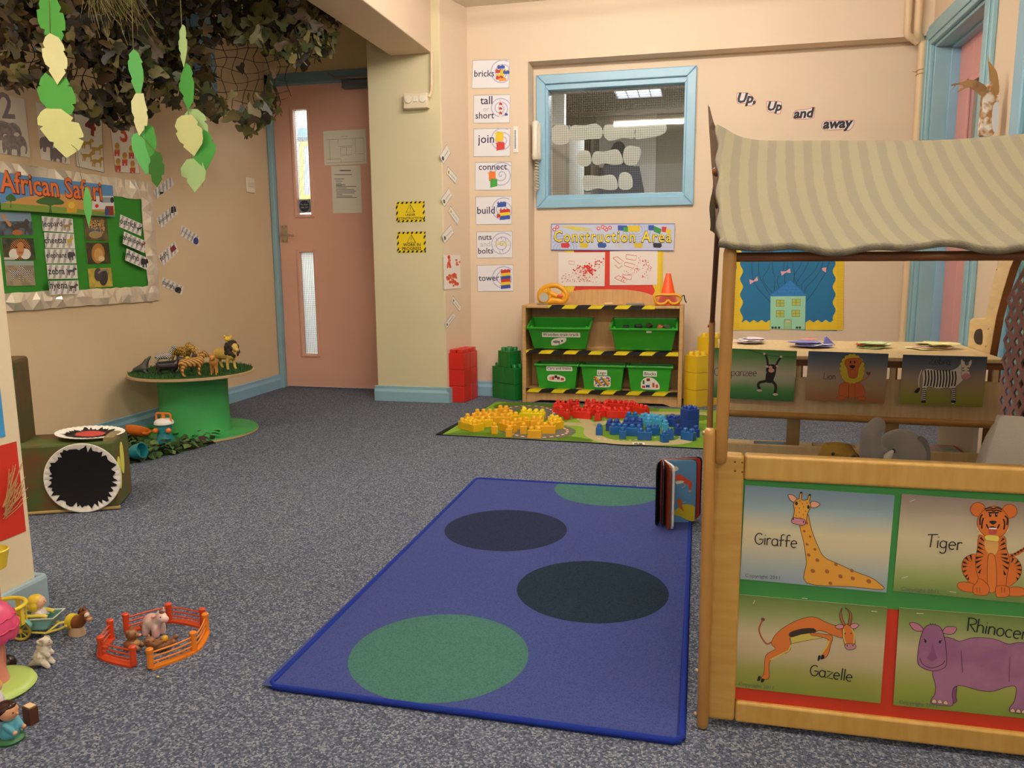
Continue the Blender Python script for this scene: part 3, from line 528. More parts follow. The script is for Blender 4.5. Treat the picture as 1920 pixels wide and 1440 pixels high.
photo((658, 895), (832, 888), (675, 1040), (('c9b44a', .4), 'b09a3c', 25), lambda s: (s.ell((775, 960), 34, 62, M('3a3234', .5)), s.ell((735, 940), 30, 50, M('4a4044', .5)), s.line([(735, 930), (760, 910), (800, 905), (812, 940)], .008, M('8f887c'), True)), 'photo of a buffalo on yellow grass at the bottom of the green board')
# socket plate
b = MB(); p = px(468, 347, XL); b.box(XL, XL+.009, p.y-.043, p.y+.043, p.z-.043, p.z+.043, M('efe2c8', .4)); b.box(XL+.009, XL+.013, p.y-.03, p.y+.03, p.z-.012, p.z+.012, M('e6d8bc', .4)); b.build('switch_plate', loc=p, label='square cream switch plate on the left wall near the pink door', cat='switch', bevel=.002)
# ================================================================ cable-reel table
CX, CY, ZT = -2.315, 3.26, .298
t = thing('cable_reel_table', 'green painted cable reel used as a low table with a grass mat top', 'table', (CX, CY, 0))
gp_ = M('3c9c52', .6, var=.12, vscale=7); ply = M('b89a70', .7)
b = MB(); b.lathe([(.28, 0), (.283, .004), (.283, .012), (.28, .016)], gp_, n=48); b.lathe([(.2835, .003), (.2835, .012)], ply, n=48); b.build('base_disc', t, smooth=40)
b = MB(); b.lathe([(.165, .015), (.157, .06), (.155, .2), (.158, .285)], gp_, n=40); b.build('drum', t, smooth=50)
b = MB(); b.lathe([(.275, .283), (.28, .285), (.28, .294), (.276, .296)], ply, n=48); b.build('top_disc', t, smooth=40)
b = MB(); R_ = random.Random(5); gm = [M('2c5a1e', .8), M('24501a', .8), M('39682a', .8)]
b.lathe([(.272, .296), (.272, .3), (0, .301)], gm[1], n=40)
for i in range(4200):
    a = R_.random()*2*pi; r = .274*sqrt(R_.random()); x, y = r*cos(a), r*sin(a); q = R_.random()*6.3; h = .006+R_.random()*.010; dx, dy = cos(q)*.0014, sin(q)*.0014; lx, ly = (R_.random()-.5)*.014, (R_.random()-.5)*.014
    b.add([(x-dx, y-dy, .3), (x+dx, y+dy, .3), (x+lx, y+ly, .3+h)], [(0, 1, 2)], gm[i % 3])
b.build('grass_mat', t, kind='stuff')
# animals on it: local frame faces +x
def onreel(x, y): p = pz(x, y, .302); return p
def quad(name, label, P, rz, L, H, mat, neck=(.5, .85), headr=.1, bodyr=(.16, .2), tail=True, legs=True, ears=.04, muz=.5, grp='toy wild animals on the grass table', vox=None, legm=1):
    t = thing(name, label, 'toy animal', P, rz, grp); u = L
    sp = bodyr[0]*u; it = [('c', (-.33*u, 0, H*.68), (.25*u, 0, H*.70), bodyr[1]*u*.85, bodyr[1]*u), ('c', (.25*u, 0, H*.72), (neck[0]*u, 0, neck[1]*H), bodyr[1]*u*.7, headr*u*.8), ('s', (neck[0]*u+.02*u, 0, neck[1]*H+.02*u), (headr*u*1.15, headr*u, headr*u)), ('c', (neck[0]*u, 0, neck[1]*H), ((neck[0]+muz*.34)*u, 0, neck[1]*H-.07*u), headr*u*.75, headr*u*.45)]
    if legs:
        for sx in (-1, 1):
            for k, x in enumerate((.24, -.32)):
                dx = (.04 if sx > 0 else -.05)*u
                it += [('c', (x*u, sx*sp*.6, H*.62), ((x-.02 if k == 0 else x-.07)*u+dx*.5, sx*sp*.7, H*.3), .075*u*legm, .05*u*legm), ('c', ((x-.02 if k == 0 else x-.07)*u+dx*.5, sx*sp*.7, H*.3), (x*u+dx, sx*sp*.7, .03*u), .05*u*legm, .042*u*legm), ('c', (x*u+dx, sx*sp*.7, .028*u), (x*u+dx+.05*u, sx*sp*.7, .026*u), .036*u*legm, .03*u*legm)]
    for sx in (-1, 1):
        if ears: it.append(('s', (neck[0]*u-.03*u, sx*headr*u*.75, neck[1]*H+headr*u*.95), (ears*u*.5, ears*u*.6, ears*u)))
    blob('body', t, it, mat, vox or L*.022, 3)
    for sx in (-1, 1): b = MB(); b.ball(((neck[0]+.08)*u, sx*headr*u*.72, neck[1]*H+.035*u), .016*u, BLK, 8, 6); b.build('eye', t, smooth=60)
    if tail: b = MB(); b.tube(crom([(-.36*u, 0, H*.78), (-.46*u, 0, H*.7), (-.5*u, .02*u, H*.4), (-.55*u, .04*u, H*.35)], False, 4), .018*u, mat, 8); b.build('tail', t, smooth=60)
    return t
TAN = M('d9b45a', .5, var=.15, vscale=60)
lion = quad('lion', 'large yellow toy lion with a dark mane standing on the grass table', onreel(424, 692), -.25, .15, .105, TAN, neck=(.36, 1.0), headr=.13, ears=0)
mane = M('33261c', .7, bump=.6, bscale=250)
blob('mane', lion, [('s', (.044+.014*sin(i*1.7), .030*(.6+.4*((i*7) % 10)/10)*sin(i*2.4), .097+.037*(.6+.4*((i*7) % 10)/10)*cos(i*2.4)), (.011, .008, .012)) for i in range(46)], mane, .0022, 1)

t = thing('toy_fox', 'small yellow-orange toy animal perched on the lion', 'toy animal', pz(434, 669, .375), .6, 'toy wild animals on the grass table')
t.location = V3(lion.location) + V3((.026, -.012, .132)); yb = M('e2bd3c', .5)
blob('body', t, [('s', (0, 0, .012), (.016, .013, .012)), ('s', (.012, 0, .022), (.009, .008, .008)), ('s', (-.012, .008, .02), (.006, .005, .006)), ('s', (.01, .006, .031), (.003, .003, .005)), ('s', (.01, -.006, .031), (.003, .003, .005)), ('s', (-.014, -.004, .026), (.006, .004, .005))], yb, .0022, 2)
quad('lioness', 'small brown toy lion cub in front of the big lion', onreel(402, 702), -1.1, .09, .085, M('c08238', .5, var=.15, vscale=60), neck=(.42, .95), headr=.15)
quad('tiger', 'striped orange toy tiger walking away in the middle of the grass table', onreel(362, 705), .95, .12, .088, M('d2a04c', .5, kind='bands', h2='7a4a20', vscale=35), neck=(.42, 1.05), headr=.13)
g = quad('giraffe', 'toy giraffe bending its neck down at the back of the grass table', onreel(343, 686), -.2, .125, .105, M('6a4620', .5, kind='cells', h2='cda446', vscale=75, scale=.09), neck=(.36, 1.0), headr=.09, ears=0)
b = MB(); b.tube(crom([(.038, 0, .088), (.068, 0, .09), (.093, 0, .068), (.108, 0, .044)], False, 5), [.02]*5+[.016]*5+[.011]*6, M('6a4620', .5, kind='cells', h2='cda446', vscale=75, scale=.09), 10); b.ball((.114, 0, .035), (.016, .01, .01), M('a87c3c', .5)); b.build('neck', g, smooth=60)
quad('zebra', 'small white striped toy zebra behind the black rhino', onreel(309, 689), .5, .085, .08, M('e6e0d4', .5, kind='bands', h2='3a3634', vscale=60), neck=(.52, 1.2), headr=.12)
quad('rhino', 'black toy rhino lying low at the front of the grass table', onreel(316, 702), .5, .10, .058, M('2b2426', .35), neck=(.5, 1.1), headr=.14, bodyr=(.2, .24))
quad('yellow_cub', 'tiny yellow toy cub half hidden behind the tiger', onreel(341, 692), .2, .065, .05, M('d8c640', .5), neck=(.45, 1.0), headr=.15)
t = thing('toy_seal', 'dark grey toy animal sitting up alone at the left of the grass table', 'toy animal', onreel(270, 699), .3, 'toy wild animals on the grass table'); sg = M('4a4a42', .45)
blob('body', t, [('c', (-.04, 0, .014), (.0, 0, .024), .01, .022), ('c', (0, 0, .024), (.016, 0, .055), .02, .011), ('c', (.014, 0, .054), (.034, 0, .074), .011, .004), ('c', (.005, .012, .012), (.02, .02, .003), .007, .003), ('c', (.005, -.012, .012), (.02, -.02, .003), .007, .003), ('c', (-.03, 0, .012), (-.055, .01, .004), .007, .003)], sg, .0022, 2)
quad('toy_panther', 'dark maned toy beast standing behind the tiger', onreel(352, 697), .8, .07, .07, M('3a2a20', .5), neck=(.45, 1.0), headr=.15)
# ================================================================ leafy ground mat with camping toys
fl = [M(c, .5) for c in ('2f4a22', '3d5a2a', '27401f', '4a6a34', '6b7a48')] + [M('4a2430', .5)]
t = thing('ivy_mat', 'artificial ivy mat spread on the carpet beside the green table', 'artificial plants', (-2.3, 2.95, 0))
b = MB(); q = [(-2.22, 2.66), (-2.16, 2.82), (-2.09, 3.02), (-2.12, 3.16), (-2.24, 3.22), (-2.45, 3.1), (-2.56, 2.95), (-2.58, 2.55), (-2.4, 2.42), (-2.25, 2.45)]
b.prism([(x, y, .001) for x, y in q], (0, 0, .005), M('2c3a20', .9)); b.build('backing', t).location = -t.location
b = MB(); R_ = random.Random(11)
def inpoly(x, y, q):
    r = False
    for i in range(len(q)):
        (a, c), (d, e) = q[i], q[i-1]
        if (c > y) != (e > y) and x < (d-a)*(y-c)/(e-c)+a: r = not r
    return r
k = 0
while k < 800:
    x = -2.6+R_.random()*.52; y = 2.4+R_.random()*.85
    if not inpoly(x, y, q): continue
    if hypot(x-CX, y-CY) < .29 and R_.random() < .9: continue
    k += 1; sc = .018+R_.random()*.02; a = R_.random()*6.3; ti = R_.random()*.9; z = .012+R_.random()*.035
    Rm = Matrix.Rotation(a, 3, 'Z') @ Matrix.Rotation(ti, 3, 'Y') @ Matrix.Rotation((R_.random()-.5)*.8, 3, 'X'); mt = fl[5] if R_.random() < .04 or (x > -2.14 and R_.random() < .5) else fl[R_.randrange(5)]
    sh = [(0, 0, 0), (.35, .45, .1), (.8, .55, .08), (1.0, .3, .02), (1.35, 0, -.12), (1.0, -.3, .02), (.8, -.55, .08), (.35, -.45, .1)]
    b.add([V3((x, y, z)) + Rm @ (V3(p)*sc) for p in sh] + [V3((x, y, z)) + Rm @ V3((.6*sc, 0, -.02*sc))], [(i, (i+1) % 8, 8) for i in range(8)], mt)
b.build('leaves', t, kind='stuff').location = -t.location
t = thing('toy_lantern', 'toy camping lantern, teal with a white cap and orange carry handle', 'toy lantern', (-2.262, 2.962, .008)); te = M('1f7f88', .35); og = M('f07c2c', .4)
b = MB(); b.lathe([(.036, 0), (.038, .01), (.036, .03), (.03, .045), (.027, .06), (.033, .085), (.03, .095)], te, n=28); b.build('body', t, smooth=50)
b = MB(); b.lathe([(.031, .093), (.041, .097), (.041, .106), (.036, .112), (.028, .118), (0, .122)], M('efeae2', .4), n=28); b.build('cap', t, smooth=40)
b = MB(); b.tube([(-.036, 0, .104), (-.036, 0, .138), (-.03, 0, .143), (.03, 0, .143), (.036, 0, .138), (.036, 0, .104)], .0042, og, 8); b.box(-.006, .006, -.004, .004, .118, .142, og); b.build('handle', t, smooth=40)
for x, y in ((-.018, -.034), (.036, -.02)): b = MB(); b.ball((x, y, .072), .012, og); b.build('knob', t, smooth=60)
t = thing('toy_bowl', 'orange toy bowl lying beside the painted box', 'toy bowl', pz(258, 830, .01)); b = MB(); Rm = Matrix.Rotation(-.5, 3, 'X'); b.lathe([(.03, 0), (.05, .012), (.058, .035), (.055, .036), (.047, .014), (0, .006)], og, (0, 0, .03), 28, R=Rm); b.build('bowl', t, smooth=40); b = MB(); b.tube([(.05, -.02, .05), (.075, -.03, .05), (.075, .0, .055)], .005, og, 8); b.build('lug', t, smooth=40)
t = thing('toy_cup', 'teal toy cup lying among the ivy next to the box', 'toy cup', pz(259, 862, .012)); b = MB(); Rm = Matrix.Rotation(1.3, 3, 'Y'); b.lathe([(.022, -.02), (.03, .0), (.032, .035), (.029, .035), (.026, .0), (0, -.012)], te, (-.01, 0, .032), 24, R=Rm); b.build('cup', t, smooth=40)
# ================================================================ painted cardboard jeep
cam1 = M('4e5a26', .7, kind='mix', h2='6a4a24', vscale=7, bump=.3, bscale=20)
p0 = pz(45, 968); p1 = pz(232, 955); d = (p1-p0).normalized(); nn = V3((-d.y, d.x, 0)); yaw = math.atan2(d.y, d.x)
W_ = (p1-p0).length+.035; OX = p0 - d*.05
t = thing('cardboard_jeep', 'cardboard box painted camouflage green and brown with paper plate wheels', 'cardboard model', OX, yaw); hB = .228
b = MB(); b.box(0, W_, .004, .19, .006, hB, cam1); b.build('box', t, bevel=.007)
b = MB(); b.box(0, W_+.004, .0, .015, .002, .012, M('b49a62', .8)); b.build('bottom_edge', t, bevel=.003)
b = MB(); b.box(-.02, .048, .05, .185, hB-.01, .50, M('46461f', .75, kind='mix', h2='5c4422', vscale=9)); b.build('back_rest', t, bevel=.012)
b = MB(); tp = M('201a16', .8)
b.box(W_-.035, W_-.003, .02, .12, hB-.01, hB+.012, M('8a7a56', .8)); b.build('torn_corner', t, bevel=.002)
def plate(name, c, r, Rm, painted, par, seed=1, label=None):
    b = MB(); n = 72; wm = M('efe9dd', .6); prof = [(0, 0), (.66*r, 0), (.74*r, .005), (.98*r, .010), (r, .009), (.98*r, .007), (.74*r, .002), (.66*r, -.003), (0, -.003)]
    vs = []
    for (q, z) in prof:
        for j in range(n): f = (.0012*(1 if j % 2 else -1)) if .7*r < q < r*.99 else 0; vs.append(c + Rm @ V3((q*cos(2*pi*j/n), q*sin(2*pi*j/n), z+f)))
    b.add(vs, [(i*n+j, i*n+(j+1) % n, (i+1)*n+(j+1) % n, (i+1)*n+j) for i in range(len(prof)-1) for j in range(n)], wm)
    R_ = random.Random(seed)
    for mt, f, jag, e in painted:
        pts = []
        for j in range(90): a = 2*pi*j/90; q = r*f*(1+jag*(R_.random()-.5)*2*(1 if R_.random() < .6 else .3)); z = .0008 if q < .66*r else (.0008+(q/r-.66)*.06 if q < .74*r else .0056+(q/r-.74)*.021); pts.append(c + Rm @ V3((q*cos(a), q*sin(a), z+e)))
        k = b.add(pts + [c + Rm @ V3((.6*r*f*cos(2*pi*j/90), .6*r*f*sin(2*pi*j/90), .0008+e)) for j in range(90)], [(j, (j+1) % 90, 90+(j+1) % 90, 90+j) for j in range(90)] + [list(range(90, 180))], mt)
    return b.build(name, par, label=label, smooth=30)
FY = Matrix.Rotation(pi/2, 3, 'X')
plate('wheel', V3((.235, .000, .116)), .115, FY, [(M('0e0c0d', .35), .84, .15, .0015)], t, 3, 'black painted paper plate wheel')
plate('plate_dial', V3((.235, .11, hB+.006)), .105, Matrix.Rotation(.06, 3, 'Y'), [(M('141212', .4), .72, .2, .0015), (M('c8423c', .5), .42, .12, .0025)], t, 5, 'white paper plate painted black and red')
plate('far_plate', V3((.235, .20, hB-.075)), .09, Matrix.Rotation(-pi/2, 3, 'X'), [(M('141212', .4), .7, .2, .0015)], t, 8)
for y, z, a in ((.04, .115, .12), (.085, .155, -.05)):
    b = MB(); b.prism([(W_+.001, y+.022*cos(2*pi*j/24), z+.055*sin(2*pi*j/24)) for j in range(24)], (.0015, 0, 0), M('e2df62', .6)); b.build('headlight', t, label='pale yellow paper oval')
# partition panel: blue and red sheets, dried grass
g = ('x', -1.48)
s = Sheet(g, V3((-1.48, 1.0, .95)), V3((-1.48, 1.408, .95)), V3((-1.48, 1.0, .425)), M('3f9ad2', .6)); s.done('blue_panel', 'sky blue sheet on the end wall at the far left, above the red one', 'sheet')
s = Sheet(g, V3((-1.48, 1.0, .408)), V3((-1.48, 1.435, .408)), V3((-1.48, 1.0, .198)), M('d2321e', .6)); s.done('red_panel', 'red sheet on the end wall at the far left', 'sheet')
b = MB(); R_ = random.Random(4)
for i in range(34): a = V3((-1.474, 1.375+R_.random()*.01, .245+R_.random()*.03)); q = a + V3((.02*R_.random(), .02+.045*(R_.random()-.2), .03+.07*R_.random())); b.tube([a, a.lerp(q, .5)+V3((.008*R_.random(), .01*(R_.random()-.5), 0)), q], .0007, M('c9a26a', .7), 5)
b.build('dried_grass', loc=(-1.47, 1.39, .29), label='wisp of dried grass fixed on the red sheet at far left', cat='dried grass')
# ================================================================ camouflage net and hanging leaf strings
t = thing('camouflage_net', 'dark brown and olive camouflage net draped under the alcove ceiling', 'net', (-2.1, 3.0, 2.1))
out = [(-20, -40), (640, -40), (634, 60), (622, 100), (590, 118), (560, 125), (552, 180), (520, 225), (500, 238), (470, 262), (450, 232), (430, 215), (405, 225), (360, 190), (345, 215), (318, 195), (300, 175), (285, 210), (262, 190), (252, 225), (215, 240), (190, 236), (150, 205), (120, 190), (60, 150), (40, 165), (0, 160), (-20, 160)]
holes = [[(-20, 20), (35, 35), (45, 75), (-20, 60)], [(398, 85), (420, 72), (475, 80), (512, 100), (520, 125), (500, 150), (488, 205), (455, 215), (420, 195), (398, 180)], [(40, 70), (80, 60), (85, 140), (40, 140)], [(120, 100), (175, 115), (190, 165), (130, 180)], [(540, 120), (600, 118), (590, 260), (500, 260)], [(270, 0), (320, 0), (330, 50), (300, 80), (280, 40)], [(500, 118), (540, 108), (548, 160), (510, 175)], [(340, 20), (400, 30), (385, 60), (350, 50)]]
def netpt(x, y, dr=0):
    R0 = 3.12 + .85*min(1, max(0, x/620)) + .1*sin(x*.017+y*.02) + dr
    p = EYE + ray(x, y).normalized()*R0*1.07
    p.x = max(p.x, XL+.03); p.z = min(p.z, ZC-.015)
    if p.x > -1.68: p.x = -1.68 - (p.x+1.68)*.2
    return p
b = MB(); cm = M('2e2a1c', .9); R_ = random.Random(21)
for i in range(-1, 33):
    for (ax, bx) in ((20, 20),):
        l1 = [(i*ax + 6*sin(j*1.3+i), j*14-20+4*sin(i*2.1+j)) for j in range(21)]; l2 = [(j*20, i*bx-30+5*sin(j*1.1+i*1.7)+4*sin(j*.6)) for j in range(33)]
        for l in (l1, l2):
            run = []
            for p in l + [None]:
                if p and inpoly(p[0], p[1], out): run.append(netpt(*p))
                else:
                    if len(run) > 1: b.tube(run, .0017, cm, 4, cap=False)
                    run = []
b.build('cords', t, kind='stuff').location = -t.location
b = MB(); lm_ = [M(c, .5) for c in ('4a3826', '382b1e', '5c472b', '625c2e', '4a522e', '6c6436', '33302a', '3e3c2c', '73683e')]
k = 0
while k < 1900:
    x = -20+660*R_.random(); y = -40+305*R_.random()
    if not inpoly(x, y, out): continue
    if any(inpoly(x, y, h) for h in holes) and R_.random() < .97: continue
    if y > 120 and R_.random() < .2: continue
    if 372 < x < 400 and y < 160 and R_.random() < .55: continue
    k += 1; p = netpt(x, y, .32*(R_.random()-.6)); p.x = max(p.x, XL+.03); p.z = min(p.z, ZC-.01)
    if p.x > -1.67: p.x = -1.68
    sc = .019+.022*R_.random(); Rm = Matrix.Rotation(R_.random()*6.3, 3, 'Z') @ Matrix.Rotation(.5+R_.random()*1.6, 3, 'Y') @ Matrix.Rotation(R_.random()*6.3, 3, 'Z')
    nv = 9; ring = []
    for j in range(nv):
        a = 2*pi*j/nv; r = (1.1 if j % 3 else .62)*(.75+.5*R_.random()); ring.append((r*cos(a)*1.1, r*sin(a)*.7))
    cu = .5*(R_.random()-.3); mt = lm_[R_.randrange(9)] if x > 250 else lm_[R_.choice((0, 1, 2, 6, 7, 3, 8))]
    if x > 420 and R_.random() < .45: mt = lm_[R_.choice((3, 4, 5))]
    sub = crom(ring, True, 4); b.add([p + Rm @ V3((u*sc, v*sc, cu*sc*(u*u+.4*v*u))) for u, v in sub] + [p], [(j, (j+1) % len(sub), len(sub)) for j in range(len(sub))], mt)
b.build('scrim_leaves', t, kind='stuff', smooth=60).location = -t.location
# dried straw hanging in the net
b = MB()
for i in range(90):
    x = 235+75*R_.random(); y = -20+60*R_.random(); p = netpt(x, y) - V3((-.05, .25, 0)); q = p + V3((.16*(R_.random()-.35), .05*(R_.random()-.5), -.05-.12*R_.random())); b.tube([p, p.lerp(q, .5)+V3((.02*(R_.random()-.5), 0, -.01)), q], .0008, M('8a7f50', .8), 4, cap=False)
b.build('dried_straw', loc=(-2.0, 2.5, 1.95), label='bunch of dry straw tucked into the camouflage net', cat='straw')
# the strings of paper leaves: each leaf traced, hung at its own depth
T = (0, 0, 4)
LG, LC, LY, LL, LD, LP, LM = '45993b', 'cfcf9b', 'c3c685', '56aa58', '28651a', '9dba7a', '3c9132'
def leafstring(name, label, Y, cord, leaves):
    c0 = py(cord[0][0]/4, cord[0][1]/4, Y); t = thing(name, label, 'paper leaf string', c0, 0, 'paper leaf strings hanging from the net')
    b = MB(); b.tube([py(x/4, y/4, Y+.006) for x, y in cord], .0011, M('6a6440', .8), 6); b.build('string', t).location = -V3(c0)
    for i, (col, pts, dy) in enumerate(leaves):
        b = MB(); q = [py(x/4, y/4, Y+dy) for x, y in pts]; cx = sum((p.x for p in q))/len(q); wd = max(abs(p.x-cx) for p in q)
        for p in q: p.y += ((i*37) % 7-3)*.06*(p.x-cx)
        b.prism(q, (0, .0007, 0), M(col, .7, var=.04, vscale=15)); b.build('leaf', t).location = -V3(c0)
leafstring('leaf_garland', 'longest leaf string at the left, ending in a thin leaf over the board', 2.2, [(370, -60), (375, 300), (430, 640), (440, 1000), (575, 1120), (600, 1280), (640, 1500), (660, 1650)], [
 (LG, [(290, -30), (420, -30), (473, 65), (455, 97), (490, 105), (508, 170), (508, 235), (476, 235), (495, 270), (470, 310), (400, 300), (318, 250), (325, 215), (288, 205), (262, 150), (252, 66), (282, 60), (272, 20)], .006),
 (LC, [(372, 248), (440, 280), (480, 340), (492, 380), (476, 384), (508, 440), (511, 490), (503, 520), (482, 517), (497, 545), (430, 635), (362, 530), (370, 507), (335, 480), (312, 420), (307, 362), (333, 358), (315, 325), (335, 275)], .001),
 (LG, [(345, 545), (430, 620), (490, 575), (517, 632), (500, 643), (530, 650), (558, 720), (563, 775), (535, 780), (553, 805), (530, 860), (440, 830), (360, 815), (310, 760), (288, 690), (290, 650), (318, 645), (298, 637), (312, 585)], .005),
 (LY, [(352, 818), (455, 816), (535, 880), (520, 908), (572, 918), (603, 1005), (603, 1025), (570, 1035), (606, 1055), (580, 1120), (495, 1185), (410, 1095), (412, 1068), (385, 1062), (322, 970), (343, 950), (308, 943), (304, 890), (325, 845)], 0),
 (LL, [(640, 1400), (668, 1420), (690, 1500), (692, 1590), (665, 1705), (630, 1590), (620, 1500)], .003)])
leafstring('leaf_garland', 'middle string of slim paper leaves ending in a dark green leaf', 2.25, [(985, -60), (1000, 370), (1040, 720), (1045, 1000), (1170, 1140), (1180, 1300)], [
 (LL, [(1000, 368), (1040, 395), (1060, 440), (1078, 470), (1066, 480), (1082, 530), (1086, 600), (1060, 700), (1035, 735), (975, 605), (985, 590), (955, 520), (948, 460), (962, 440), (958, 405)], .003),
 (LC, [(1015, 700), (1078, 700), (1090, 770), (1110, 830), (1100, 838), (1112, 880), (1105, 945), (1082, 945), (1085, 965), (1042, 1020), (1000, 910), (1005, 880), (985, 840), (980, 760), (995, 735)], 0),
 (LM, [(1100, 925), (1150, 955), (1160, 1000), (1170, 1040), (1172, 1100), (1150, 1160), (1120, 1180), (1090, 1080), (1085, 960)], .009),
 (LL, [(1040, 990), (1080, 985), (1110, 1040), (1140, 1110), (1125, 1190), (1118, 1290), (1095, 1310), (1040, 1220), (1000, 1120), (995, 1040), (1005, 1010)], .006),
 (LD, [(1168, 1135), (1205, 1145), (1225, 1190), (1222, 1215), (1238, 1240), (1235, 1310), (1215, 1315), (1218, 1345), (1178, 1405), (1135, 1360), (1128, 1310), (1110, 1300), (1108, 1240), (1125, 1210), (1120, 1180)], -.002)])
leafstring('leaf_garland', 'right-hand leaf string, narrow pale leaf on top and broad yellow one below', 2.3, [(1350, -60), (1362, 185), (1385, 490), (1412, 840), (1440, 1180), (1500, 1280), (1520, 1400)], [
 (LP, [(1370, 183), (1392, 200), (1400, 250), (1395, 290), (1408, 300), (1407, 370), (1400, 410), (1378, 510), (1348, 420), (1355, 400), (1337, 370), (1333, 310), (1345, 290), (1340, 235)], 0),
 (LM, [(1395, 470), (1430, 500), (1448, 550), (1440, 570), (1458, 620), (1455, 710), (1450, 760), (1410, 830), (1370, 740), (1378, 720), (1345, 680), (1337, 630), (1350, 610), (1355, 560)], .003),
 (LP, [(1420, 815), (1480, 818), (1530, 860), (1550, 900), (1530, 910), (1558, 940), (1558, 1000), (1500, 1010), (1420, 930), (1390, 860)], .012),
 (LM, [(1530, 970), (1570, 1000), (1590, 1050), (1580, 1058), (1610, 1080), (1612, 1130), (1590, 1190), (1580, 1210), (1548, 1278), (1460, 1185), (1490, 1080)], .008),
 (LY, [(1360, 865), (1440, 862), (1490, 915), (1483, 940), (1522, 965), (1532, 1040), (1525, 1080), (1460, 1172), (1370, 1100), (1378, 1085), (1340, 1060), (1310, 1000), (1325, 985), (1302, 945), (1320, 890)], 0),
 (LP, [(1400, 1195), (1470, 1185), (1520, 1220), (1545, 1290), (1535, 1350), (1460, 1445), (1400, 1360), (1405, 1340), (1360, 1320), (1355, 1260)], .004)])
# ================================================================ MIDDLE: things on the back wall, pillar and door
T = (0, 0, 1); DP = ('y', YD)
# papers on the pink door
s = Sheet(DP, (606, 246), (686, 242), (609, 310), M('e6e0cc', .7), off=.001); ik = M('6a6a66', .7)
for q in ([(612, 262), (682, 259), (683, 303), (613, 306)], [(618, 263), (619, 300)], [(634, 262), (634, 275), (662, 273), (662, 260)], [(639, 277), (660, 276), (660, 290), (639, 291), (639, 277)], [(650, 276), (650, 290)], [(666, 260), (666, 289), (682, 288)], [(613, 299), (640, 298), (640, 305)]): s.line(q, .0016, ik)
s.line([(640, 256), (652, 255.6)], .002, ik); s.done('floor_plan', 'white floor plan sheet on the pink door, upper of the two papers', 'paper')
s = Sheet(DP, (621, 312), (676, 310), (624, 400), M('e6e0cc', .7), off=.001); s.rect(637, 319, 658, 320.6, INK)
for i, (a, c) in enumerate(((627, 660), (627, 646), (630, 642), (630, 640), (630, 641), (630, 648), (630, 668), (630, 650), (630, 664), (630, 667), (631, 665), (631, 642), (631, 661), (631, 669))): y = 327+i*4+(4 if i else 0)-(1.0*i if i > 4 else 0); s.rect(a, y, c, y+1.1, ik)
s.done('notice_sheet', 'typed notice on the pink door, lower of the two papers', 'paper')
s = Sheet(('y', YD+.0195), (559, 374), (582, 373), (561, 399), M('9aa4a0', .6), off=.0004); s.ell((571, 386.5), 9.6, 11, M('16283f', .5)); s.text('Fire door', (563.6, 385), (578, 384.5), WHT); s.text('keep shut', (563.8, 390), (578.4, 389.5), WHT); s.done('door_sticker', 'round dark blue sticker low on the upper glass of the pink door', 'sticker')
# hazard signs on the pillar
PF = ('y', 4.25)
def hazard(TL, TR, BL, lines, label):
    s = Sheet(PF, TL, TR, BL, M('f2d417', .5), off=.001); w, h = s.w, s.h; e = .1*h
    for i in range(7):
        x = w*(i+.25)/6.6
        for y0, y1 in ((0, e), (h-e, h)): s.poly([(x+.03*w, y0), (x+.1*w, y0), (x+.06*w, y1), (x-.01*w, y1)], BLK, False, raw=True)
    for i in range(3):
        y = h*(.12+.3*i)
        for x0, x1 in ((0, .07*w), (w*.93, w)): s.poly([(x0, y+.13*h), (x1, y), (x1, y+.13*h), (x0, y+.25*h)], BLK, False, raw=True)
    s.line([(w*.5, .14*h), (w*.65, .52*h), (w*.35, .52*h), (w*.5, .14*h), (w*.65, .52*h)], .0036, BLK, raw=True); s.line([(w*.5, .27*h), (w*.5, .41*h)], .0026, BLK, raw=True); s.ell((w*.5, .46*h), .0016, .0016, BLK, raw=True, n=10)
    for (t, x0, x1, y) in lines: s.text(t, (x0*w, y*h), (x1*w, y*h), BLK, bold=.014, raw=True)
    s.done('hazard_sign', label, 'sign')
hazard((742, 379), (796, 377), (743, 417), (('UNDER', .33, .67, .70), ('CONSTRUCTION', .09, .91, .87)), 'yellow and black UNDER CONSTRUCTION sign on the pillar')
hazard((744, 435), (798, 434), (746, 474), (('WORK IN', .21, .82, .69), ('PROGRESS', .17, .84, .88)), 'yellow and black WORK IN PROGRESS sign on the pillar')
# socket box with its conduit
c = py(784, 191, 4.25); t = thing('switch_box', 'cream surface-mounted control box on the pillar front', 'switch box', c); cr = M('ead9bb', .4)
b = MB(); b.box(-.068, .068, -.045, 0, -.04, .04, cr); b.build('case', t, bevel=.004)
b = MB(); b.lathe([(.02, 0), (.019, .009), (0, .01)], M('f0e4cc', .4), (-.038, -.045, .006), 20, R=Matrix.Rotation(pi/2, 3, 'X')); b.build('dial', t, smooth=40)
b = MB(); b.box(-.012, .014, -.05, -.045, -.008, .02, M('f3ead8', .4)); b.build('rocker', t, bevel=.002)
b = MB(); b.lathe([(.02, 0), (.018, .006), (0, .007)], M('f3ead8', .4), (.042, -.045, .006), 20, R=Matrix.Rotation(pi/2, 3, 'X')); b.build('socket_face', t, smooth=40)
b = MB(); top = py(810, 100, 4.24); b.tube([V3((-1.42, 4.235, 1.90)), V3((-1.425, 4.235, c.z+.05)), V3((-1.432, 4.232, c.z+.025)), V3((c.x+.068, 4.23, c.z+.02))], .009, M('e8cfa8', .5), 10); b.build('conduit', t, smooth=50).location = -c
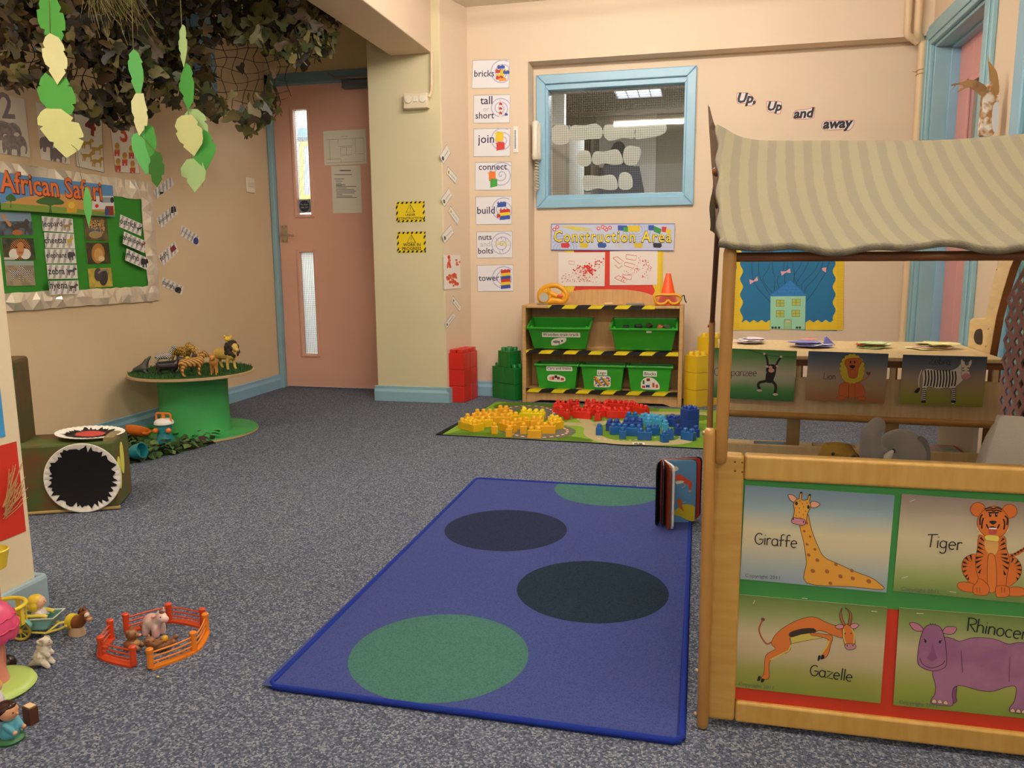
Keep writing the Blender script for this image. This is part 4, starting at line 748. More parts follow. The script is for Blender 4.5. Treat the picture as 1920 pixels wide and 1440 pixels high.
# sensor
c = py(862, 38, YB); t = thing('motion_sensor', 'small cream motion sensor high on the back wall', 'sensor', c); b = MB(); b.box(-.034, .03, -.045, 0, -.06, .062, M('efe2c6', .4)); b.build('case', t, bevel=.01); b = MB(); b.box(-.022, .018, -.05, -.044, -.035, .01, M('ded2b8', .35)); b.build('lens', t, bevel=.004)
b = MB(); b.box(-.012, .008, -.048, -.044, .03, .036, M('7d5a44', .4)); b.build('indicator', t)
# the column of seven word cards
CW = ('y', YB); LAV = M('b9b7d8', .6); gcw = 'construction word cards beside the blue window'
def spiral(s, cx, cy, r):
    pts = []
    for i in range(70): a = i*.27; q = r*i/69; pts.append((cx+q*cos(a), cy+q*sin(a)))
    x0, y0 = s.uv((cx-r, cy)); x1, _ = s.uv((cx+r, cy)); s.line([p for p in pts if s.uv(p)[0] < s.w-.001 and 0 < s.uv(p)[1] < s.h-.001], .0062, LAV)
def brick(s, x, y, w, h, c, n=2, d=4):
    m = M(c, .5); s.poly([(x, y), (x+w, y-d), (x+w, y+h-d), (x, y+h)], m, False); s.poly([(x, y), (x+w, y-d), (x+w-d, y-d*1.6), (x-d, y-d*.6)], m, False)
    for i in range(n): s.ell((x+w*(i+.4)/n-d*.4, y-d*1.1-2), w/n*.26, 2.6, m, 10, ol=M('5a2a2a'), ow=.0006)
T3 = (800, 80, 3)
for (y0, y1, xl, xr, words, fn, lb) in (
 (100, 257, 259, 468, [('bricks', 268, 380, 192)], lambda s: (spiral(s, 425, 168, 75), [brick(s, x, y, 42, 14, c) for x, y, c in ((398, 135, '2f52a8'), (388, 158, 'c8322a'), (415, 160, 'e8c82c'), (430, 165, '2f52a8'), (395, 180, 'e8c82c'), (390, 195, 'c8322a'), (408, 205, 'e89a3c'))]), "'bricks', topmost"),
 (297, 453, 266, 470, [('tall', 302, 370, 347), ('short', 275, 380, 428)], lambda s: (spiral(s, 415, 370, 60), [brick(s, 408, 330+i*13, 18, 10, 'c0392e' if i % 2 else 'e8dcd2', 1, 2) for i in range(7)], brick(s, 440, 402, 17, 10, '4a4a9a', 1, 2)), "'tall or short'"),
 (485, 641, 266, 471, [('join', 288, 380, 565)], lambda s: (spiral(s, 425, 548, 72), brick(s, 388, 515, 44, 45, 'e8c82c', 1, 9), brick(s, 393, 572, 46, 36, 'd63a32', 1, 9)), "'join' above the connect card"),
 (675, 830, 273, 476, [('connect', 293, 452, 716)], lambda s: (spiral(s, 420, 745, 75), brick(s, 350, 738, 38, 40, 'ea7a30', 1, 9), brick(s, 358, 780, 40, 36, '3f9a3c', 1, 9)), "'connect' in the middle of the column"),
 (868, 1023, 276, 479, [('build', 285, 384, 963)], lambda s: (spiral(s, 430, 940, 72), brick(s, 398, 905, 50, 22, '2f52a8', 3, 6), brick(s, 412, 945, 58, 16, 'c8322a', 3, 6), brick(s, 412, 962, 58, 16, 'e8c82c', 0, 6), brick(s, 412, 980, 58, 18, '2f52a8', 0, 6), brick(s, 395, 972, 20, 14, 'c8322a', 1, 4)), "'build' above the nuts and bolts card"),
 (1065, 1212, 281, 481, [('nuts', 293, 366, 1110), ('bolts', 290, 375, 1187)], lambda s: (spiral(s, 425, 1135, 70), [s.line([(378+a, 1120+d), (466-a, 1140-d)], .0035, M('d8c860')) for a, d in ((0, 0), (8, 14), (0, 25), (20, -8))], [s.line([(x, y), (x+5, y+16)], .003, M('8a86a0')) for x, y in ((390, 1098), (418, 1090), (442, 1100), (410, 1170), (425, 1160))]), "'nuts and bolts'"),
 (1253, 1400, 284, 486, [('tower', 293, 409, 1340)], lambda s: (spiral(s, 430, 1325, 70), [brick(s, 418, 1285+i*17, 54, 16, c, 3 if i == 0 else 0, 6) for i, c in enumerate(('c8322a', 'e8c82c', '3a4fa0', 'c8322a', 'e8c82c', '3a4fa0'))]), "'tower', lowest of the column")):
    s = Sheet(CW, (xl, y0), (xr, y0-4), (xl+3, y1), M('e9e6ea', .5), tf=T3, off=.001, border=(M('3c3c46'), .0016)); fn(s)
    for (wd, a, c_, y) in words: s.text(wd, (a, y), (c_, y-2), M('26264a'), bold=.008)
    if 'tall' in lb: s.text('or', (320, 386), (350, 385), M('b8b6c0'))
    if 'nuts' in lb: s.text('and', (303, 1148), (358, 1146), M('b8b6c0'))
    s.done('word_card', 'white word card reading %s of the seven beside the blue window' % lb if lb[-1] != 'n' and 'above' not in lb else 'white word card reading %s' % lb, 'card', group=gcw)
# thermometer and wall phone
c = py(967, 262, YB); t = thing('thermometer', 'slim white wall thermometer between the join card and the phone', 'thermometer', c); b = MB(); b.box(-.0145, .0145, -.006, 0, -.072, .072, M('efeae0', .4)); b.build('plate', t, bevel=.005)
b = MB(); b.tube([(0, -.008, -.05), (0, -.008, .05)], .0025, M('7a8aa8', .3), 8); b.build('tube', t); b = MB()
for i in range(13): b.box(-.009, -.003, -.0068, -.006, -.048+i*.008, -.0466+i*.008, INK)
b.build('scale', t)
c = py(998, 270, YR); c = V3((-.935, YR, c.z)); t = thing('wall_phone', 'cream wall telephone with a coiled cord left of the blue window', 'telephone', c); pm = M('ece3d0', .35)
b = MB(); b.box(-.007, .040, -.085, -.022, -.10, .105, pm); b.build('base', t, bevel=.012)
b = MB(); b.tube(crom([(.018, -.09, .098), (.02, -.11, .07), (.02, -.112, -.05), (.018, -.095, -.09)], False, 5), [.02]*4+[.016]*8+[.02]*4, pm, 12); b.build('handset', t, smooth=50)
b = MB(); b.tube([(.018+.011*cos(i*.9), -.06+.011*sin(i*.9), -.10-.0023*i) for i in range(76)], .0036, M('d2c4a8', .4), 6); b.build('coiled_cord', t, smooth=60)
# cards on the side of the pillar
SN = (V3((1.378-1.305, 0, 0)) + V3((0, 0, 0))); ax = V3((.073, .27, 0)).normalized(); SP = ('o', V3((-1.378, 4.25, 1)), V3((ax.y, -ax.x, 0)))
T8 = (820, 260, 4); g8 = 'small dashed cards on the pillar side'
for TL, TR, BL, col, lb in (((15, 130), (70, 45), (32, 210), '3a3a40', 'small tilted card, highest on the side of the pillar'), ((78, 210), (148, 290), (78, 275), 'c89a30', 'small tilted card with a yellow mark, second down the pillar side'), ((25, 455), (85, 370), (38, 530), '4a5a30', 'small tilted card with a green mark, third down the pillar side'), ((98, 505), (165, 600), (97, 572), 'd8b050', 'small tilted card, fourth down the pillar side'), ((30, 725), (100, 645), (42, 800), '5a5a5a', 'small tilted card just above the red painting on the pillar side'), ((117, 1180), (178, 1260), (110, 1225), '4a7a30', 'small tilted card with a green mark just below the red painting'), ((52, 1390), (120, 1300), (60, 1436), '5a5a64', 'small tilted card, lowest on the side of the pillar')):
    a, c_, e = [Sheet.hit(type('q', (), {'tf': T8, 'plane': SP})(), p) for p in (TL, TR, BL)]
    s = Sheet(SP, TL, TR, BL, M('ece6dc', .6), tf=T8, off=.001, border=(M('5a5048'), .002)); w, h = s.w, s.h
    s.ell((w*.18, h*.55), h*.2, h*.22, M(col), raw=True); s.line([(w*(.36+.04*k), h*(.5+.12*(k % 2))) for k in range(14)], .003, M('6a6878'), raw=True); s.done('small_card', lb, 'card', group=g8)
s = Sheet(SP, (42, 872), (168, 872), (52, 1130), M('ece4da', .7), tf=T8, off=.002); R_ = random.Random(9)
for i in range(46):
    cx, cy = R_.choice(((75, 920), (80, 940), (140, 930), (120, 1020), (135, 1040), (110, 1060), (85, 1050), (130, 1080))); s.ell((cx+R_.gauss(0, 9), cy+R_.gauss(0, 12)), 5+8*R_.random(), 7+10*R_.random(), M(R_.choice(('d6452c', 'e0704a', 'd8563c')), .6), 9)
s.done('painting', 'small red splodge painting on the side of the pillar', 'painting')
# Construction Area banner and board
RW = ('y', YR); T7 = (1030, 410, 7.385); TY = M('efcf2a', .6)
t = thing('construction_board', 'red backed board with wavy yellow edging behind the toy shelf', 'display board', py(1155, 500, YR))
s = Sheet(RW, (215, 425), (1575, 440), (215, 1150), M('dc3f30', .7), tf=T7, t=.002, off=.0006); s.done('red_backing', parent=t)
b = MB()
for side in (0, 1):
    pts = []; n = 40
    for i in range(n+1):
        y = 430+720*i/n; wv = (14*sin(i*.75)+(18 if y > 900 else 0))
        pts.append((330+wv, y) if side == 0 else (1485-wv-(20 if y > 900 else 0), y))
    o_ = [(212, 430), (212, 1150)] if side == 0 else [(1578, 440), (1560, 1150)]
    q = [py(x/T7[2]+1030, y/T7[2]+410, YR-.004) for x, y in [o_[0]] + pts + [o_[1]]]; b2 = MB(); b2.prism(q, (0, .0015, 0), TY)
    for i in range(60): z = q[0].z-.004-(q[0].z-q[-1].z)*i/60; xa = q[0].x; b2.box(xa+(.001 if side == 0 else -.014), xa+(.014 if side == 0 else -.001), YR-.0045, YR-.004, z-.0006, z+.0006, M('c9a51e', .6))
    b2.build('yellow_edging', t).location = -t.location
s = Sheet(RW, (30, 75), (1738, 72), (30, 432), M('c6cbe4', .5), tf=T7, off=.009, border=(M('4a5aa8'), .004)); lb_ = M('a9b3da', .6)
for cx, cy, R0 in ((180, 420, 200), (1210, 150, 190)):
    for k in range(5):
        run = []
        for a in list(range(65)) + [None]:
            p = None if a is None else (cx+R0*(k+1)/5*cos(a*.1), cy+R0*(k+1)/5*.9*sin(a*.1))
            if p and 82 < p[1] < 425 and p[0] > 40: run.append(p)
            else:
                if len(run) > 1: s.line(run, .006, lb_)
                run = []
for x, y in ((70, 150), (110, 115), (680, 135), (740, 115), (790, 150), (840, 125), (770, 130)): s.ell((x, y), 26, 26, M('d8343c'), 16); s.ell((x, y), 14, 14, M('e8e2e8'), 14)
for i in range(9): s.line([(160+20*i, 95+12*(i % 3)), (420+22*i, 180-14*(i % 4))], .0035, M('dccf50'))
for q, c in (([(948, 90), (1080, 95), (1075, 165), (950, 165)], '2f52a8'), ([(1025, 120), (1090, 110), (1090, 185), (1030, 180)], '3f9a3c'), ([(1090, 95), (1255, 95), (1255, 180), (1090, 180)], 'e3c52c'), ([(1370, 90), (1450, 90), (1450, 165), (1372, 160)], '2f52a8'), ([(1450, 100), (1555, 145), (1535, 215), (1445, 180)], '2f8a3c'), ([(1560, 110), (1625, 115), (1610, 190), (1555, 180)], 'd23a34'), ([(1625, 135), (1695, 160), (1670, 220), (1612, 195)], 'e3c52c')): s.poly(q, M(c), False)
for x, c in ((220, 'c8343a'), (478, 'd8c02c'), (728, '2f52a0'), (970, 'c8c8cc'), (1230, 'd8b82c'), (1495, '22222a')): s.poly([(x-62, 350), (x-40, 335), (x+55, 338), (x+65, 380), (x+40, 405), (x-50, 400)], M(c), False)
s.text('Construction Area', (58, 322), (1695, 328), M('3a3416'), bold=.04, ys=1.2, sp=1.16); s.text('Construction Area', (64, 318), (1690, 324), M('f2d935'), bold=.008, ys=1.2, sp=1.16)
s.done('board_banner', 'lilac banner reading Construction Area above the toy shelf', 'banner')
gpt = 'red print paintings on the construction board'
s = Sheet(RW, (125, 468), (772, 465), (125, 932), M('ece3da', .7), tf=T7, off=.006); R_ = random.Random(2); rd = [M(c, .6) for c in ('d8281c', 'cf4434', 'c25a4c')]
for i in range(150): cx, cy = R_.choice(((560, 690), (540, 720), (520, 690), (600, 720), (420, 720), (680, 620))); s.ell((cx+R_.gauss(0, 45), cy+R_.gauss(0, 38)), 4+13*R_.random()**2, 4+13*R_.random()**2, rd[0] if hypot(cx-550, cy-700) < 70 else rd[1], 8)
for i in range(80): s.ell((170+R_.random()*520, 880-R_.random()*120*(.3+R_.random())), 3+6*R_.random(), 3+6*R_.random(), rd[2], 8)
s.line([(270, 585), (350, 590), (345, 635), (275, 630), (270, 590)], .002, rd[2]); s.done('painting', 'white paper with a big red blotch, left painting above the toy shelf', 'painting', group=gpt)
s = Sheet(RW, (838, 452), (1500, 440), (838, 922), M('ece3da', .7), tf=T7, off=.006)
for q in ([(1065, 495), (1210, 515), (1195, 580), (1060, 555), (1065, 495)], [(1050, 600), (1185, 635), (1165, 690), (1040, 650), (1050, 600)], [(905, 820), (960, 790), (1075, 840), (1050, 890), (905, 825)], [(1010, 780), (1145, 780), (1130, 845), (1060, 835), (1010, 790)], [(880, 545), (940, 525), (1025, 590), (975, 630), (880, 545)]): s.line(q, .0032, M('cf5a3c', .6))
for i in range(90): cx, cy = R_.choice(((1290, 590), (1330, 600), (1370, 700), (1330, 810), (1220, 700), (1100, 760), (1020, 820))); s.ell((cx+R_.gauss(0, 32), cy+R_.gauss(0, 22)), 3+6*R_.random(), 3+6*R_.random(), rd[1], 8)
s.line([(910, 640), (960, 690), (1010, 650)], .006, M('d8a890')); s.done('painting', 'white paper with printed red brick outlines, right painting above the toy shelf', 'painting', group=gpt)
# ================================================================ toy shelf
SX0, SX1, SY = -.947, -.083, 4.335; SB = 4.515
Z34 = lambda y: py(1130, y, SY).z
zt, zm, zb = .552, Z34(663), Z34(737)
t = thing('toy_shelf', 'low maple shelf unit with hazard tape on its edges', 'shelf unit', ((SX0+SX1)/2, SY, 0)); mw = M('cda36a', .5, kind='wood', h2='c0935a', vscale=5, scale=(2, 2, 14)); mh = M('cfa66e', .5, kind='wood', h2='c2965e', vscale=5, scale=(14, 2, 2)); hx_ = (SX1-SX0)/2
for sx in (-1, 1):
    b = MB(); b.box(sx*hx_-.011, sx*hx_+.011, 0, SB-SY, 0, zt, mw); b.build('side_panel', t, bevel=.003)
b = MB(); b.prism([(-hx_+.011, SB-SY-.008, .06), (hx_-.011, SB-SY-.008, .06), (hx_-.011, SB-SY-.008, zt)] + [(hx_*.80*cos(a)*.98, SB-SY-.008, zt+.005+.075*(1-abs(cos(a))**3.5)) for a in [pi*i/24 for i in range(25)]] + [(-hx_+.011, SB-SY-.008, zt)], (0, .008, 0), mh); b.build('back_panel', t, bevel=.002)
def shelfz(z, nm, y1=SB-SY-.008): b = MB(); b.box(-hx_+.011, hx_-.011, .0, y1, z-.016, z, mh); return b.build(nm, t, bevel=.002)
tYL, tBK = M('eed21e', .35), M('18171a', .35)
def tapez(z, sh, nm, x0=-hx_+.012, x1=hx_-.012, n=12, ph=0):
    b = MB(); w = (x1-x0)/n; h = .019
    def sg(u, mt, e):
        b.prism([(max(x0, min(x1, u)), -e, z-h), (max(x0, min(x1, u+w)), -e, z-h), (max(x0, min(x1, u+w+.022)), -e, z+.0012), (max(x0, min(x1, u+.022)), -e, z+.0012)], (0, e-.0002, 0), mt)
        b.prism([(max(x0, min(x1, u+.022)), -e, z+.0012), (max(x0, min(x1, u+w+.022)), -e, z+.0012), (max(x0, min(x1, u+w+.04)), .03, z+.0012), (max(x0, min(x1, u+.04)), .03, z+.0012)], (0, 0, -.001), mt)
    for k in range(-1, n+1): sg(x0+w*k, tYL if (k+ph) % 2 == 0 else tBK, .0014)
    b.build('hazard_tape', sh)
st = shelfz(zt, 'top_shelf'); tapez(zt, st, '', x0=py(1028, 575, SY).x-(SX0+SX1)/2, x1=py(1228, 575, SY).x-(SX0+SX1)/2, n=8, ph=1)
sm_ = shelfz(zm+.012, 'middle_shelf'); tapez(zm+.012, sm_, '', ph=1); sb_ = shelfz(zb+.012, 'bottom_shelf'); tapez(zb+.012, sb_, '', ph=0)
b = MB(); b.prism([(-hx_+.011, .012, zb-.004), (hx_-.011, .012, zb-.004), (hx_-.011, .012, .0), (hx_-.05, .012, 0), (hx_-.09, .012, .014), (-hx_+.09, .012, .014), (-hx_+.05, .012, 0), (-hx_+.011, .012, 0)], (0, .014, 0), mh); b.build('plinth', t, bevel=.002)
# green bins
gb = M('2f9a2c', .35); gl = M('3fae38', .35)
def bin_(x0, x1, z0, h, depth, tilt, label, y0, stick):
    w0 = (x1-x0)/2; cx = (x0+x1)/2; t = thing('storage_bin', label, 'bin', (cx, y0, z0), 0, 'green storage bins in the toy shelf'); Rm = Matrix.Rotation(tilt, 3, 'X'); b = MB()
    wt, wb = w0, w0*.86; th = .004
    def ring(wx, ya, yb, z): return [Rm @ V3(p) for p in ((-wx, ya, z), (wx, ya, z), (wx, yb, z), (-wx, yb, z))]
    q = .018*h/.13; rs = [ring(wb, q, depth-q, 0), ring(wt, 0, depth, h), ring(wt+.007, -.007, depth+.007, h), ring(wt+.007, -.007, depth+.007, h-.012), ring(wt+.004, -.004, depth+.004, h-.012)]
    inn = [ring(wb-th, q+th, depth-q-th, th), ring(wt-th, th, depth-th, h)]
    vs = sum(rs, []); fs = [(0, 3, 2, 1)] + [(a*4+i, a*4+(i+1) % 4, (a+1)*4+(i+1) % 4, (a+1)*4+i) for a in (0,) for i in range(4)]
    fs += [(8+i, 12+i, 12+(i+1) % 4, 8+(i+1) % 4) for i in range(4)] + [(12+i, 16+i, 16+(i+1) % 4, 12+(i+1) % 4) for i in range(4)]
    k = len(vs); vs += sum(inn, []); fs += [(k, k+1, k+2, k+3)] + [(k+i, k+4+i, k+4+(i+1) % 4, k+(i+1) % 4) for i in range(4)] + [(8+i, 8+(i+1) % 4, k+4+(i+1) % 4, k+4+i) for i in range(4)]
    b.add(vs, fs, gb); b.build('body', t, bevel=.003)
    b = MB()
    for sx in (-1, 1): p = [Rm @ V3((sx*(wt-.011), y, z)) for y, z in ((.006, h-.004), (.034, h-.004), (.028, h-.05), (.010, h-.05))]; b.prism(p, Rm @ V3((-sx*.012, 0, 0)), gl)
    if tilt > .05: b.build('corner_web', t, bevel=.002)
    n = Rm @ V3((0, -1, -q/h)).normalized(); fo = V3((cx, y0, z0)) + Rm @ V3((0, q, 0)); stick(t, ('o', fo, n))
    return t
def rr(s, x0, y0, x1, y1, mat): r = (y1-y0)*.4; s.poly([(x0+r, y0), (x1-r, y0), (x1, y0+r), (x1, y1-r), (x1-r, y1), (x0+r, y1), (x0, y1-r), (x0, y0+r)], mat, True, k=3)
T5 = (960, 400, 3.79)
def lab(pl, t, x0, y0, x1, y1, txt, pts, art):
    s = Sheet(pl, (x0, y0), (x1, y0+2), (x0, y1), WHT, tf=T5, off=.0012); m = .1*(x1-x0)*0
    s.text(txt, (x0+8, y1-9), (x1-8, y1-7), INK, bold=.01); s.done('name_label', parent=t, label=None if txt[0] == 'L' else 'white name label reading '+txt)
    xs = [p[0] for p in pts]; ys = [p[1] for p in pts]; s = Sheet(pl, (min(xs), min(ys)), (max(xs), min(ys)), (min(xs), max(ys)), WHT, tf=T5, off=.001); s.b = MB(); s.poly(pts, WHT, True, k=3); art(s); s.done('picture_label', parent=t)
def dots(s, P): [s.rect(x-w, y-h, x+w, y+h, M(c)) for x, y, w, h, c in P]
X34 = lambda x, z=.45: py(x, 640, SY).x
zu = zm+.013
bin_(X34(992), X34(1106), zu, .138, .155, .3, 'green bin labelled Wooden train track at the upper left of the shelf', SY+.004, lambda t, pl: lab(pl, t, 212, 845, 484, 878, 'Wooden train track', [(275, 920), (300, 890), (385, 882), (380, 912), (330, 935), (285, 938)], lambda s: (s.ell((312, 912), 22, 10, GREY), s.rect(332, 905, 338, 930, INK), s.rect(350, 900, 362, 912, INK))))
bin_(X34(1146), X34(1268), zu, .138, .155, .3, 'green bin full of odd toys at the upper right of the shelf', SY+.004, lambda t, pl: Sheet(pl, (955, 825), (992, 825), (955, 848), WHT, tf=T5, off=.001).done('name_label', parent=t))
zl = zb+.013
bin_(X34(1003), X34(1083), zl, .143, .14, .0, 'green bin labelled Cars and trains, left of the bottom row', SY+.006, lambda t, pl: lab(pl, t, 244, 1080, 428, 1118, 'Cars and trains', [(250, 1165), (270, 1145), (330, 1148), (375, 1165), (378, 1190), (340, 1198), (260, 1188)], lambda s: dots(s, [(275, 1172, 10, 10, 'e0a060'), (293, 1170, 8, 12, 'c83a34'), (312, 1160, 9, 10, '22222a'), (330, 1170, 10, 10, '8a2c2c'), (358, 1178, 11, 9, 'c83a34')])))
bin_(X34(1089), X34(1171), zl, .143, .14, .0, 'green bin with a picture of coloured bricks, middle of the bottom row', SY+.006, lambda t, pl: lab(pl, t, 604, 1112, 676, 1150, 'Lego', [(580, 1160), (640, 1157), (697, 1160), (700, 1200), (695, 1232), (640, 1236), (585, 1232), (580, 1200)], lambda s: dots(s, [(588+((i*37) % 104), 1166+((i*23) % 60), 7, 6, ('d83a2c', 'e8c82c', '3050a8', '3f9a3c', 'e8843c', 'efe8dc')[i % 6]) for i in range(50)])))
bin_(X34(1177), X34(1261), zl, .143, .14, .0, 'green bin labelled Blocks, right of the bottom row', SY+.006, lambda t, pl: lab(pl, t, 932, 1120, 1030, 1158, 'Blocks', [(915, 1240), (920, 1190), (960, 1165), (1010, 1175), (1045, 1215), (1048, 1250), (970, 1252)], lambda s: dots(s, [(935, 1200, 7, 14, '3f6a4a'), (968, 1182, 12, 10, '8a2c2c'), (935, 1232, 12, 8, 'c83a34'), (965, 1228, 14, 9, '3050a8'), (1005, 1220, 8, 16, 'c8602c'), (1030, 1228, 8, 12, 'c83a34'), (968, 1205, 7, 8, '444')] if False else [(935, 1200, 7, 14, '3f6a4a'), (968, 1182, 12, 10, '8a2c2c'), (935, 1232, 12, 8, 'c83a34'), (965, 1228, 14, 9, '3050a8'), (1005, 1220, 8, 16, 'c8602c'), (1030, 1228, 8, 12, 'c83a34')])))
# odd toys in the upper right bin
R_ = random.Random(6)
for i, (x, c, lbx) in enumerate(((1172, '2a2a2c', 'dark grey block poking out at the left of the right-hand upper bin'), (1196, '33382a', 'olive block in the right-hand upper bin'), (1216, '4a2c22', 'brown block in the middle of the right-hand upper bin'), (1236, 'b0522c', 'rust coloured block at the right of the upper bin'), (1249, '55524e', 'grey block at the far right of the upper bin'))):
    p = V3((X34(x), SY+.045+.015*(i % 2), zu+.128+.006*(i % 3))); b = MB(); b.box(-.016-.006*(i % 2), .016, -.014, .014, -.008, .010+.006*(i == 3), M(c, .5), rot=Matrix.Rotation(.5*i, 3, 'Z') @ Matrix.Rotation(.4, 3, 'X'), piv=(0, 0, 0)); o = b.build('toy_block', bevel=.003, label=lbx, cat='toy', group='odd toys in the upper right bin'); o.location = p
# things on top: toy saw, cone, goggles, scraps
c = py(1036, 567, SY+.06); c.z = zt+.001; t = thing('toy_saw', 'yellow toy circular saw on the left end of the shelf top', 'toy saw', c, 0); ys_ = M('eba41c', .4)
b = MB()
ring = crom([(-.072, 0, .03), (-.066, 0, .075), (-.03, 0, .10), (.02, 0, .105), (.06, 0, .085), (.08, 0, .05), (.06, 0, .018), (.01, 0, .02), (-.04, 0, .012)], True, 5)
b.tube(ring, .0145, ys_, 10, closed=True); b.tube([(-.03, 0, .10), (-.012, 0, .06), (-.02, 0, .015)], .013, ys_, 10); b.tube([(-.012, 0, .062), (.03, 0, .045), (.07, 0, .04)], .014, ys_, 10); b.ball((-.05, 0, .045), (.028, .015, .036), ys_); b.ball((-.04, 0, .075), (.03, .014, .024), ys_); b.ball((.0, 0, .022), (.07, .014, .016), ys_); b.ball((.062, 0, .045), (.018, .014, .034), ys_); b.build('body', t, smooth=60)
b = MB(); b.lathe([(.026, -.004), (.026, .004)], M('b9b2a4', .4), (-.045, -.018, .04), 20, R=Matrix.Rotation(pi/2, 3, 'X')); b.build('blade', t)
b = MB(); b.ball((.045, -.012, .048), (.02, .006, .01), M('e0603a', .4)); b.build('trigger', t, smooth=60)
b = MB(); b.box(-.085, -.02, -.03, .03, 0, .006, M('8a8276', .4)); b.build('sole_plate', t, bevel=.002)
oc = M('ff5a1e', .45); c = py(1252, 569, SY+.06); c.z = zt+.001; t = thing('traffic_cone', 'small orange traffic cone at the right end of the shelf top', 'traffic cone', c)
b = MB(); b.box(-.065, .065, -.05, .065, 0, .016, oc); b.build('base', t, bevel=.004); b = MB(); b.lathe([(.05, .016), (.046, .03), (.013, .168), (.011, .17), (0, .17)], oc, n=28); b.build('cone', t, smooth=40)
c = py(1253, 556, SY+.004); t = thing('toy_goggles', 'orange-yellow toy safety goggles leaning on the cone', 'goggles', (c.x-.004, SY+.008, zt+.001), .0); 
b = MB(); g_ = crom([(-.068, 0, .05), (-.04, 0, .058), (0, 0, .057), (.045, 0, .058), (.068, 0, .045), (.062, 0, .022), (.04, 0, .010), (.018, 0, .014), (.004, 0, .028), (-.012, 0, .012), (-.04, 0, .008), (-.062, 0, .018)], True, 4); b.tube(g_, .0075, ys_, 8, closed=True); b.build('frame', t, smooth=60)
b = MB(); b.prism(g_, (0, .001, 0), glass('ffe2c0')); b.build('lens', t)
b = MB(); b.tube(crom([(.068, 0, .04), (.085, .01, .055), (.09, .0, .035), (.1, .0, .015)], False, 5), .003, BLK, 6); b.build('strap', t, smooth=60)
for (x, y, w_, c_, lb, nm_) in ((1191, 566, .05, '7d8288', 'grey pencil-like tool lying on the shelf top behind the tape', 'toy_tool'), (1141, 567, .022, 'e8c8a0', 'tiny orange scrap on the shelf top near the middle', 'paper_scrap')):
    p = py(x, y, SY+.07); b = MB(); b.tube([(p.x-w_, SY+.07, zt+.006), (p.x+w_, SY+.08, zt+.006)], .005, M(c_, .5), 8); b.build(nm_, loc=(p.x, SY+.07, zt+.006), label=lb, cat='toy' if 'tool' in nm_ else 'scrap')
# ================================================================ big hollow blocks, one object each
def bigblock(pos, rz, mat, label, grp, s=.094, oblong=False, studs=True):
    t = thing('giant_block', label, 'block', pos, rz, grp); b = MB(); b.box(-s/2, s/2, -s/2, s/2, 0, s-.001, mat); b.build('body', t, bevel=.002); b = MB()
    if not studs: return t
    for x in (-1, 1):
        for y in (-1, 1):
            if oblong: b.box(x*s*.24-s*.19, x*s*.24+s*.19, y*s*.24-s*.19, y*s*.24+s*.19, s-.001, s+.02, mat)
            else: b.lathe([(s*.17, s-.001), (s*.17, s+.016), (s*.15, s+.019), (0, s+.02)], mat, (x*s*.24, y*s*.24, 0), 20)
    b.build('studs', t, bevel=.002 if oblong else 0, smooth=40); return t
rm, gm_, ym = M('d62a1e', .35, coat=.2), M('157a35', .35, coat=.2), M('e8c22a', .35, coat=.2)
q = V3((-1.274, 4.262, 0)); u_ = V3((cos(.06), sin(.06), 0)); v_ = V3((-sin(.06)*0+.0, 1, 0))
for k in range(3):
    for j in range(2):
        bigblock((q.x-.0485+.014*j+.004, q.y+.0485+.0975*j, .0942*k), -.14, rm, ('red giant block, %s of the %s stack by the pillar' % (('bottom', 'middle', 'top')[k], ('front', 'rear')[j])), 'red giant blocks by the pillar', oblong=True, studs=k == 2)
gq = py(962, 752, 4.3); gq = pz(965, 752); ra = radians(48)
gu = V3((-cos(ra-.42), sin(ra-.42), 0)); gv = V3((cos(1.15), sin(1.15), 0)); ga = math.atan2(gv.y, gv.x)-pi/2
a_ = radians(-33); e1 = V3((cos(a_), sin(a_), 0)); e2 = V3((-sin(a_), cos(a_), 0)); s_ = .0945; fc = gq
def gp2(i, j, k): p = fc - e1*(s_*(i+.5)) + e2*(s_*(j+.5)); return (p.x, p.y, s_*k)
for k in range(2):
    for i in range(2): bigblock(gp2(i, 0, k), a_, gm_, 'green giant block, %s of the %s stack left of the shelf' % (('bottom', 'upper')[k], ('right-hand', 'left-hand')[i]), 'green giant blocks left of the shelf', studs=k == 1)
p = fc - e1*(s_*.95) + e2*(s_*.5); bigblock((p.x, p.y, s_*2+.0), a_, gm_, 'green giant block crowning the two green stacks', 'green giant blocks left of the shelf')
yq = pz(1304, 765); ya = radians(40); f1 = V3((cos(ya), sin(ya), 0)); f2 = V3((-sin(ya), cos(ya), 0))
for k in range(3): p = yq + V3((0, .069, 0)); bigblock((p.x, p.y, s_*k), radians(45), ym, 'yellow giant block, %s of the front stack right of the shelf' % ('bottom', 'middle', 'top')[k], 'yellow giant blocks right of the shelf', studs=k == 2)
for k in range(4): p = yq + V3((.055, .125, 0)); bigblock((p.x+.012, p.y+.01, s_*k), radians(45), ym, 'yellow giant block, %s of the tall rear stack right of the shelf' % ('lowest', 'second up', 'third up', 'topmost')[k], 'yellow giant blocks right of the shelf', studs=k == 3)
# ================================================================ play mat with small bricks
T6 = (800, 720, 3.4286); mz = .006
MG, MG2, MGD, MRD, MBE = M('668a2a', .9, bump=.3, bscale=300), M('82a438', .9), M('567420', .9), M('6a6a5c', .9), M('b5a67c', .9)
c0, c1, c2 = pz(817, 816), pz(1345, 844), pz(930, 755); ex = (c1-c0).normalized(); c3 = c1 + (c2-c0); 

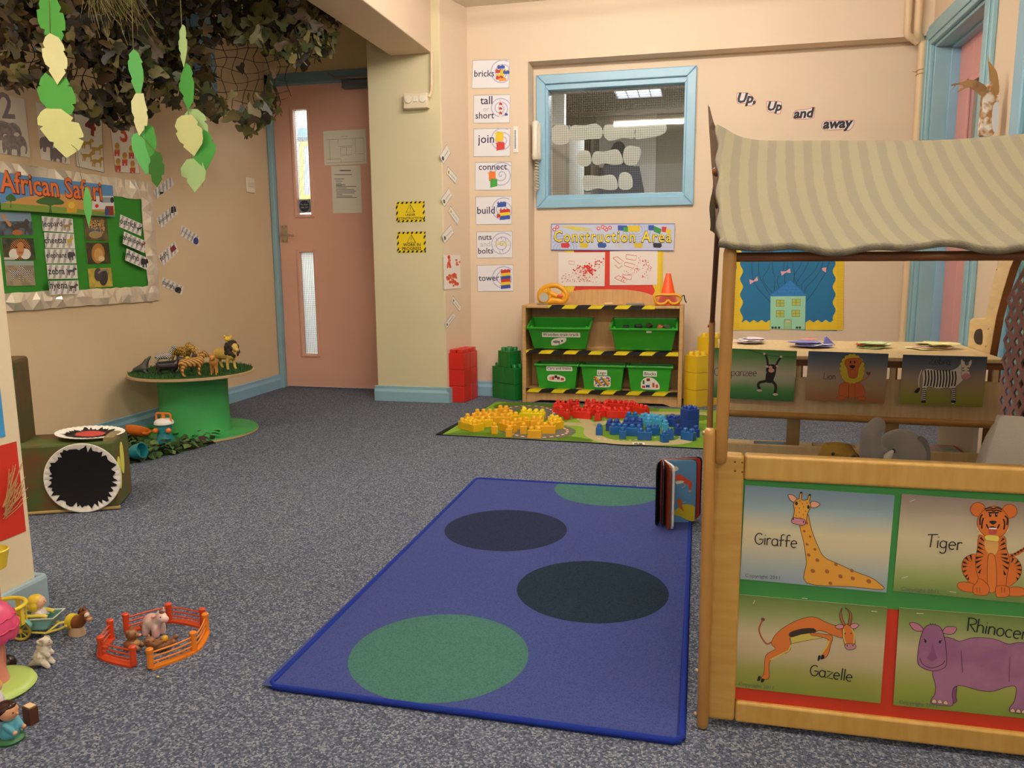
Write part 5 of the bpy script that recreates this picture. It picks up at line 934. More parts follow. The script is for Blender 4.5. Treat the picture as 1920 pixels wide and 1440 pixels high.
s = Sheet(('z', mz), V3((c2.x, c2.y, mz)), V3((c3.x, c3.y, mz)), V3((c0.x, c0.y, mz)), MG, tf=T6, t=.0006, off=-.0006)
s.b.prism([(p.x, p.y, .001) for p in (c0, c1, c3, c2)], (0, 0, mz-.0016), M('1f231c', .9))
s.poly([(50, 335), (420, 120), (520, 122), (440, 160), (470, 190), (200, 300), (60, 335)], MG2); s.poly([(900, 240), (1060, 230), (1080, 300), (1060, 350), (940, 340)], MG2); s.poly([(1060, 360), (1240, 370), (1320, 390), (1060, 380)], MG2); s.poly([(1500, 160), (1850, 150), (1850, 250), (1600, 230)], MG2)
s.poly([(430, 150), (520, 122), (800, 130), (830, 160), (600, 190)], MGD); s.poly([(60, 336), (300, 310), (640, 330), (600, 362)], MGD); s.poly([(830, 340), (960, 340), (1070, 370), (900, 378)], MGD); s.poly([(1420, 190), (1780, 200), (1780, 235), (1500, 235)], MGD)
s.line([(870, 255), (1000, 262), (1060, 280), (1070, 330), (1180, 370), (1400, 380), (1640, 370), (1700, 300), (1650, 250), (1480, 240), (1350, 250), (1180, 245), (1060, 262)], .075, MBE, True); s.line([(1420, 185), (1560, 188), (1800, 190)], .075, MBE, True); s.line([(1060, 262), (1000, 220), (1000, 160)], .06, MBE, True)
def kerb(cx, cy, rx, ry, w):
    pts = [(cx+rx*cos(a*pi/24), cy+ry*sin(a*pi/24)) for a in range(49)]; s.line(pts, w, MRD)
    for a in range(0, 48, 2):
        q = [(cx+(rx+6)*1.06*cos((a+u)*pi/24), cy+(ry+2)*1.1*sin((a+u)*pi/24)) for u in (0, .5, 1)]; s.line(q, .012, M('e6dccb', .9)); q = [(cx+(rx+6)*1.06*cos((a+u)*pi/24), cy+(ry+2)*1.1*sin((a+u)*pi/24)) for u in (1, 1.5, 2)]; s.line(q, .012, M('b0402c', .9))
kerb(650, 185, 150, 38, .10); kerb(720, 305, 170, 34, .10)
s.rect(1320, 378, 1400, 398, M('e8e6da', .9)); s.ell((1345, 388), 15, 6, BLK); s.ell((1375, 388), 14, 6, BLK)
for i in range(14): x = 1100+40*i; s.line([(x, 352+12*sin(i*.4)), (x+16, 352+12*sin(i*.4+.15))], .006, M('ece6d4', .9))
s.done('play_mat', 'green road play mat on the carpet in front of the toy shelf', 'play mat')
# small studded bricks, one object each; base centres read on the mat
U = .0318
def mega(px_, py_, nx, ny, rz, mat, label, grp, hb=.036, z=None):
    if z is None: p = pz(px_, py_, mz+.0006)
    else: p = V3((px_, py_, z))
    t = thing('building_brick', label, 'brick', p, radians(rz), grp); b = MB(); g = .0006
    b.box(-nx*U/2+g, nx*U/2-g, -ny*U/2+g, ny*U/2-g, 0, hb, mat); b.build('body', t, bevel=.0015)
    b = MB()
    for i in range(nx):
        for j in range(ny): b.lathe([(.0112, hb-.001), (.0112, hb+.010), (.0095, hb+.0145), (.005, hb+.0165), (0, hb+.017)], mat, ((i-(nx-1)/2)*U, (j-(ny-1)/2)*U, 0), 14)
    b.build('studs', t, smooth=50); return t, p
yl, yd, yb_ = M('f0d418', .35, coat=.2), M('f4b320', .35, coat=.2), M('f2c01c', .35, coat=.2)
rb, rb2 = M('dd2a1c', .35, coat=.2), M('d4261c', .35, coat=.2); nb, mb, cb = M('1c3f96', .35, coat=.2), M('1f5fa8', .35, coat=.2), M('4aa4d0', .35, coat=.2)
yT, rT = (820, 730, 7.111), (1030, 730, 6.194)
place = ['at the left front corner of the mat', 'behind the left front brick', 'in the second row at left', 'near the back of the yellow group', 'at the back left of the yellow group', 'in the middle of the yellow group', 'beside the grey road', 'at the front of the yellow group', 'right of the yellow group']
sz = {(1, 1): 'single-stud', (2, 1): 'two-stud', (1, 2): 'two-stud', (3, 1): 'three-stud', (4, 1): 'four-stud', (2, 2): 'square four-stud', (4, 2): 'eight-stud', (2, 4): 'eight-stud', (3, 2): 'six-stud', (2, 3): 'six-stud'}
YG, RG, BG = 'small yellow bricks on the play mat', 'small red bricks on the play mat', 'small blue bricks on the play mat'
def group(T_, rows, grp):
    for (zx, zy, nx, ny, rz, mat, lb) in rows: mega(zx/T_[2]+T_[0], zy/T_[2]+T_[1], nx, ny, rz, mat, lb, grp)
group(yT, [(450, 535, 4, 2, -38, yb_, 'long eight-stud yellow brick at the left front corner of the mat'), (530, 450, 4, 1, 30, yd, 'row of yellow studs just behind the left corner brick'), (660, 395, 4, 1, 12, yd, 'four-stud orange-yellow brick in the second row of the yellow group'), (650, 500, 2, 1, 25, yb_, 'two-stud yellow brick right of the long corner brick'), (815, 460, 4, 1, 8, yd, 'four-stud orange-yellow brick in the middle of the yellow group'),
 (760, 590, 1, 1, 20, yd, 'single-stud yellow brick standing left of centre at the front'), (880, 345, 2, 1, -5, yd, 'orange-yellow brick at the back of the yellow group'), (940, 410, 2, 1, 35, yd, 'orange-yellow brick behind the middle of the group'), (1010, 440, 2, 1, 40, yb_, 'yellow brick right of the middle of the group'), (940, 560, 3, 1, -35, yd, 'slanted orange-yellow brick in front of the middle'), (962, 628, 1, 1, 5, yd, 'single-stud yellow brick nearest the mat edge'), (1110, 520, 3, 1, 50, yd, 'orange-yellow brick slanting beside the grey road'), (1150, 590, 1, 1, 10, yd, 'single-stud yellow brick beside the grey road'),
 (1300, 645, 2, 1, 2, yd, 'two-stud yellow brick at the front right of the yellow group'), (1330, 500, 2, 2, 10, yd, 'square yellow brick right of the grey road'), (1440, 585, 3, 1, 8, yd, 'three-stud yellow brick behind the front right one'), (1570, 520, 2, 2, -35, yb_, 'four-stud yellow brick at the right end of the yellow group'), (1270, 400, 4, 2, 2, yl, 'lemon yellow eight-stud brick at the back right of the group'), (1160, 370, 1, 2, 20, yl, 'lemon yellow brick left of the eight-stud one'), (1560, 480, 2, 1, -35, yl, 'lemon yellow brick on the far right of the yellow group')], YG)
group(rT, [(75, 265, 1, 1, 10, rb, 'single-stud red brick at the left end of the red group'), (160, 240, 3, 1, -20, rb, 'slanted red brick at the back left of the red group'), (130, 300, 1, 2, 20, rb, 'red brick behind the front left red one'), (205, 348, 1, 1, 0, rb2, 'single-stud red brick standing alone at the front left'), (285, 225, 2, 1, 0, rb2, 'taller red brick at the back of the red group, left'), (310, 300, 2, 1, 60, rb, 'red brick left of the red gap'), (385, 335, 3, 1, -12, rb, 'low red brick lying at the front of the red group'), (460, 290, 2, 2, 0, rb2, 'square red brick right of the red gap'), (480, 220, 2, 1, 5, rb2, 'red brick at the back of the red group, middle'), (565, 360, 1, 1, -5, rb2, 'single-stud red brick at the front middle of the red group'), (600, 310, 2, 2, 25, rb, 'square red brick behind the front middle one'), (580, 245, 3, 1, -15, rb, 'red brick in the back row, middle'), (780, 235, 4, 2, -14, rb2, 'long eight-stud red brick in the back row'), (800, 325, 4, 2, 12, rb, 'long eight-stud red brick at the front right of the red group'), (940, 250, 2, 2, 25, rb2, 'square red brick at the right of the long ones'), (1065, 285, 3, 1, -42, rb, 'three-stud red brick at the right end of the red group')], RG)
group(rT, [(580, 528, 1, 1, 5, mb, 'single-stud blue brick at the far left of the blue group'), (740, 470, 2, 2, 0, nb, 'square dark blue brick at the left of the blue group'), (960, 380, 2, 1, -3, mb, 'two-stud blue brick at the back of the blue group'), (970, 460, 3, 2, 0, nb, 'dark blue six-stud brick in the middle of the blue group'), (780, 520, 2, 1, 15, mb, 'blue brick in front of the left dark blue brick'), (850, 570, 1, 1, 5, mb, 'single-stud blue brick at the front left of the blue group'), (960, 535, 3, 1, -3, mb, 'low blue brick between the two front ones'), (1105, 582, 2, 1, 2, mb, 'two-stud blue brick at the front middle of the blue group'), (1200, 530, 2, 1, 20, mb, 'blue brick behind the front middle one'), (1200, 410, 4, 2, -25, cb, 'long sky blue brick at the back of the blue group'), (1150, 450, 1, 1, 0, cb, 'single sky blue brick left of the long one'), (1345, 480, 1, 1, 0, cb, 'single sky blue brick in front of the long one'), (1440, 420, 2, 2, -30, nb, 'dark blue square brick right of the sky blue ones'), (1335, 612, 1, 1, 30, mb, 'single-stud blue brick nearest the mat edge on the right'), (1400, 580, 1, 1, 10, mb, 'single-stud blue brick just behind the nearest one'), (1490, 530, 1, 1, 20, nb, 'single-stud dark blue brick beside the tower'), (1615, 585, 2, 1, -30, mb, 'two-stud blue brick at the front right of the blue group'), (1700, 550, 1, 1, 10, nb, 'single-stud dark blue brick at the right end of the blue group')], BG)
p = pz(1625/rT[2]+rT[0], 470/rT[2]+rT[1], mz+.0006)
for k in range(2): mega(p.x, p.y, 2, 2, 38, nb, 'dark blue square brick, %s of the two-brick tower' % ('lower', 'upper')[k], BG, hb=.05 if k == 0 else .05, z=p.z+.05*k)
# ================================================================ blue rug
t = thing('rug', 'blue rug with four dark and teal circles lying on the carpet', 'rug', (-.39, 1.98, 0))
RC = [(-.776, 2.722), (-.004, 2.716), (-.006, 1.240), (-.772, 1.252)]
def mixm(h, h2): return M(h, .95, bump=.8, bscale=500, kind='fleck', h2=h2, vscale=380, scale=(h2, h))
s = Sheet(('z', .007), V3((RC[0][0], RC[0][1], .007)), V3((RC[1][0], RC[1][1], .007)), V3((RC[3][0], RC[3][1], .007)), mixm('384278', '434d86'), t=.0005, off=0)
s.b.prism([(x, y, .0005) for x, y in RC], (0, 0, .006), M('2a3470', .95))
def disc(l, r, y, h1, h2):
    a, c = pz(l, y, .0075), pz(r, y, .0075); R0 = (c-a).length/2; m_ = (a+c)/2; q = m_-s.o; s.poly([(q.dot(s.ex)+R0*cos(i*pi/32), q.dot(s.ey)+R0*sin(i*pi/32)) for i in range(64)], mixm(h1, h2), False, raw=True)
disc(656, 991, 1226, '3a665d', '487467'); disc(969, 1252, 1105, '172533', '213242'); disc(834, 1063, 992, '20253f', '2a304c'); disc(1040, 1242, 918, '3a665d', '487467')
o = s.done('pile', parent=t)
b = MB(); b.tube([V3((x, y, .006)) for x, y in crom([(RC[0][0]+.012, RC[0][1]), (RC[1][0]-.012, RC[1][1]), (RC[1][0], RC[1][1]-.012), (RC[2][0], RC[2][1]+.012), (RC[2][0]-.012, RC[2][1]), (RC[3][0]+.012, RC[3][1]), (RC[3][0], RC[3][1]+.012), (RC[0][0], RC[0][1]-.012)], True, 1)], .0062, M('20348c', .9, bump=.8, bscale=400), 8, closed=True); b.build('bound_edge', t, smooth=60).location = -V3(t.location)
# ================================================================ board book standing open
c = V3((-.096, 2.357, 0)); t = thing('board_book', 'open board book with a fox picture, standing upright at the far corner of the rug', 'book', (c.x, c.y, .0075)); hB = .195; wB = .145
def page(x0, y0, x1, y1, mat, nm, th=.003, h=hB, z0=0, lb=None):
    d = V3((x1-x0, y1-y0, 0)); L_ = d.length; d.normalize(); n = V3((-d.y, d.x, 0)); r = .014
    pr = [(0, z0), (L_-r, z0), (L_-r*.3, z0+r*.3), (L_, z0+r), (L_, h-r), (L_-r*.3, h-r*.3), (L_-r, h), (0, h)]
    b = MB(); b.prism([V3((x0, y0, 0)) + d*u + V3((0, 0, z)) - n*th/2 for u, z in pr], n*th, mat); return b.build(nm, t, bevel=.0006, label=lb)
cov = M('17181c', .35)
page(.0, .012, .122, .075, cov, 'back_cover'); page(.0, .008, .118, .058, M('c23a2a', .4), 'page', lb='red page'); page(.004, .004, .108, .040, M('1f3a2a', .4), 'page', lb='dark green page')
page(.0, .0, -.010, -.055 if False else -.04, cov, 'front_cover'); page(.006, .002, .012, -.05, M('2a2430', .4), 'page', lb='dark page'); page(.010, .002, .032, -.07, M('8a3a22', .4), 'page', lb='brown and orange page'); page(.012, .004, .042, -.066, M('e8e0d2', .5), 'page', .006, lb='cream page edges')
pg = page(.016, .004, .106, .026, M('5f8fb4', .4), 'page', lb='blue page with a red fox'); 
dd = V3((.09, .022, 0)).normalized(); nn = V3((dd.y, -dd.x, 0)); o0 = V3(t.location) + V3((.016, .004, 0)) + nn*.0016
s = Sheet(('o', o0, nn), o0 + dd*.001 + V3((0, 0, hB-.003)), o0 + dd*.09 + V3((0, 0, hB-.003)), o0 + dd*.001 + V3((0, 0, .004)), M('5f8fb4', .35), tf=(1220, 840, 8), t=.0003, off=.0003)
s.poly([(270, 1010), (370, 930), (520, 840), (700, 910), (700, 1120), (560, 1080), (400, 1010)], M('c9b31e', .5)); s.poly([(380, 410), (430, 395), (490, 420), (530, 460), (580, 480), (620, 520), (612, 600), (590, 640), (575, 600), (555, 545), (500, 530), (430, 490), (378, 480)], M('cf4a24', .5)); s.poly([(380, 500), (480, 490), (490, 520), (390, 540)], M('e8ddc0', .5)); s.line([(500, 530), (520, 560), (470, 600)], .002, M('d8a888', .5)); s.ell((590, 645), 18, 22, M('d88', .5) if False else M('d08a80', .5)); s.ell((350, 310), 70, 40, M('ddd6b6', .6)); s.poly([(390, 790), (440, 760), (480, 810), (470, 870), (500, 950), (420, 880)], M('c8622a', .5)); s.line([(480, 820), (545, 800)], .001, M('d8c080'))
s.done('fox_picture', parent=pg).location = s.P(s.w/2, s.h/2) - V3(t.location)
# ================================================================ RIGHT: house display, wall words, pipes
T2 = (1320, 440, 3.13); RW = ('y', YR)
t = thing('house_display', 'yellow edged blue display with a mint green paper house on strings', 'display board', py(1478, 540, YR))
s = Sheet(RW, (168, -60), (826, -60), (168, 548), M('1f6f9c', .75, bump=.2, bscale=14, var=.05, vscale=6), tf=T2, t=.002, off=.0005)
for q in ([(285, -60), (278, 150), (300, 290), (395, 400)], [(345, -60), (320, 200), (350, 290), (390, 360)], [(370, -60), (385, 170), (345, 260), (400, 340)], [(400, -60), (400, 180), (415, 250), (410, 330)], [(460, -60), (470, 180), (430, 260), (440, 310)], [(500, -60), (490, 170), (475, 230), (475, 290)], [(530, -60), (520, 170), (530, 220), (525, 280)], [(590, -60), (575, 150), (530, 240), (545, 290)], [(630, -60), (615, 150), (545, 280), (560, 300)], [(680, -60), (670, 170), (580, 280), (575, 320)], [(720, -60), (690, 190), (600, 310), (595, 340)], [(750, -60), (735, 160), (660, 310), (600, 390)]): s.line(q, .0022, M('12202c'), True)
for q, c in (([(265, 262), (290, 270), (312, 245), (318, 270), (295, 275), (270, 292)], 'e8a8b0'), ([(450, 215), (478, 215), (505, 198), (508, 225), (482, 222), (455, 240)], 'e8a8b0'), ([(692, 195), (718, 192), (715, 222), (695, 210)], 'e89aa0'), ([(645, 112), (680, 110), (698, 135), (680, 145), (655, 130)], 'e8683c'), ([(345, 115), (380, 112), (370, 130), (350, 128)], 'e8dca0'), ([(425, 105), (470, 108), (465, 124), (430, 122)], 'e8b0b0'), ([(535, 108), (570, 106), (565, 124), (540, 122)], 'd8543c')): s.poly(q, M(c, .7), False)
s.poly([(390, 362), (596, 360), (592, 556), (388, 556)], M('9fd8b4', .7), False); s.poly([(382, 362), (505, 268), (602, 356)], M('2f7fc4', .7), False)
for i in range(4): s.line([(420+i*4-20*i, 345-i*20+3*0), (590-25*i, 342-i*20)], .0012, M('17507f'))
for i in range(16): x = 420+i*11; y = 300+((i*29) % 50); s.line([(x, y), (x, y+12)], .0012, M('17507f'))
for x, y in ((423, 383), (517, 378), (423, 445), (515, 443)): s.rect(x, y, x+47, y+38, M('b8c25c'), ol=M('4a4a1c'), ow=.0016); s.line([(x+23, y), (x+23, y+38)], .0014, M('4a4a1c')); s.line([(x, y+19), (x+47, y+19)], .0014, M('4a4a1c'))
s.rect(471, 497, 512, 556, M('9fc88c'), ol=M('6a4a2c'), ow=.0018); s.rect(478, 503, 505, 515, M('d8c8a0'), ol=INK, ow=.0008)
for x in (402, 420, 440, 545, 562): s.ell((x, 545), 8, 7, M('3c4a2c'), 10); s.line([(x, 545), (x, 556)], .001, INK)
s.done('picture', parent=t)
b = MB(); q1 = [(168+(52+9*cos(i*.85)), -60+i*570/46) for i in range(47)]; pr = [(168, -60)] + q1 + [(225, 560), (168, 560)]
for pts in (pr, [(826, -60)] + [(826-(62+9*cos(i*.85)), -60+i*570/46) for i in range(47)] + [(765, 560), (815, 560)], [(222, 560)] + [(222+i*166/14, 508+8*cos(i*1.6)) for i in range(15)] + [(388, 560)], [(596, 560)] + [(596+i*170/14, 508+8*cos(i*1.6)) for i in range(15)] + [(766, 560)]):
    b = MB(); b.prism([py(x/T2[2]+T2[0], y/T2[2]+T2[1], YR-.0035) for x, y in pts], (0, .0008, 0), M('eec926', .6))
    x0 = min(p[0] for p in pts); x1 = max(p[0] for p in pts); y0 = min(p[1] for p in pts); y1 = max(p[1] for p in pts)
    if y1-y0 > 100:
        for k in range(70): yy = y0+4+(y1-y0-8)*k/70; a, c = py((x0+4)/T2[2]+T2[0], yy/T2[2]+T2[1], YR-.0038), py((x0+38 if x0 < 400 else x0+60)/T2[2]+T2[0], yy/T2[2]+T2[1], YR-.0038); c2_ = py((x1-4)/T2[2]+T2[0], yy/T2[2]+T2[1], YR-.0038); a, c = (a, c) if x0 < 400 else (py((x0+25)/T2[2]+T2[0], yy/T2[2]+T2[1], YR-.0038), c2_); b.box(a.x, c.x, YR-.004, YR-.0035, a.z-.0007, a.z+.0007, M('c9a01c', .6))
    b.build('scalloped_border', t).location = -V3(t.location)
TR_ = (1300, 0, 3)
for pts, txt, p0, p1, lb in (([(245, 525), (295, 522), (330, 540), (340, 555), (355, 565), (340, 592), (310, 595), (290, 580), (250, 582)], 'Up,', (246, 576), (350, 578), 'cut-out word Up with a comma, first of the four wall words'), ([(412, 575), (430, 570), (498, 575), (495, 630), (470, 642), (455, 630), (418, 627)], 'Up', (415, 620), (497, 622), 'cut-out word Up standing second of the four wall words'), ([(562, 640), (580, 622), (640, 615), (684, 603), (683, 662), (600, 670), (565, 668)], 'and', (563, 665), (680, 658), 'cut-out word and, third of the four wall words'), ([(725, 690), (760, 680), (860, 678), (905, 675), (895, 715), (870, 735), (850, 728), (735, 730)], 'away', (728, 723), (898, 715), 'cut-out word away, lowest of the four wall words')):
    xs = [p[0] for p in pts]; ys = [p[1] for p in pts]; s = Sheet(RW, (min(xs), min(ys)), (max(xs), min(ys)), (min(xs), max(ys)), WHT, tf=TR_, off=.001); s.b = MB(); s.t = .0002
    s.poly(pts, M('e4dcdc', .7), True, raw=False, ol=M('c8523c', .7), ow=.0025, k=3); s.text(txt, p0, p1, M('2a2024', .6), bold=.04, shear=.18); s.done('wall_word', lb, 'wall lettering', group='cut-out words on the back wall')
pc = M('e3c39a', .5)
b = MB(); a = py(1703, 30, 4.49); c = py(1722, 30, 4.49); d = py(1726, 150, 4.535)
b.tube(crom([(c.x, 4.49, 2.2), (c.x, 4.49, 1.99), (c.x+.004, 4.50, 1.905), (d.x-.012, 4.535, 1.872), (d.x, 4.54, 1.83), (d.x, 4.54, 1.7), (d.x, 4.54, .05)], False, 5), .019, pc, 14); b.build('heating_pipe', smooth=60, loc=(d.x, 4.54, 1.0), label='painted pipe bending under the bulkhead and running down the corner', cat='pipe')
b = MB(); b.tube(crom([(a.x, 4.49, 2.2), (a.x, 4.49, 1.98), (a.x+.004, 4.50, 1.90), (a.x+.03, 4.515, 1.878), (c.x+.012, 4.53, 1.862)], False, 5), .017, pc, 14); b.build('heating_pipe', smooth=60, loc=(a.x, 4.49, 2.0), label='shorter painted pipe left of the long corner pipe', cat='pipe')
cl = py(1724, 138, 4.52); b = MB(); b.tube([(d.x+.021*cos(i*.5), 4.54+.021*sin(i*.5), cl.z+.0015*i-.012) for i in range(26)], .002, M('b48a5c', .6), 6); b.tube([(d.x-.02, 4.52, cl.z+.005), (d.x-.045, 4.515, cl.z+.012)], .0015, M('b48a5c', .6), 5); b.build('cord_tie', loc=(d.x, 4.54, cl.z), label='brown cord tied round the corner pipe', cat='cord')
# torn paper sculpture on the right wall
TB = (1700, 0, 5.536); t = thing('paper_sculpture', 'torn brown and white paper sculpture with a curling arm on the right wall', 'paper craft', py(1850, 200, 3.40)); bc = M('a8743c', .7, kind='mix', h2='e8dfd0', vscale=30); bd = M('8a5c30', .7)
def cut(pts, mat, nm, Y=3.40, dp=.02, bend=0):
    b = MB(); q = [py(x/TB[2]+TB[0], y/TB[2]+TB[1], Y) for x, y in crom(pts, True, 3)]
    for p in q: p.y += bend*(p.z-q[0].z)
    b.prism(q, (0, dp, 0), mat); b.build(nm, t).location = -V3(t.location)
cut([(860, 860), (890, 860), (910, 980), (955, 1010), (960, 1120), (925, 1260), (900, 1400), (780, 1400), (775, 1290), (790, 1150), (800, 1000), (835, 920)], bc, 'trunk', dp=.035)
cut([(848, 640), (905, 700), (940, 780), (950, 960), (900, 985), (870, 800)], M('9f7846', .7), 'upper_leaf', 3.41, .003, .1)
cut([(840, 560), (868, 680), (885, 850), (860, 820), (848, 680)], M('b8966a', .7), 'spike', 3.42, .002)
cut([(830, 905), (790, 1000), (700, 930), (640, 905), (540, 955), (535, 940), (600, 890), (520, 880), (430, 972), (500, 890), (465, 890), (480, 872), (560, 855), (640, 830), (730, 840)], M('7a5230', .7, kind='mix', h2='a07848', vscale=12), 'curling_arm', 3.39, .004)
cut([(900, 1100), (958, 1080), (940, 1360), (890, 1330)], M('cfd0d4', .6), 'silver_patch', 3.393, .004)
# ================================================================ animal den: framed front panel, posts, canopy
BW = M('cfa455', .4, kind='wood', h2='c29442', vscale=6, scale=(2, 2, 12), coat=.15); BWH = M('cfa455', .4, kind='wood', h2='c29442', vscale=6, scale=(12, 2, 2), coat=.15); PO = M('bb8a46', .35, kind='wood', h2='aa7a37', vscale=8, scale=(3, 3, 1), coat=.2); DW = M('7d4a20', .45)
YF = 1.312; X0, X1 = .034, .79
t = thing('play_den', 'wooden play den with a framed animal panel at the front and round posts', 'play den', (X0, YF, 0)); L0 = V3((X0, YF, 0))
def P_(b, nm, par=None, **k): o = b.build(nm, par or t, **k); o.location = -(L0 if not par else V3((0, 0, 0))); return o
zt0, zt1, zb0, zb1 = .440, .482, .009, .047
sx1 = py(1387, 1100, YF).x
b = MB(); b.box(X0, sx1, YF, YF+.028, zb0, zt1, BW); fp = P_(b, 'left_stile', bevel=.007, seg=5)
b = MB(); b.box(sx1+.0005, X1, YF+.001, YF+.027, zt0, zt1, BWH); P_(b, 'top_rail', bevel=.005, seg=5)
b = MB(); b.box(sx1+.0005, X1, YF+.001, YF+.027, zb0, zb1, BWH); P_(b, 'bottom_rail', bevel=.005, seg=5)
b = MB()
for x, y in ((1378, 866), (1378, 883), (1392, 867), (1392, 885)): p = py(x, y, YF); b.lathe([(.0016, 0), (.0012, .0012)], M('5c3a18', .6), (p.x, YF-.0002, p.z), 8, R=Matrix.Rotation(pi/2, 3, 'X'))
P_(b, 'dowel_holes', fp)
zs = py(1500, 1128, YF+.008).z
b = MB(); b.box(sx1, X1, YF+.009, YF+.013, zs, zt0, M('3f8f43', .75, var=.04, vscale=8)); P_(b, 'green_backing')
b = MB(); b.box(sx1, X1, YF+.010, YF+.013, zb1, zs, M('d23a1c', .75, var=.04, vscale=8)); P_(b, 'red_backing')
b = MB(); b.lathe([(.025, 0), (.025, .02)], M('2a2724', .6), (.14, YF+.06, .025), 16, R=Matrix.Rotation(pi/2, 3, 'Y')); b.box(.13, .17, YF+.05, YF+.07, .03, .05, M('2a2724')); P_(b, 'caster')
def post(x0, y0, x1, y1, Y, r, nm, mat=PO, zlo=None):
    a, c = py(x0, y0, Y), py(x1, y1, Y)
    if zlo is not None: c.z = zlo
    d = (c-a).normalized(); b = MB(); b.tube([a+d*.0, a+d*r*.25, a+d*r, c-d*r, c-d*r*.25, c], [r*.55, r*.85, r, r, r*.85, r*.55], mat, 18); return P_(b, nm, smooth=60), a, c
pa, a1, a2 = post(1369.5, 463, 1350.5, 870, YF-.012, .0103, 'post')
pb, b1, b2 = post(1331, 803, 1316.5, 1381, YF-.014, .0098, 'post', zlo=.001)
for z in (.025, .105, .52): b = MB(); b.ball((b1.x-.009, YF-.014, z), .004, M('b8a888', .3, metal=.6), 10, 8); P_(b, 'bolt_head', smooth=60)
YC = 2.28
pc_, c1_, c2_ = post(1335.5, 598, 1331, 860, YC, .0085, 'post', M('a8743c', .5), zlo=.001)
b = MB(); b.tube([(c1_.x, YC, c1_.z-.02), (c1_.x-.012, YC, c1_.z-.02)], .004, DW, 8); P_(b, 'peg')
rz = 1.034
b = MB(); b.tube([(a1.x, YF-.004, .802), (X1, YF-.004, .800)], .0075, DW, 12); P_(b, 'front_canopy_rail', smooth=60)
b = MB(); b.tube([(a1.x+.004, YF-.005, .785), (.045, 1.55, .90), (.042, 1.75, 1.00), (.043, 2.05, .87), (c1_.x, YC, c1_.z-.01)], .007, DW, 10); P_(b, 'left_roof_arm', smooth=60)
b = MB(); b.tube([(.042, 1.75, 1.008), (X1, 1.75, 1.008)], .006, DW, 10); P_(b, 'ridge_pole', smooth=60)
b = MB(); b.tube([(X1, YF-.008, .002), (X1, YF-.008, .79)], .0103, PO, 14); P_(b, 'post', smooth=60)
b = MB(); b.tube([(X1, YF-.005, .785), (X1, 1.75, 1.0)], .0085, PO, 12); P_(b, 'right_roof_arm', smooth=60)
# canopy cloth
t2 = thing('canopy_cloth', 'striped beige fleece blanket draped over the play den as a canopy', 'blanket', (.40, 1.5, .95)); b = MB(); nu, nv = 90, 46; vs = []
for j in range(nv+1):
    v = j/nv
    for i in range(nu+1):
        u = i/nu; x = .028+.79*u
        if v < .62:
            w_ = v/.62; hem = .809 + .004*sin(u*21) + .003*sin(u*47+1) + .006*(1 if u < .03 else 0)*(1-u/.03)
            rg = rz + .004*sin(u*9) + .040*math.exp(-(u/.05)**1.3) - .006*sin(pi*u)
            y = 1.262+(1.75-1.262)*w_; z = hem+(rg-hem)*(w_**1.12) + .006*sin(pi*w_)*sin(u*13+w_*2) - .010*sin(pi*w_)*(1-u)
            if w_ < .10: q = 1-w_/.10; y += .016*q*q; z += .004*q
        else:
            w_ = (v-.62)/.38; rg = rz + .004*sin(u*9) + .040*math.exp(-(u/.05)**1.3) - .006*sin(pi*u); y = 1.75+.62*w_; z = rg - .19*w_**1.2
        if u < .02: x += .003*sin(v*40)
        vs.append((x, y, z))
k = b.add(vs, [(j*(nu+1)+i, j*(nu+1)+i+1, (j+1)*(nu+1)+i+1, (j+1)*(nu+1)+i) for j in range(nv) for i in range(nu)], M('857d6b', .95, bump=.9, bscale=420, kind='stripe', h2='90886f', vscale=9.3))
for j in range(nv+1):
    for i in range(nu+1): b.uv[k+j*(nu+1)+i] = (vs[j*(nu+1)+i][0]+.012*sin(j*.12), j/nv)
o = b.build('cloth', t2, smooth=80, solid=.010); o.location = -V3(t2.location)
# brown paper feather at the left corner of the canopy, with its bead
t = thing('paper_feather', 'tall pointed brown paper feather at the left corner of the canopy', 'paper craft', py(1338, 300, 1.80)); b = MB()
lf = [(1328, 196), (1330, 240), (1334, 300), (1339, 360), (1343, 410)]; rt_ = [(1330, 200), (1337, 228), (1346, 250), (1349, 330), (1347, 410)]
A_ = [py(x, y, 1.92) for x, y in lf]; B_ = [py(x, y, 1.80) for x, y in rt_]
b.add(A_ + B_, [(i, i+1, 6+i, 5+i) for i in range(4)], M('8a6a48', .55, kind='mix', h2='6a4a30', vscale=14)); o = b.build('feather', t, solid=.0015); o.location = -V3(t.location)
b = MB(); b.ball(py(1344, 322, 1.79), .010, M('8a4a1c', .25)); b.ball(py(1344, 372, 1.79), (.006, .006, .022), M('5a3016', .4)); o = b.build('bead', t, smooth=60); o.location = -V3(t.location)
# ---------------------------------------------------------------- animal sheets on the front panel
FP = ('y', YF+.009); GA = 'animal name sheets on the den'
OR_, OUT = M('e8822c', .6), M('3a2414', .6)
def grad(*st): return M('gr', .5, kind='grad', scale=st) if False else M('c0c0b0', .45, kind='grad', scale=tuple(st))
def cr(s, x0, y0, x1, y1): s.text('Copyright 2011', (x0, y0), (x1, y1), M('6a6a60'))
T = (1380, 900, 6); s = Sheet(FP, (102, 54), (1782, 168), (72, 1110), grad((0, '7d96a8'), (.2, '98b0b4'), (.45, 'dccfa6'), (.62, 'd6caa6'), (.85, 'a9b5b0'), (1, '98a8b0')), tf=T, off=.0015)
GY = M('e8a63a', .6); GS = M('a8622c', .6)
s.poly([(715, 480), (800, 370), (850, 560), (920, 740), (990, 860), (1130, 930), (1350, 1030), (1510, 1090), (1600, 1150), (1650, 1225), (1300, 1195), (795, 1152), (790, 920), (760, 700)], GY, True, ol=OUT, ow=.0009)
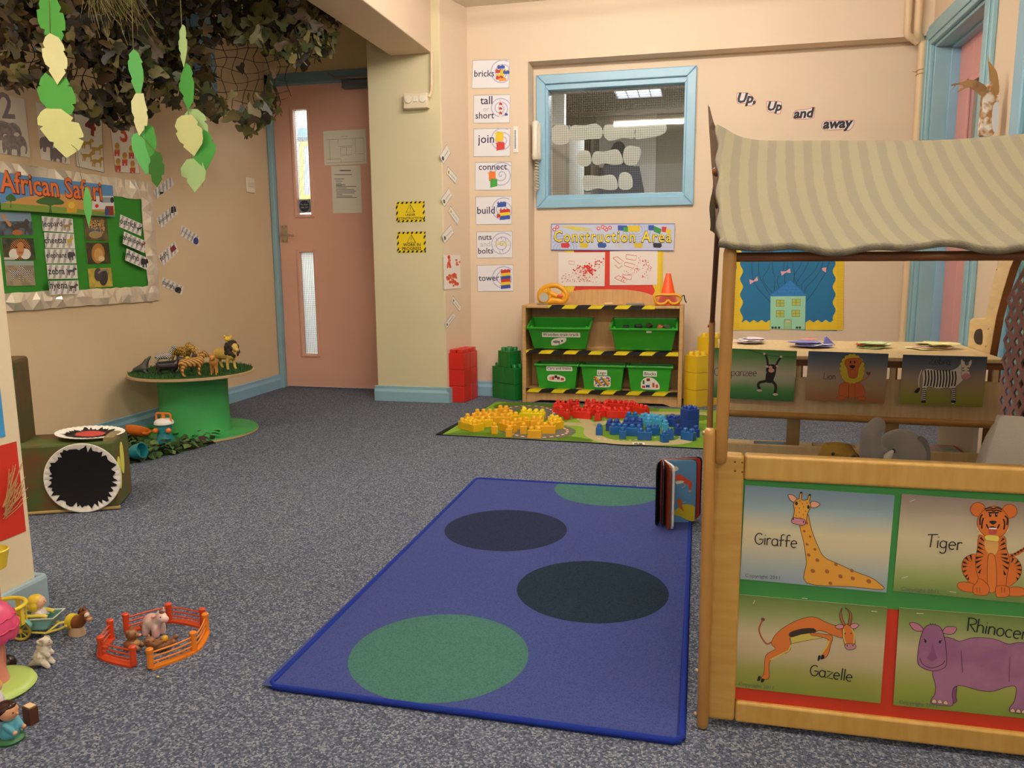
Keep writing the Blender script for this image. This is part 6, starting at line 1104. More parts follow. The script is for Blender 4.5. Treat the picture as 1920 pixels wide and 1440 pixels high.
for x, y, r in ((795, 480, 18), (765, 570, 18), (832, 633, 16), (797, 718, 18), (885, 775, 18), (816, 838, 22), (912, 895, 24), (862, 1016, 28), (1022, 1022, 28), (1120, 945, 22), (1172, 1078, 28), (1310, 1100, 26), (1060, 1155, 24), (1300, 1012, 24), (1490, 1132, 30)): s.ell((x, y), r, r*.8, GS, 7, rot=.6)
s.poly([(585, 165), (640, 165), (685, 210), (655, 245), (610, 220)], M('eeb090'), True, ol=OUT, ow=.0009); s.poly([(840, 245), (880, 232), (942, 265), (900, 302), (840, 300)], M('eeb090'), True, ol=OUT, ow=.0009)
s.poly([(705, 205), (720, 140), (742, 140), (735, 215), (800, 215), (815, 165), (838, 165), (825, 235), (840, 290), (800, 380), (775, 480), (640, 480), (640, 420), (655, 340), (645, 270), (675, 215)], GY, True, ol=OUT, ow=.0009)
s.poly([(622, 450), (640, 418), (700, 425), (770, 440), (775, 490), (735, 503), (680, 492), (630, 475)], M('d48a98'), True, ol=OUT, ow=.0009)
for x, y in ((732, 136), (828, 163)): s.ell((x, y), 14, 12, BLK, 10)
for x, y in ((678, 258), (812, 298)): s.ell((x, y), 15, 22, BLK, 12)
for x, y in ((642, 432), (758, 465)): s.ell((x, y), 8, 10, BLK, 8)
for x, y in ((717, 230), (745, 262), (795, 255), (757, 295), (708, 312), (665, 305), (780, 345), (710, 357), (755, 383), (676, 392), (720, 415)): s.ell((x, y), 9, 9, M('c07828'), 7)
s.hand('Giraffe', (205, 712), (690, 758), .0017, M('2a1c18')); cr(s, 105, 1082, 490, 1112); s.rect(105, 42, 165, 48, M('c8c0a8'), raw=False) if False else None
s.done('animal_sheet', 'Giraffe sheet at the top left of the den front panel', 'animal sheet', group=GA)
T = (1680, 900, 6); s = Sheet(FP, (62, 152), (1752, 270), (22, 1248), grad((0, '9a8a80'), (.15, 'b3a48e'), (.42, 'd9cba2'), (.6, 'd0c49a'), (.85, '9cab62'), (1, '748f48')), tf=T, off=.0015); TO = M('e2772a', .6); TS = M('2a140e', .6); OL = M('9a4a1a')
s.line([(1270, 845), (1340, 830), (1440, 770), (1520, 700)], .006, TO, True); 
s.poly([(880, 830), (800, 850), (745, 910), (740, 1020), (790, 1110), (850, 1170), (930, 1180), (930, 900)], TO, True, ol=OL); s.poly([(1270, 860), (1340, 870), (1400, 950), (1400, 1050), (1330, 1150), (1230, 1180), (1230, 900)], TO, True, ol=OL)
s.poly([(690, 1200), (700, 1150), (780, 1140), (880, 1170), (900, 1250), (760, 1245)], TO, True, ol=OL); s.poly([(1250, 1220), (1330, 1195), (1430, 1215), (1440, 1290), (1350, 1300), (1250, 1290)], TO, True, ol=OL)
s.poly([(950, 600), (1200, 620), (1235, 760), (1270, 900), (1240, 1080), (1210, 1200), (1000, 1210), (930, 1120), (890, 950), (910, 760)], TO, True, ol=OL)
s.poly([(990, 680), (1080, 660), (1140, 690), (1135, 790), (1080, 850), (1010, 790)], M('e8b060')); s.poly([(1030, 850), (1110, 870), (1120, 1220), (1030, 1220)], M('e88232'), True, ol=OL)
s.poly([(935, 1100), (1035, 1180), (1030, 1275), (960, 1290), (870, 1270), (865, 1190), (900, 1150)], TO, True, ol=OL); s.poly([(1115, 1200), (1170, 1180), (1260, 1200), (1265, 1290), (1200, 1310), (1125, 1300)], TO, True, ol=OL)
for x in (905, 935, 1180, 1215): s.line([(x, 1200), (x, 1260)], .001, OL)
s.ell((915, 325), 84, 78, TO, ol=OL); s.ell((1270, 345), 84, 78, TO, ol=OL)
s.poly([(910, 520), (895, 545), (930, 580), (920, 600), (990, 620), (1200, 620), (1260, 560), (1250, 520)], M('e8cf92'), False); s.poly([(985, 330), (1060, 292), (1130, 292), (1195, 330), (1255, 420), (1250, 520), (1200, 610), (1090, 640), (980, 610), (915, 520), (920, 410)], TO, True, ol=OL)
for q in ([(990, 322), (1050, 305), (1090, 318), (1130, 305), (1185, 325)], [(1000, 340), (1060, 330), (1090, 345), (1120, 332), (1180, 348)], [(1030, 358), (1090, 362), (1150, 360)], [(965, 380), (940, 420), (938, 500)], [(975, 420), (960, 480), (958, 540)], [(1215, 395), (1245, 430), (1240, 500)], [(1200, 430), (1215, 480), (1205, 550)], [(1010, 490), (1030, 530), (1080, 520), (1130, 535), (1155, 490)]): s.line(q, .0022, TS, True)
for x in (1052, 1120): s.ell((x, 385), 15, 26, BLK, 12); s.ell((x+4, 378), 4, 6, WHT, 8)
s.poly([(1040, 460), (1085, 450), (1125, 462), (1085, 495)], BLK); s.poly([(1040, 540), (1125, 545), (1115, 600), (1045, 600)], M('c8504a')); s.poly([(1035, 530), (1130, 532), (1120, 548), (1045, 545)], WHT, False); s.poly([(1000, 620), (1075, 615), (1145, 630), (1140, 680), (1070, 675), (1000, 660)], M('e8d65c'))
for x0, y0, x1, y1 in ((945, 640, 990, 690), (925, 700, 1000, 740), (915, 745, 990, 785), (905, 790, 990, 830), (890, 870, 985, 850), (890, 920, 970, 885), (905, 980, 960, 935), (925, 1040, 955, 985), (1205, 650, 1165, 690), (1215, 700, 1150, 740), (1225, 760, 1150, 785), (1240, 830, 1160, 825), (1250, 880, 1160, 855), (1260, 930, 1170, 885), (1250, 990, 1180, 940), (1220, 1060, 1200, 1000), (775, 860, 820, 910), (750, 915, 800, 935), (745, 965, 800, 965), (750, 1025, 795, 1000), (775, 1080, 805, 1050), (830, 835, 850, 910), (800, 1110, 815, 1080), (1370, 900, 1320, 945), (1395, 950, 1330, 960), (1400, 1005, 1340, 990), (1395, 1060, 1345, 1030), (1310, 870, 1290, 930), (1365, 1110, 1340, 1080)):
    d = V3((x1-x0, y1-y0, 0)); n = V3((-d.y, d.x, 0)).normalized()*13; s.poly([(x0+n.x, y0+n.y), (x1, y1), (x0-n.x, y0-n.y)], TS, False)
for k in range(5): s.line([(1295+34*k, 850-18*k), (1300+34*k, 832-20*k)], .003, TS)
s.hand('Tiger', (335, 745), (735, 785), .0017, M('2a1c18')); cr(s, 50, 1232, 470, 1270)
for p, q in (((150, 236), (212, 212)), ((60, 1096), (128, 1076)), ((595, 1246), (668, 1254))): s.line([p, q], .0012, M('d8d2c0', .3))
s.done('animal_sheet', 'Tiger sheet at the top right of the den front panel', 'animal sheet', group=GA)
T = (1380, 1100, 6.4); s = Sheet(FP, (22, 85), (1812, 240), (4, 1198), grad((0, '6c8440'), (.12, '8a9a56'), (.4, 'd2c09a'), (.6, 'c8b58c'), (.8, 'a0a04c'), (1, '8a9638')), tf=T, off=.0018); GO = M('df7a30', .6); YB2 = M('d8c25a', .6)
s.line([(425, 655), (370, 680), (310, 610), (275, 510), (300, 430), (325, 390)], .0028, M('a8563a'), True); s.poly([(305, 400), (300, 375), (322, 365), (345, 380), (335, 405)], M('7a4630'))
s.poly([(640, 590), (900, 540), (1060, 600), (860, 635), (670, 675)], YB2, False, ol=OUT, ow=.0008)
s.poly([(425, 650), (470, 570), (560, 490), (700, 410), (850, 360), (960, 362), (1080, 420), (1180, 455), (1280, 480), (1290, 605), (1150, 570), (1020, 520), (900, 545), (660, 590), (660, 690), (630, 770), (480, 830), (400, 900), (395, 1080), (345, 1105), (300, 1080), (335, 1030), (355, 820), (470, 740), (430, 690)], GO, True, ol=OUT, ow=.0008)
s.poly([(640, 545), (760, 500), (900, 488), (950, 505), (950, 540), (800, 560), (660, 598)], M('3a2a22'))
s.poly([(900, 545), (1040, 560), (1140, 575), (1155, 620), (1130, 700), (1110, 790), (1060, 850), (1020, 830), (1080, 720), (1105, 630), (1000, 590), (905, 575)], GO, True, ol=OUT, ow=.0008); s.line([(1020, 800), (1090, 700), (1110, 640)], .003, YB2); s.line([(410, 870), (520, 810), (630, 760), (660, 690)], .0022, YB2)
for q in ([(978, 885), (985, 820), (1012, 820), (1005, 860)], [(1010, 860), (1030, 812), (1055, 815), (1050, 855)], [(253, 1120), (270, 1065), (295, 1070), (285, 1115)], [(298, 1135), (305, 1095), (340, 1100), (325, 1135)]): s.poly(q, BLK)
s.poly([(1275, 480), (1330, 440), (1395, 470), (1420, 600), (1415, 690), (1310, 690), (1280, 590)], GO, True, ol=OUT, ow=.0008); s.line([(1290, 500), (1290, 600), (1310, 670)], .0022, YB2, True); s.line([(1375, 480), (1415, 560), (1408, 670)], .0022, YB2, True)
s.poly([(1300, 700), (1330, 675), (1420, 680), (1435, 715), (1400, 742), (1330, 742)], M('c88a92'), True, ol=OUT, ow=.0008); s.poly([(1185, 470), (1230, 445), (1285, 455), (1275, 490), (1220, 495)], M('d8909a'), True, ol=OUT, ow=.0008); s.poly([(1370, 450), (1420, 430), (1470, 450), (1430, 490), (1385, 490)], M('d8909a'), True, ol=OUT, ow=.0008)
s.poly([(1270, 245), (1240, 310), (1250, 390), (1285, 455), (1305, 445), (1275, 370), (1262, 300)], M('a86a3a'), True, ol=OUT, ow=.0008); s.poly([(1305, 240), (1355, 310), (1350, 390), (1340, 445), (1370, 450), (1388, 370), (1375, 300)], M('a86a3a'), True, ol=OUT, ow=.0008)
for x, y in ((1305, 552), (1375, 550), (1330, 698), (1398, 694)): s.ell((x, y), 7, 10, BLK, 8)
s.hand('Gazelle', (878, 1050), (1395, 1130), .0018, M('1f1c14')); cr(s, 30, 1172, 445, 1222)
for p, q in (((790, 128), (855, 134)), ((1620, 284), (1690, 288)), ((205, 195), (225, 155))): s.line([p, q], .0012, M('d8d2b8', .3))
s.done('animal_sheet', 'Gazelle sheet at the bottom left of the den front panel', 'animal sheet', group=GA)
T = (1670, 1120, 5.76); s = Sheet(FP, (90, 105), (1735, 232), (58, 1158), grad((0, '6c8440'), (.15, '8f9f5a'), (.4, 'cdbf92'), (.55, 'bdb47c'), (.8, '9aa444'), (1, '83963a')), tf=T, off=.0018); PU, PUO = M('9a6488', .6, kind='mix', h2='aa7492', vscale=14), M('4a2438', .6)
s.poly([(690, 940), (710, 950), (700, 1060), (710, 1110), (660, 1125), (650, 960)], M('86527a'), True, ol=PUO)
s.poly([(560, 440), (660, 436), (740, 466), (860, 432), (1000, 428), (1140, 450), (1260, 495), (1380, 480), (1500, 500), (1640, 560), (1640, 900), (1600, 1200), (1450, 1245), (1290, 1230), (1280, 1180), (1330, 1110), (1345, 960), (1240, 960), (1100, 1005), (950, 995), (760, 945), (680, 965), (660, 1040), (665, 1155), (560, 1160), (440, 1140), (435, 1090), (470, 1040), (480, 950), (450, 790), (560, 700)], PU, True, ol=PUO)
s.poly([(200, 270), (260, 268), (320, 300), (350, 350), (270, 355), (225, 320)], M('c07a90'), True, ol=PUO); s.poly([(555, 365), (600, 310), (705, 320), (670, 385), (590, 388)], M('c07a90'), True, ol=PUO)
s.poly([(345, 350), (390, 298), (450, 288), (510, 300), (555, 360), (585, 480), (600, 690), (560, 760), (440, 785), (320, 740), (285, 670), (305, 480)], PU, True, ol=PUO); s.poly([(445, 475), (480, 600), (500, 650), (440, 685), (385, 650), (425, 580)], M('8a5478'), False)
s.line([(310, 650), (350, 720), (440, 752), (540, 720), (580, 675)], .0012, PUO, True)
s.ell((370, 465), 12, 18, BLK, 10); s.line([(352, 438), (376, 462)], .0012, BLK); s.ell((526, 472), 12, 18, BLK, 10); s.line([(550, 456), (522, 468)], .0012, BLK)
for k in (-1, 0, 1): s.line([(450+15*k, 290), (450+30*k, 272)], .001, BLK)
for x, y in ((465, 1110), (525, 1115), (588, 1125), (1310, 1210), (1372, 1215), (1432, 1222)): s.poly([(x-24, y+16), (x-20, y-10), (x, y-20), (x+18, y-8), (x+24, y+20)], M('e0c49a'), True, ol=PUO, ow=.0006)
s.line([(755, 560), (770, 800)], .0012, M('7a4a6c')); s.line([(1280, 640), (1270, 900)], .0012, M('7a4a6c'))
s.hand('Rhinoceros', (805, 350), (1640, 480), .0018, M('17241a')); cr(s, 85, 1135, 490, 1180); s.line([(272, 163), (348, 166)], .0012, M('d8d2b8', .3))
s.done('animal_sheet', 'Rhinoceros sheet at the bottom right of the den front panel', 'animal sheet', group=GA)
# ================================================================ bookcase behind, with three more sheets
YK = 2.50; MW = M('d8bd8c', .45, kind='wood', h2='c9ab78', vscale=6, scale=(12, 2, 2)); MWV = M('d8bd8c', .45, kind='wood', h2='c9ab78', vscale=6, scale=(2, 2, 12)); T6b = (1320, 620, 3.2)
zk = lambda y, x=1600: py(x, y, YK).z
KX0, KX1 = .075, .862; zs_ = zk(669)
t = thing('bookcase', 'low maple bookcase behind the den with a curved end panel', 'bookcase', (.45, YK, 0)); L0 = V3((.45, YK, 0))
b = MB(); b.box(KX0, KX1, YK, YK+.48, zs_-.012, zs_, MW); P_(b, 'top_shelf', bevel=.003)
b = MB(); b.box(KX0, KX1, YK+.012, YK+.026, zs_-.032, zs_-.0125, DW); P_(b, 'upper_rail')
zp0, zp1 = zk(785), zk(711); 
b = MB(); b.box(KX0, KX1, YK+.012, YK+.024, zp0, zp1, MW); P_(b, 'front_panel', bevel=.002)
for x in (555, 1122, 1740): p0 = py(x/3.2+1320, 690, YK+.012); b = MB(); b.box(p0.x, p0.x+.014, YK+.013, YK+.025, zp1-.001, zs_-.03, MWV); b.box(p0.x+.0141, p0.x+.019, YK+.013, YK+.027, zp1-.001, zs_-.03, DW); P_(b, 'slot_bar')
b = MB(); b.box(KX0, py(555/3.2+1320, 690, YK).x-.06, YK+.013, YK+.024, zp1, zs_-.03, MW); P_(b, 'infill')
b = MB(); b.tube([(KX0, YK+.018, zp0+.002), (KX1, YK+.018, zp0-.006)], .012, PO, 14); P_(b, 'round_rail', smooth=60)
zl_ = zk(840)
for xx in (1476, 1660): p0 = py(xx, 800, YK+.15); b = MB(); b.box(p0.x, p0.x+.04, YK+.15, YK+.165, .0, zp0, MWV); P_(b, 'upright', bevel=.002)
b = MB(); b.box(KX0, KX1, YK+.01, YK+.024, .03, zl_-.004, MW); P_(b, 'lower_front', bevel=.002)
b = MB(); b.box(KX0, KX1, YK+.025, YK+.45, .13, .145, MW); P_(b, 'lower_shelf')
b = MB(); b.box(KX1-.04, KX1-.025, YK+.1, YK+.45, .0, zs_-.0125, M('d8cfc0', .5)); P_(b, 'end_board'); b = MB(); b.box(KX0, KX0+.012, YK+.02, YK+.40, 0, zs_-.0125, MWV); P_(b, 'end_board')
Te = (1740, 440, 3.13); XE = KX1
ep = [(425, 100), (375, 300), (335, 490), (262, 490), (245, 500), (232, 660), (360, 705), (400, 480), (440, 330), (480, 200), (512, 130), (520, 100)]
E3 = [px(x/Te[2]+Te[0], y/Te[2]+Te[1], XE) for x, y in ep]
b = MB(); b.prism(E3, (.018, 0, 0), MWV); P_(b, 'end_panel', bevel=.002)
b = MB(); edge = [px(x/Te[2]+Te[0], y/Te[2]+Te[1], XE) for x, y in ((516, 112), (480, 200), (440, 330), (400, 480), (362, 700))]; edge.append(V3((XE, edge[-1].y+.01, .03)))
for e in edge: e.y -= .002
b.add(edge + [e+V3((.02, 0, 0)) for e in edge], [(i, i+1, 7+i, 6+i) for i in range(5)], DW); o = P_(b, 'shaded_edge', solid=.004)  # ply edge strip; shade on its near face is put into the brown
hh = [px(x/Te[2]+Te[0], y/Te[2]+Te[1], XE) for x, y in ((290, 556), (318, 560), (318, 640), (285, 640), (270, 610), (275, 575))]
b = MB(); b.prism([h-V3((.0006, 0, 0)) for h in [V3(p) for p in crom([tuple(h) for h in hh], True, 3)]], (.0008, 0, 0), M('2a1a10', .8)); P_(b, 'hand_hole')
b = MB()
for x, y in ((356, 552), (340, 655), (405, 205)): p = px(x/Te[2]+Te[0], y/Te[2]+Te[1], XE); b.ball(p, .003, M('b8a888', .3, metal=.6), 8, 6)
P_(b, 'screws')
KP = ('y', YK-.0005); T = T6b; GB = 'animal name sheets on the bookcase'
s = Sheet(KP, (40, 101), (558, 122), (30, 398), grad((0, '3f7a34'), (.15, '5a8a4a'), (.45, 'b8ae94'), (.6, 'a8a888'), (.8, '4f8a44'), (1, '2f6a34')), tf=T, off=.001)
s.line([(262, 113), (400, 150), (556, 158)], .002, M('2f4a24'), True); BK = M('201814'); 
for q in ([(368, 140), (380, 180), (385, 225)], [(462, 158), (440, 190), (425, 230)]): s.line(q, .006, BK, True)
s.line([(385, 300), (335, 310), (325, 330), (335, 350)], .008, BK, True); s.line([(405, 300), (430, 330), (425, 375)], .008, BK, True)
s.poly([(380, 240), (430, 240), (418, 290), (410, 312), (370, 305)], BK); s.poly([(372, 230), (385, 205), (425, 205), (432, 235), (425, 255), (380, 250)], BK); s.ell((404, 238), 18, 13, M('d8a08a')); s.ell((398, 218), 12, 8, M('d8a08a'))
for x, y in ((332, 358), (428, 382)): s.ell((x, y), 16, 7, M('d8b8a8'))
for x, y in ((362, 138), (462, 156), (378, 215), (438, 212)): s.ell((x, y), 8, 7, M('d8b8a8'))
s.hand('Chimpanzee', (60, 268), (318, 272), .0016, INK); s.done('animal_sheet', 'Chimpanzee sheet at the left of the bookcase front', 'animal sheet', group=GB)
s = Sheet(KP, (627, 122), (1107, 138), (611, 416), grad((0, '3f5468'), (.2, '68717a'), (.45, 'a3927c'), (.7, 'a88c68'), (1, 'a06c38')), tf=T, off=.001); LO = M('c8662c', .6)
s.line([(930, 305), (970, 290), (990, 262), (985, 250)], .003, LO, True); s.poly([(975, 262), (972, 245), (985, 250), (998, 245), (994, 265)], M('7a4428'))
s.poly([(820, 320), (870, 300), (930, 310), (962, 350), (950, 395), (820, 395), (810, 350)], LO, True, ol=OUT, ow=.0006); s.ell((822, 403), 26, 12, LO, ol=OUT, ow=.0006); s.ell((945, 405), 26, 12, LO, ol=OUT, ow=.0006); s.line([(868, 320), (866, 410)], .0008, OUT); s.line([(905, 320), (905, 412)], .0008, OUT)
s.poly([(830+0, 190), (850, 160), (880, 148), (920, 150), (945, 180), (955, 230), (950, 290), (910, 310), (860, 310), (825, 280), (822, 230)], M('d0b82c'), True, ol=OUT, ow=.0006); [s.ell((888+64*cos(k*pi/9), 228+78*sin(k*pi/9)), 13, 13, M('d0b82c'), 12) for k in range(18)]; s.poly([(848, 175), (880, 165), (930, 165), (945, 185), (925, 230), (915, 280), (870, 280), (860, 230), (845, 200)], LO, True, ol=OUT, ow=.0006)
for x in (878, 903): s.ell((x, 188), 5, 8, BLK, 10)
s.poly([(870, 212), (890, 206), (908, 213), (890, 226)], BLK); s.line([(872, 238), (890, 232), (908, 240)], .001, BLK, True); s.hand('Lion', (715, 290), (790, 292), .0016, INK); s.done('animal_sheet', 'Lion sheet in the middle of the bookcase front', 'animal sheet', group=GB)
s = Sheet(KP, (1193, 143), (1700, 156), (1174, 440), grad((0, '34465a'), (.2, '5f6470'), (.45, '9a8a78'), (.65, 'a09060'), (.85, '94943c'), (1, '848a30')), tf=T, off=.001); ZW = M('d8d0c4', .6)
s.line([(1305, 235), (1290, 280), (1288, 340)], .003, ZW, True); s.poly([(1280, 345), (1295, 345), (1282, 372), (1260, 368)], BK)
ZP = [(1310, 245), (1340, 228), (1400, 236), (1470, 240), (1520, 220), (1545, 195), (1560, 280), (1530, 320), (1510, 340), (1505, 430), (1478, 430), (1478, 345), (1400, 348), (1345, 335), (1330, 370), (1328, 425), (1300, 425), (1305, 350), (1310, 300)]
s.poly(ZP, ZW, True, ol=OUT, ow=.0007, k=3)
for i in range(11): x = 1322+18*i; s.line([(x+4, 236+(6 if i > 8 else 0)), (x+8, 285), (x, 332+(6 if 2 < i < 9 else 0))], .0036, BK, True)
for x0_, x1_ in ((1302, 1330), (1480, 1508)):
    for k in range(6): s.line([(x0_, 350+12*k), (x1_, 345+12*k)], .0026, BK)
    s.rect(x0_, 416, x1_, 432, BK)
s.poly([(1545, 170), (1560, 185), (1590, 185), (1600, 172), (1605, 195), (1590, 230), (1595, 270), (1580, 292), (1550, 288), (1542, 260), (1545, 220), (1538, 195)], ZW, True, ol=OUT, ow=.0006); s.poly([(1548, 265), (1575, 255), (1597, 270), (1580, 292), (1552, 288)], M('c88a88'))
for q in ([(1575, 180), (1575, 210)], [(1566, 184), (1568, 205)], [(1584, 184), (1582, 205)], [(1546, 225), (1560, 222)], [(1546, 240), (1562, 238)], [(1592, 225), (1578, 222)], [(1592, 242), (1580, 240)]): s.line(q, .0026, BK)
s.hand('Zebra', (1350, 200), (1478, 205), .0016, INK); s.done('animal_sheet', 'Zebra sheet at the right of the bookcase front', 'animal sheet', group=GB)
# paper cut-outs lying on the top shelf
def papers(nm, label, x0, x1, y, cols, fold=None, n=5, seed=0):
    R_ = random.Random(seed); a, c = pz(x0, y, zs_+.001), pz(x1, y, zs_+.001); m_ = (a+c)/2; rx = (c-a).length/2; t = thing(nm, label, 'paper', m_, 0, 'paper cut-outs on the bookcase top')
    for k in range(n):
        b = MB(); nn_ = 16; ox, oy = (R_.random()-.5)*rx*.5, (R_.random()-.5)*.04; z0 = .001+.0035*k; ring = []
        for j in range(nn_): a_ = 2*pi*j/nn_; r = .6+.4*R_.random(); ring.append((ox+rx*.75*r*cos(a_), oy+.055*r*sin(a_), z0+.003*R_.random()))
        b.prism(ring, (0, 0, .0006), M(cols[k % len(cols)], .7)); b.build('sheet', t)
    if fold: b = MB(); b.add([(rx*.5, 0, .004), (rx*.95, .01, .006), (rx*.62, .005, .034), (rx*.55, .012, .03)], [(0, 1, 2), (0, 2, 3)], M(fold, .7)); b.build('turned_corner', t, solid=.0006)
papers('paper_cutouts', 'pile of pale pink and white cut-outs at the left of the bookcase top', 1368, 1450, 643, ('e4d8d4', 'd8c4d0', 'efe8e0'), seed=1)
papers('paper_cutouts', 'pile of purple-blue cut-outs with a turned up corner on the bookcase top', 1465, 1568, 650, ('8a86c4', '7a78b8', 'd8d4dc'), '6a68b0', seed=2)
papers('paper_cutouts', 'pile of pale green cut-outs with a red strip on the bookcase top', 1596, 1684, 652, ('c4d69a', 'a8c880', 'd4583c', 'dfe4b8'), seed=3)
papers('paper_cutouts', 'pile of yellow and pink cut-outs at the right of the bookcase top', 1688, 1800, 653, ('e6dc9a', 'e4b8a4', 'ece4c0', 'd8c890'), seed=4)
p = pz(1516, 638, zs_+.001); b = MB(); b.prism([(p.x+.026*cos(j*pi/8), p.y+.02*sin(j*pi/8), zs_+.001+.008*abs(cos(j*pi/8))) for j in range(16)], (0, 0, .001), M('d88a8a', .6)); b.build('paper_petal', loc=p, label='single pink paper petal at the far edge of the bookcase top', cat='paper')
# picture books and boxes lying on the lower shelf
def flat(nm, label, xa, xb, yy, dpt, h, cols, art=None, cat='book'):
    a, c = py(xa, yy, YK+.06), py(xb, yy, YK+.06); t = thing(nm, label, cat, ((a.x+c.x)/2, YK+.06, .146)); w_ = (c.x-a.x)/2; b = MB(); b.box(-w_, w_, 0, dpt, 0, h, M(cols[0], .5)); b.build('cover', t, bevel=.002); b = MB(); b.box(-w_+.004, w_-.004, -.0005, dpt-.004, .004, h-.004, M('e8e0d0', .6)); b.build('pages', t)
    b = MB(); b.box(-w_+.01, w_-.012, .012, dpt-.012, h, h+.0006, M(cols[1], .35, kind='mix', h2=cols[2], vscale=25)); b.build('cover_picture', t)
flat('picture_book', 'blue and teal picture book at the left of the lower bookcase shelf', 1420, 1485, 830, .15, .05, ('8a6a4a', '2f7aa0', '5aa0a8'))
flat('picture_book', 'yellow picture book lying behind the brown soft toy', 1536, 1620, 838, .16, .05, ('b89858', 'd0a83c', 'c07838'))
flat('picture_book', 'teal and pink picture book with a red edge at the right of the lower shelf', 1728, 1828, 842, .18, .055, ('b03a2c', '6a9a98', 'd0a0a0'))
# soft toys and cushion inside the den
b = MB(); b.box(.10, .66, 1.46, 2.2, .003, .15, M('4a6a9a', .9, bump=.4, bscale=200)); b.build('den_mattress', loc=(.38, 1.8, .1), label='blue mattress inside the den behind the animal panel', cat='mattress', bevel=.02)
gr, gr2 = M('8b8580', .95, bump=.6, bscale=300, sheen=.3), M('a29c94', .95, bump=.6, bscale=300)
def q_(x, y, Y): return py(x, y, Y)
ye = 1.86; hd_ = q_(1688, 850, ye); t = thing('plush_elephant', 'grey plush elephant with its trunk raised, peeping over the panel', 'soft toy', (hd_.x, ye, .15)); o_ = V3(t.location); lo = lambda x, y, dy=0: q_(x, y, ye+dy)-o_
blob('body', t, [('s', lo(1690, 850), (.055, .055, .055)), ('s', V3((0, .03, .055)), (.065, .065, .065)), ('s', V3((-.03, -.06, .025)), (.025, .03, .025)), ('s', V3((.045, -.06, .025)), (.025, .03, .025)), ('c', lo(1655, 868, -.035), lo(1634, 850, -.055), .03, .026), ('c', lo(1634, 850, -.055), lo(1632, 815, -.06), .026, .022), ('c', lo(1632, 815, -.06), lo(1645, 796, -.06), .022, .017), ('c', lo(1680, 868), V3((0, .02, .06)), .04, .05)], gr, .005, 4)
for x, dy in ((1722, -.03), (1640, .02)):
    b = MB(); e = lo(x, 845, dy); pts = crom([(0, .0, .03), (.018, 0, .02), (.026, 0, -.015), (.02, 0, -.05), (.0, 0, -.058), (-.012, 0, -.02)], True, 4); b.prism([e+V3(p) for p in pts], (0, .008, 0), M('7a746e', .95, bump=.6, bscale=300)); b.build('ear', t, bevel=.003)
b = MB(); b.ball(lo(1674, 846, -.052), .0055, BLK, 10, 8); b.build('eye', t, smooth=60); b = MB(); e0, e1_ = lo(1660, 858, -.06), lo(1672, 846, -.085); b.tube([lo(1658, 862, -.06), lo(1667, 854, -.075), lo(1674, 845, -.08)], [.009, .008, .003], M('dcd4c0', .8), 10); b.build('tusk', t, smooth=60)
yb3 = 1.84; h2_ = q_(1574, 856, yb3); t = thing('plush_lion', 'mustard brown soft toy lying left of the plush elephant', 'soft toy', (h2_.x, yb3, .15)); o_ = V3(t.location); lo2 = lambda x, y, dy=0: q_(x, y, yb3+dy)-o_
mb_ = M('8a6a2c', .95, bump=.9, bscale=200)
blob('body', t, [('s', lo2(1570, 858), (.042, .045, .036)), ('s', lo2(1592, 862, -.02), (.024, .025, .022)), ('s', V3((0, .02, .05)), (.06, .06, .055)), ('s', V3((-.035, -.05, .02)), (.022, .03, .02)), ('s', V3((.035, -.05, .02)), (.022, .03, .02)), ('c', lo2(1570, 866), V3((0, .01, .05)), .03, .045), ('s', lo2(1549, 838, .01), (.011, .009, .011)), ('s', lo2(1590, 840, .01), (.011, .009, .011))], mb_, .005, 3)
b = MB(); b.ball(lo2(1562, 851, -.044), .004, BLK, 8, 6); b.build('eye', t, smooth=60); b = MB(); b.ball(lo2(1601, 858, -.042), .006, M('3a2418', .6), 8, 6); b.build('nose', t, smooth=60)
ck = q_(1935, 870, 1.80); t = thing('cushion', 'grey two-tone cushion leaning at the right inside the den', 'cushion', (ck.x, 1.80, .15)); b = MB()
N_ = 12; vs = []; Rm = Matrix.Rotation(.55, 3, 'Z') @ Matrix.Rotation(.22, 3, 'Y')
for sgn in (-1, 1):
    for j in range(N_+1):
        for i in range(N_+1): u, v = 2*i/N_-1, 2*j/N_-1; h = .05*((1-u**4)*(1-v**4))**.6+.004; vs.append(V3((0, 0, .152)) + Rm @ V3((u*.15*(1-.06*v*v), sgn*h, v*.165*(1-.06*u*u))))
M1 = (N_+1)**2; fc = []
for sgn in (0, 1): fc.append([(sgn*M1+j*(N_+1)+i, sgn*M1+j*(N_+1)+i+1, sgn*M1+(j+1)*(N_+1)+i+1, sgn*M1+(j+1)*(N_+1)+i) for j in range(N_) for i in range(N_)])
rimI = [i for i in range(N_+1)] + [j*(N_+1)+N_ for j in range(1, N_+1)] + [N_*(N_+1)+i for i in range(N_-1, -1, -1)] + [j*(N_+1) for j in range(N_-1, 0, -1)]
b.add(vs, [f for k_, f in enumerate(fc[0]) if k_ % N_ > 1+(k_//N_)*.22], M('635d55', .95, bump=.5, bscale=350, sheen=.2)); b.add(vs, [f for k_, f in enumerate(fc[0]) if k_ % N_ <= 1+(k_//N_)*.22] + fc[1] + [(rimI[i], rimI[(i+1) % len(rimI)], M1+rimI[(i+1) % len(rimI)], M1+rimI[i]) for i in range(len(rimI))], M('d3cdc2', .95, bump=.5, bscale=350)); b.build('cover', t, smooth=60)
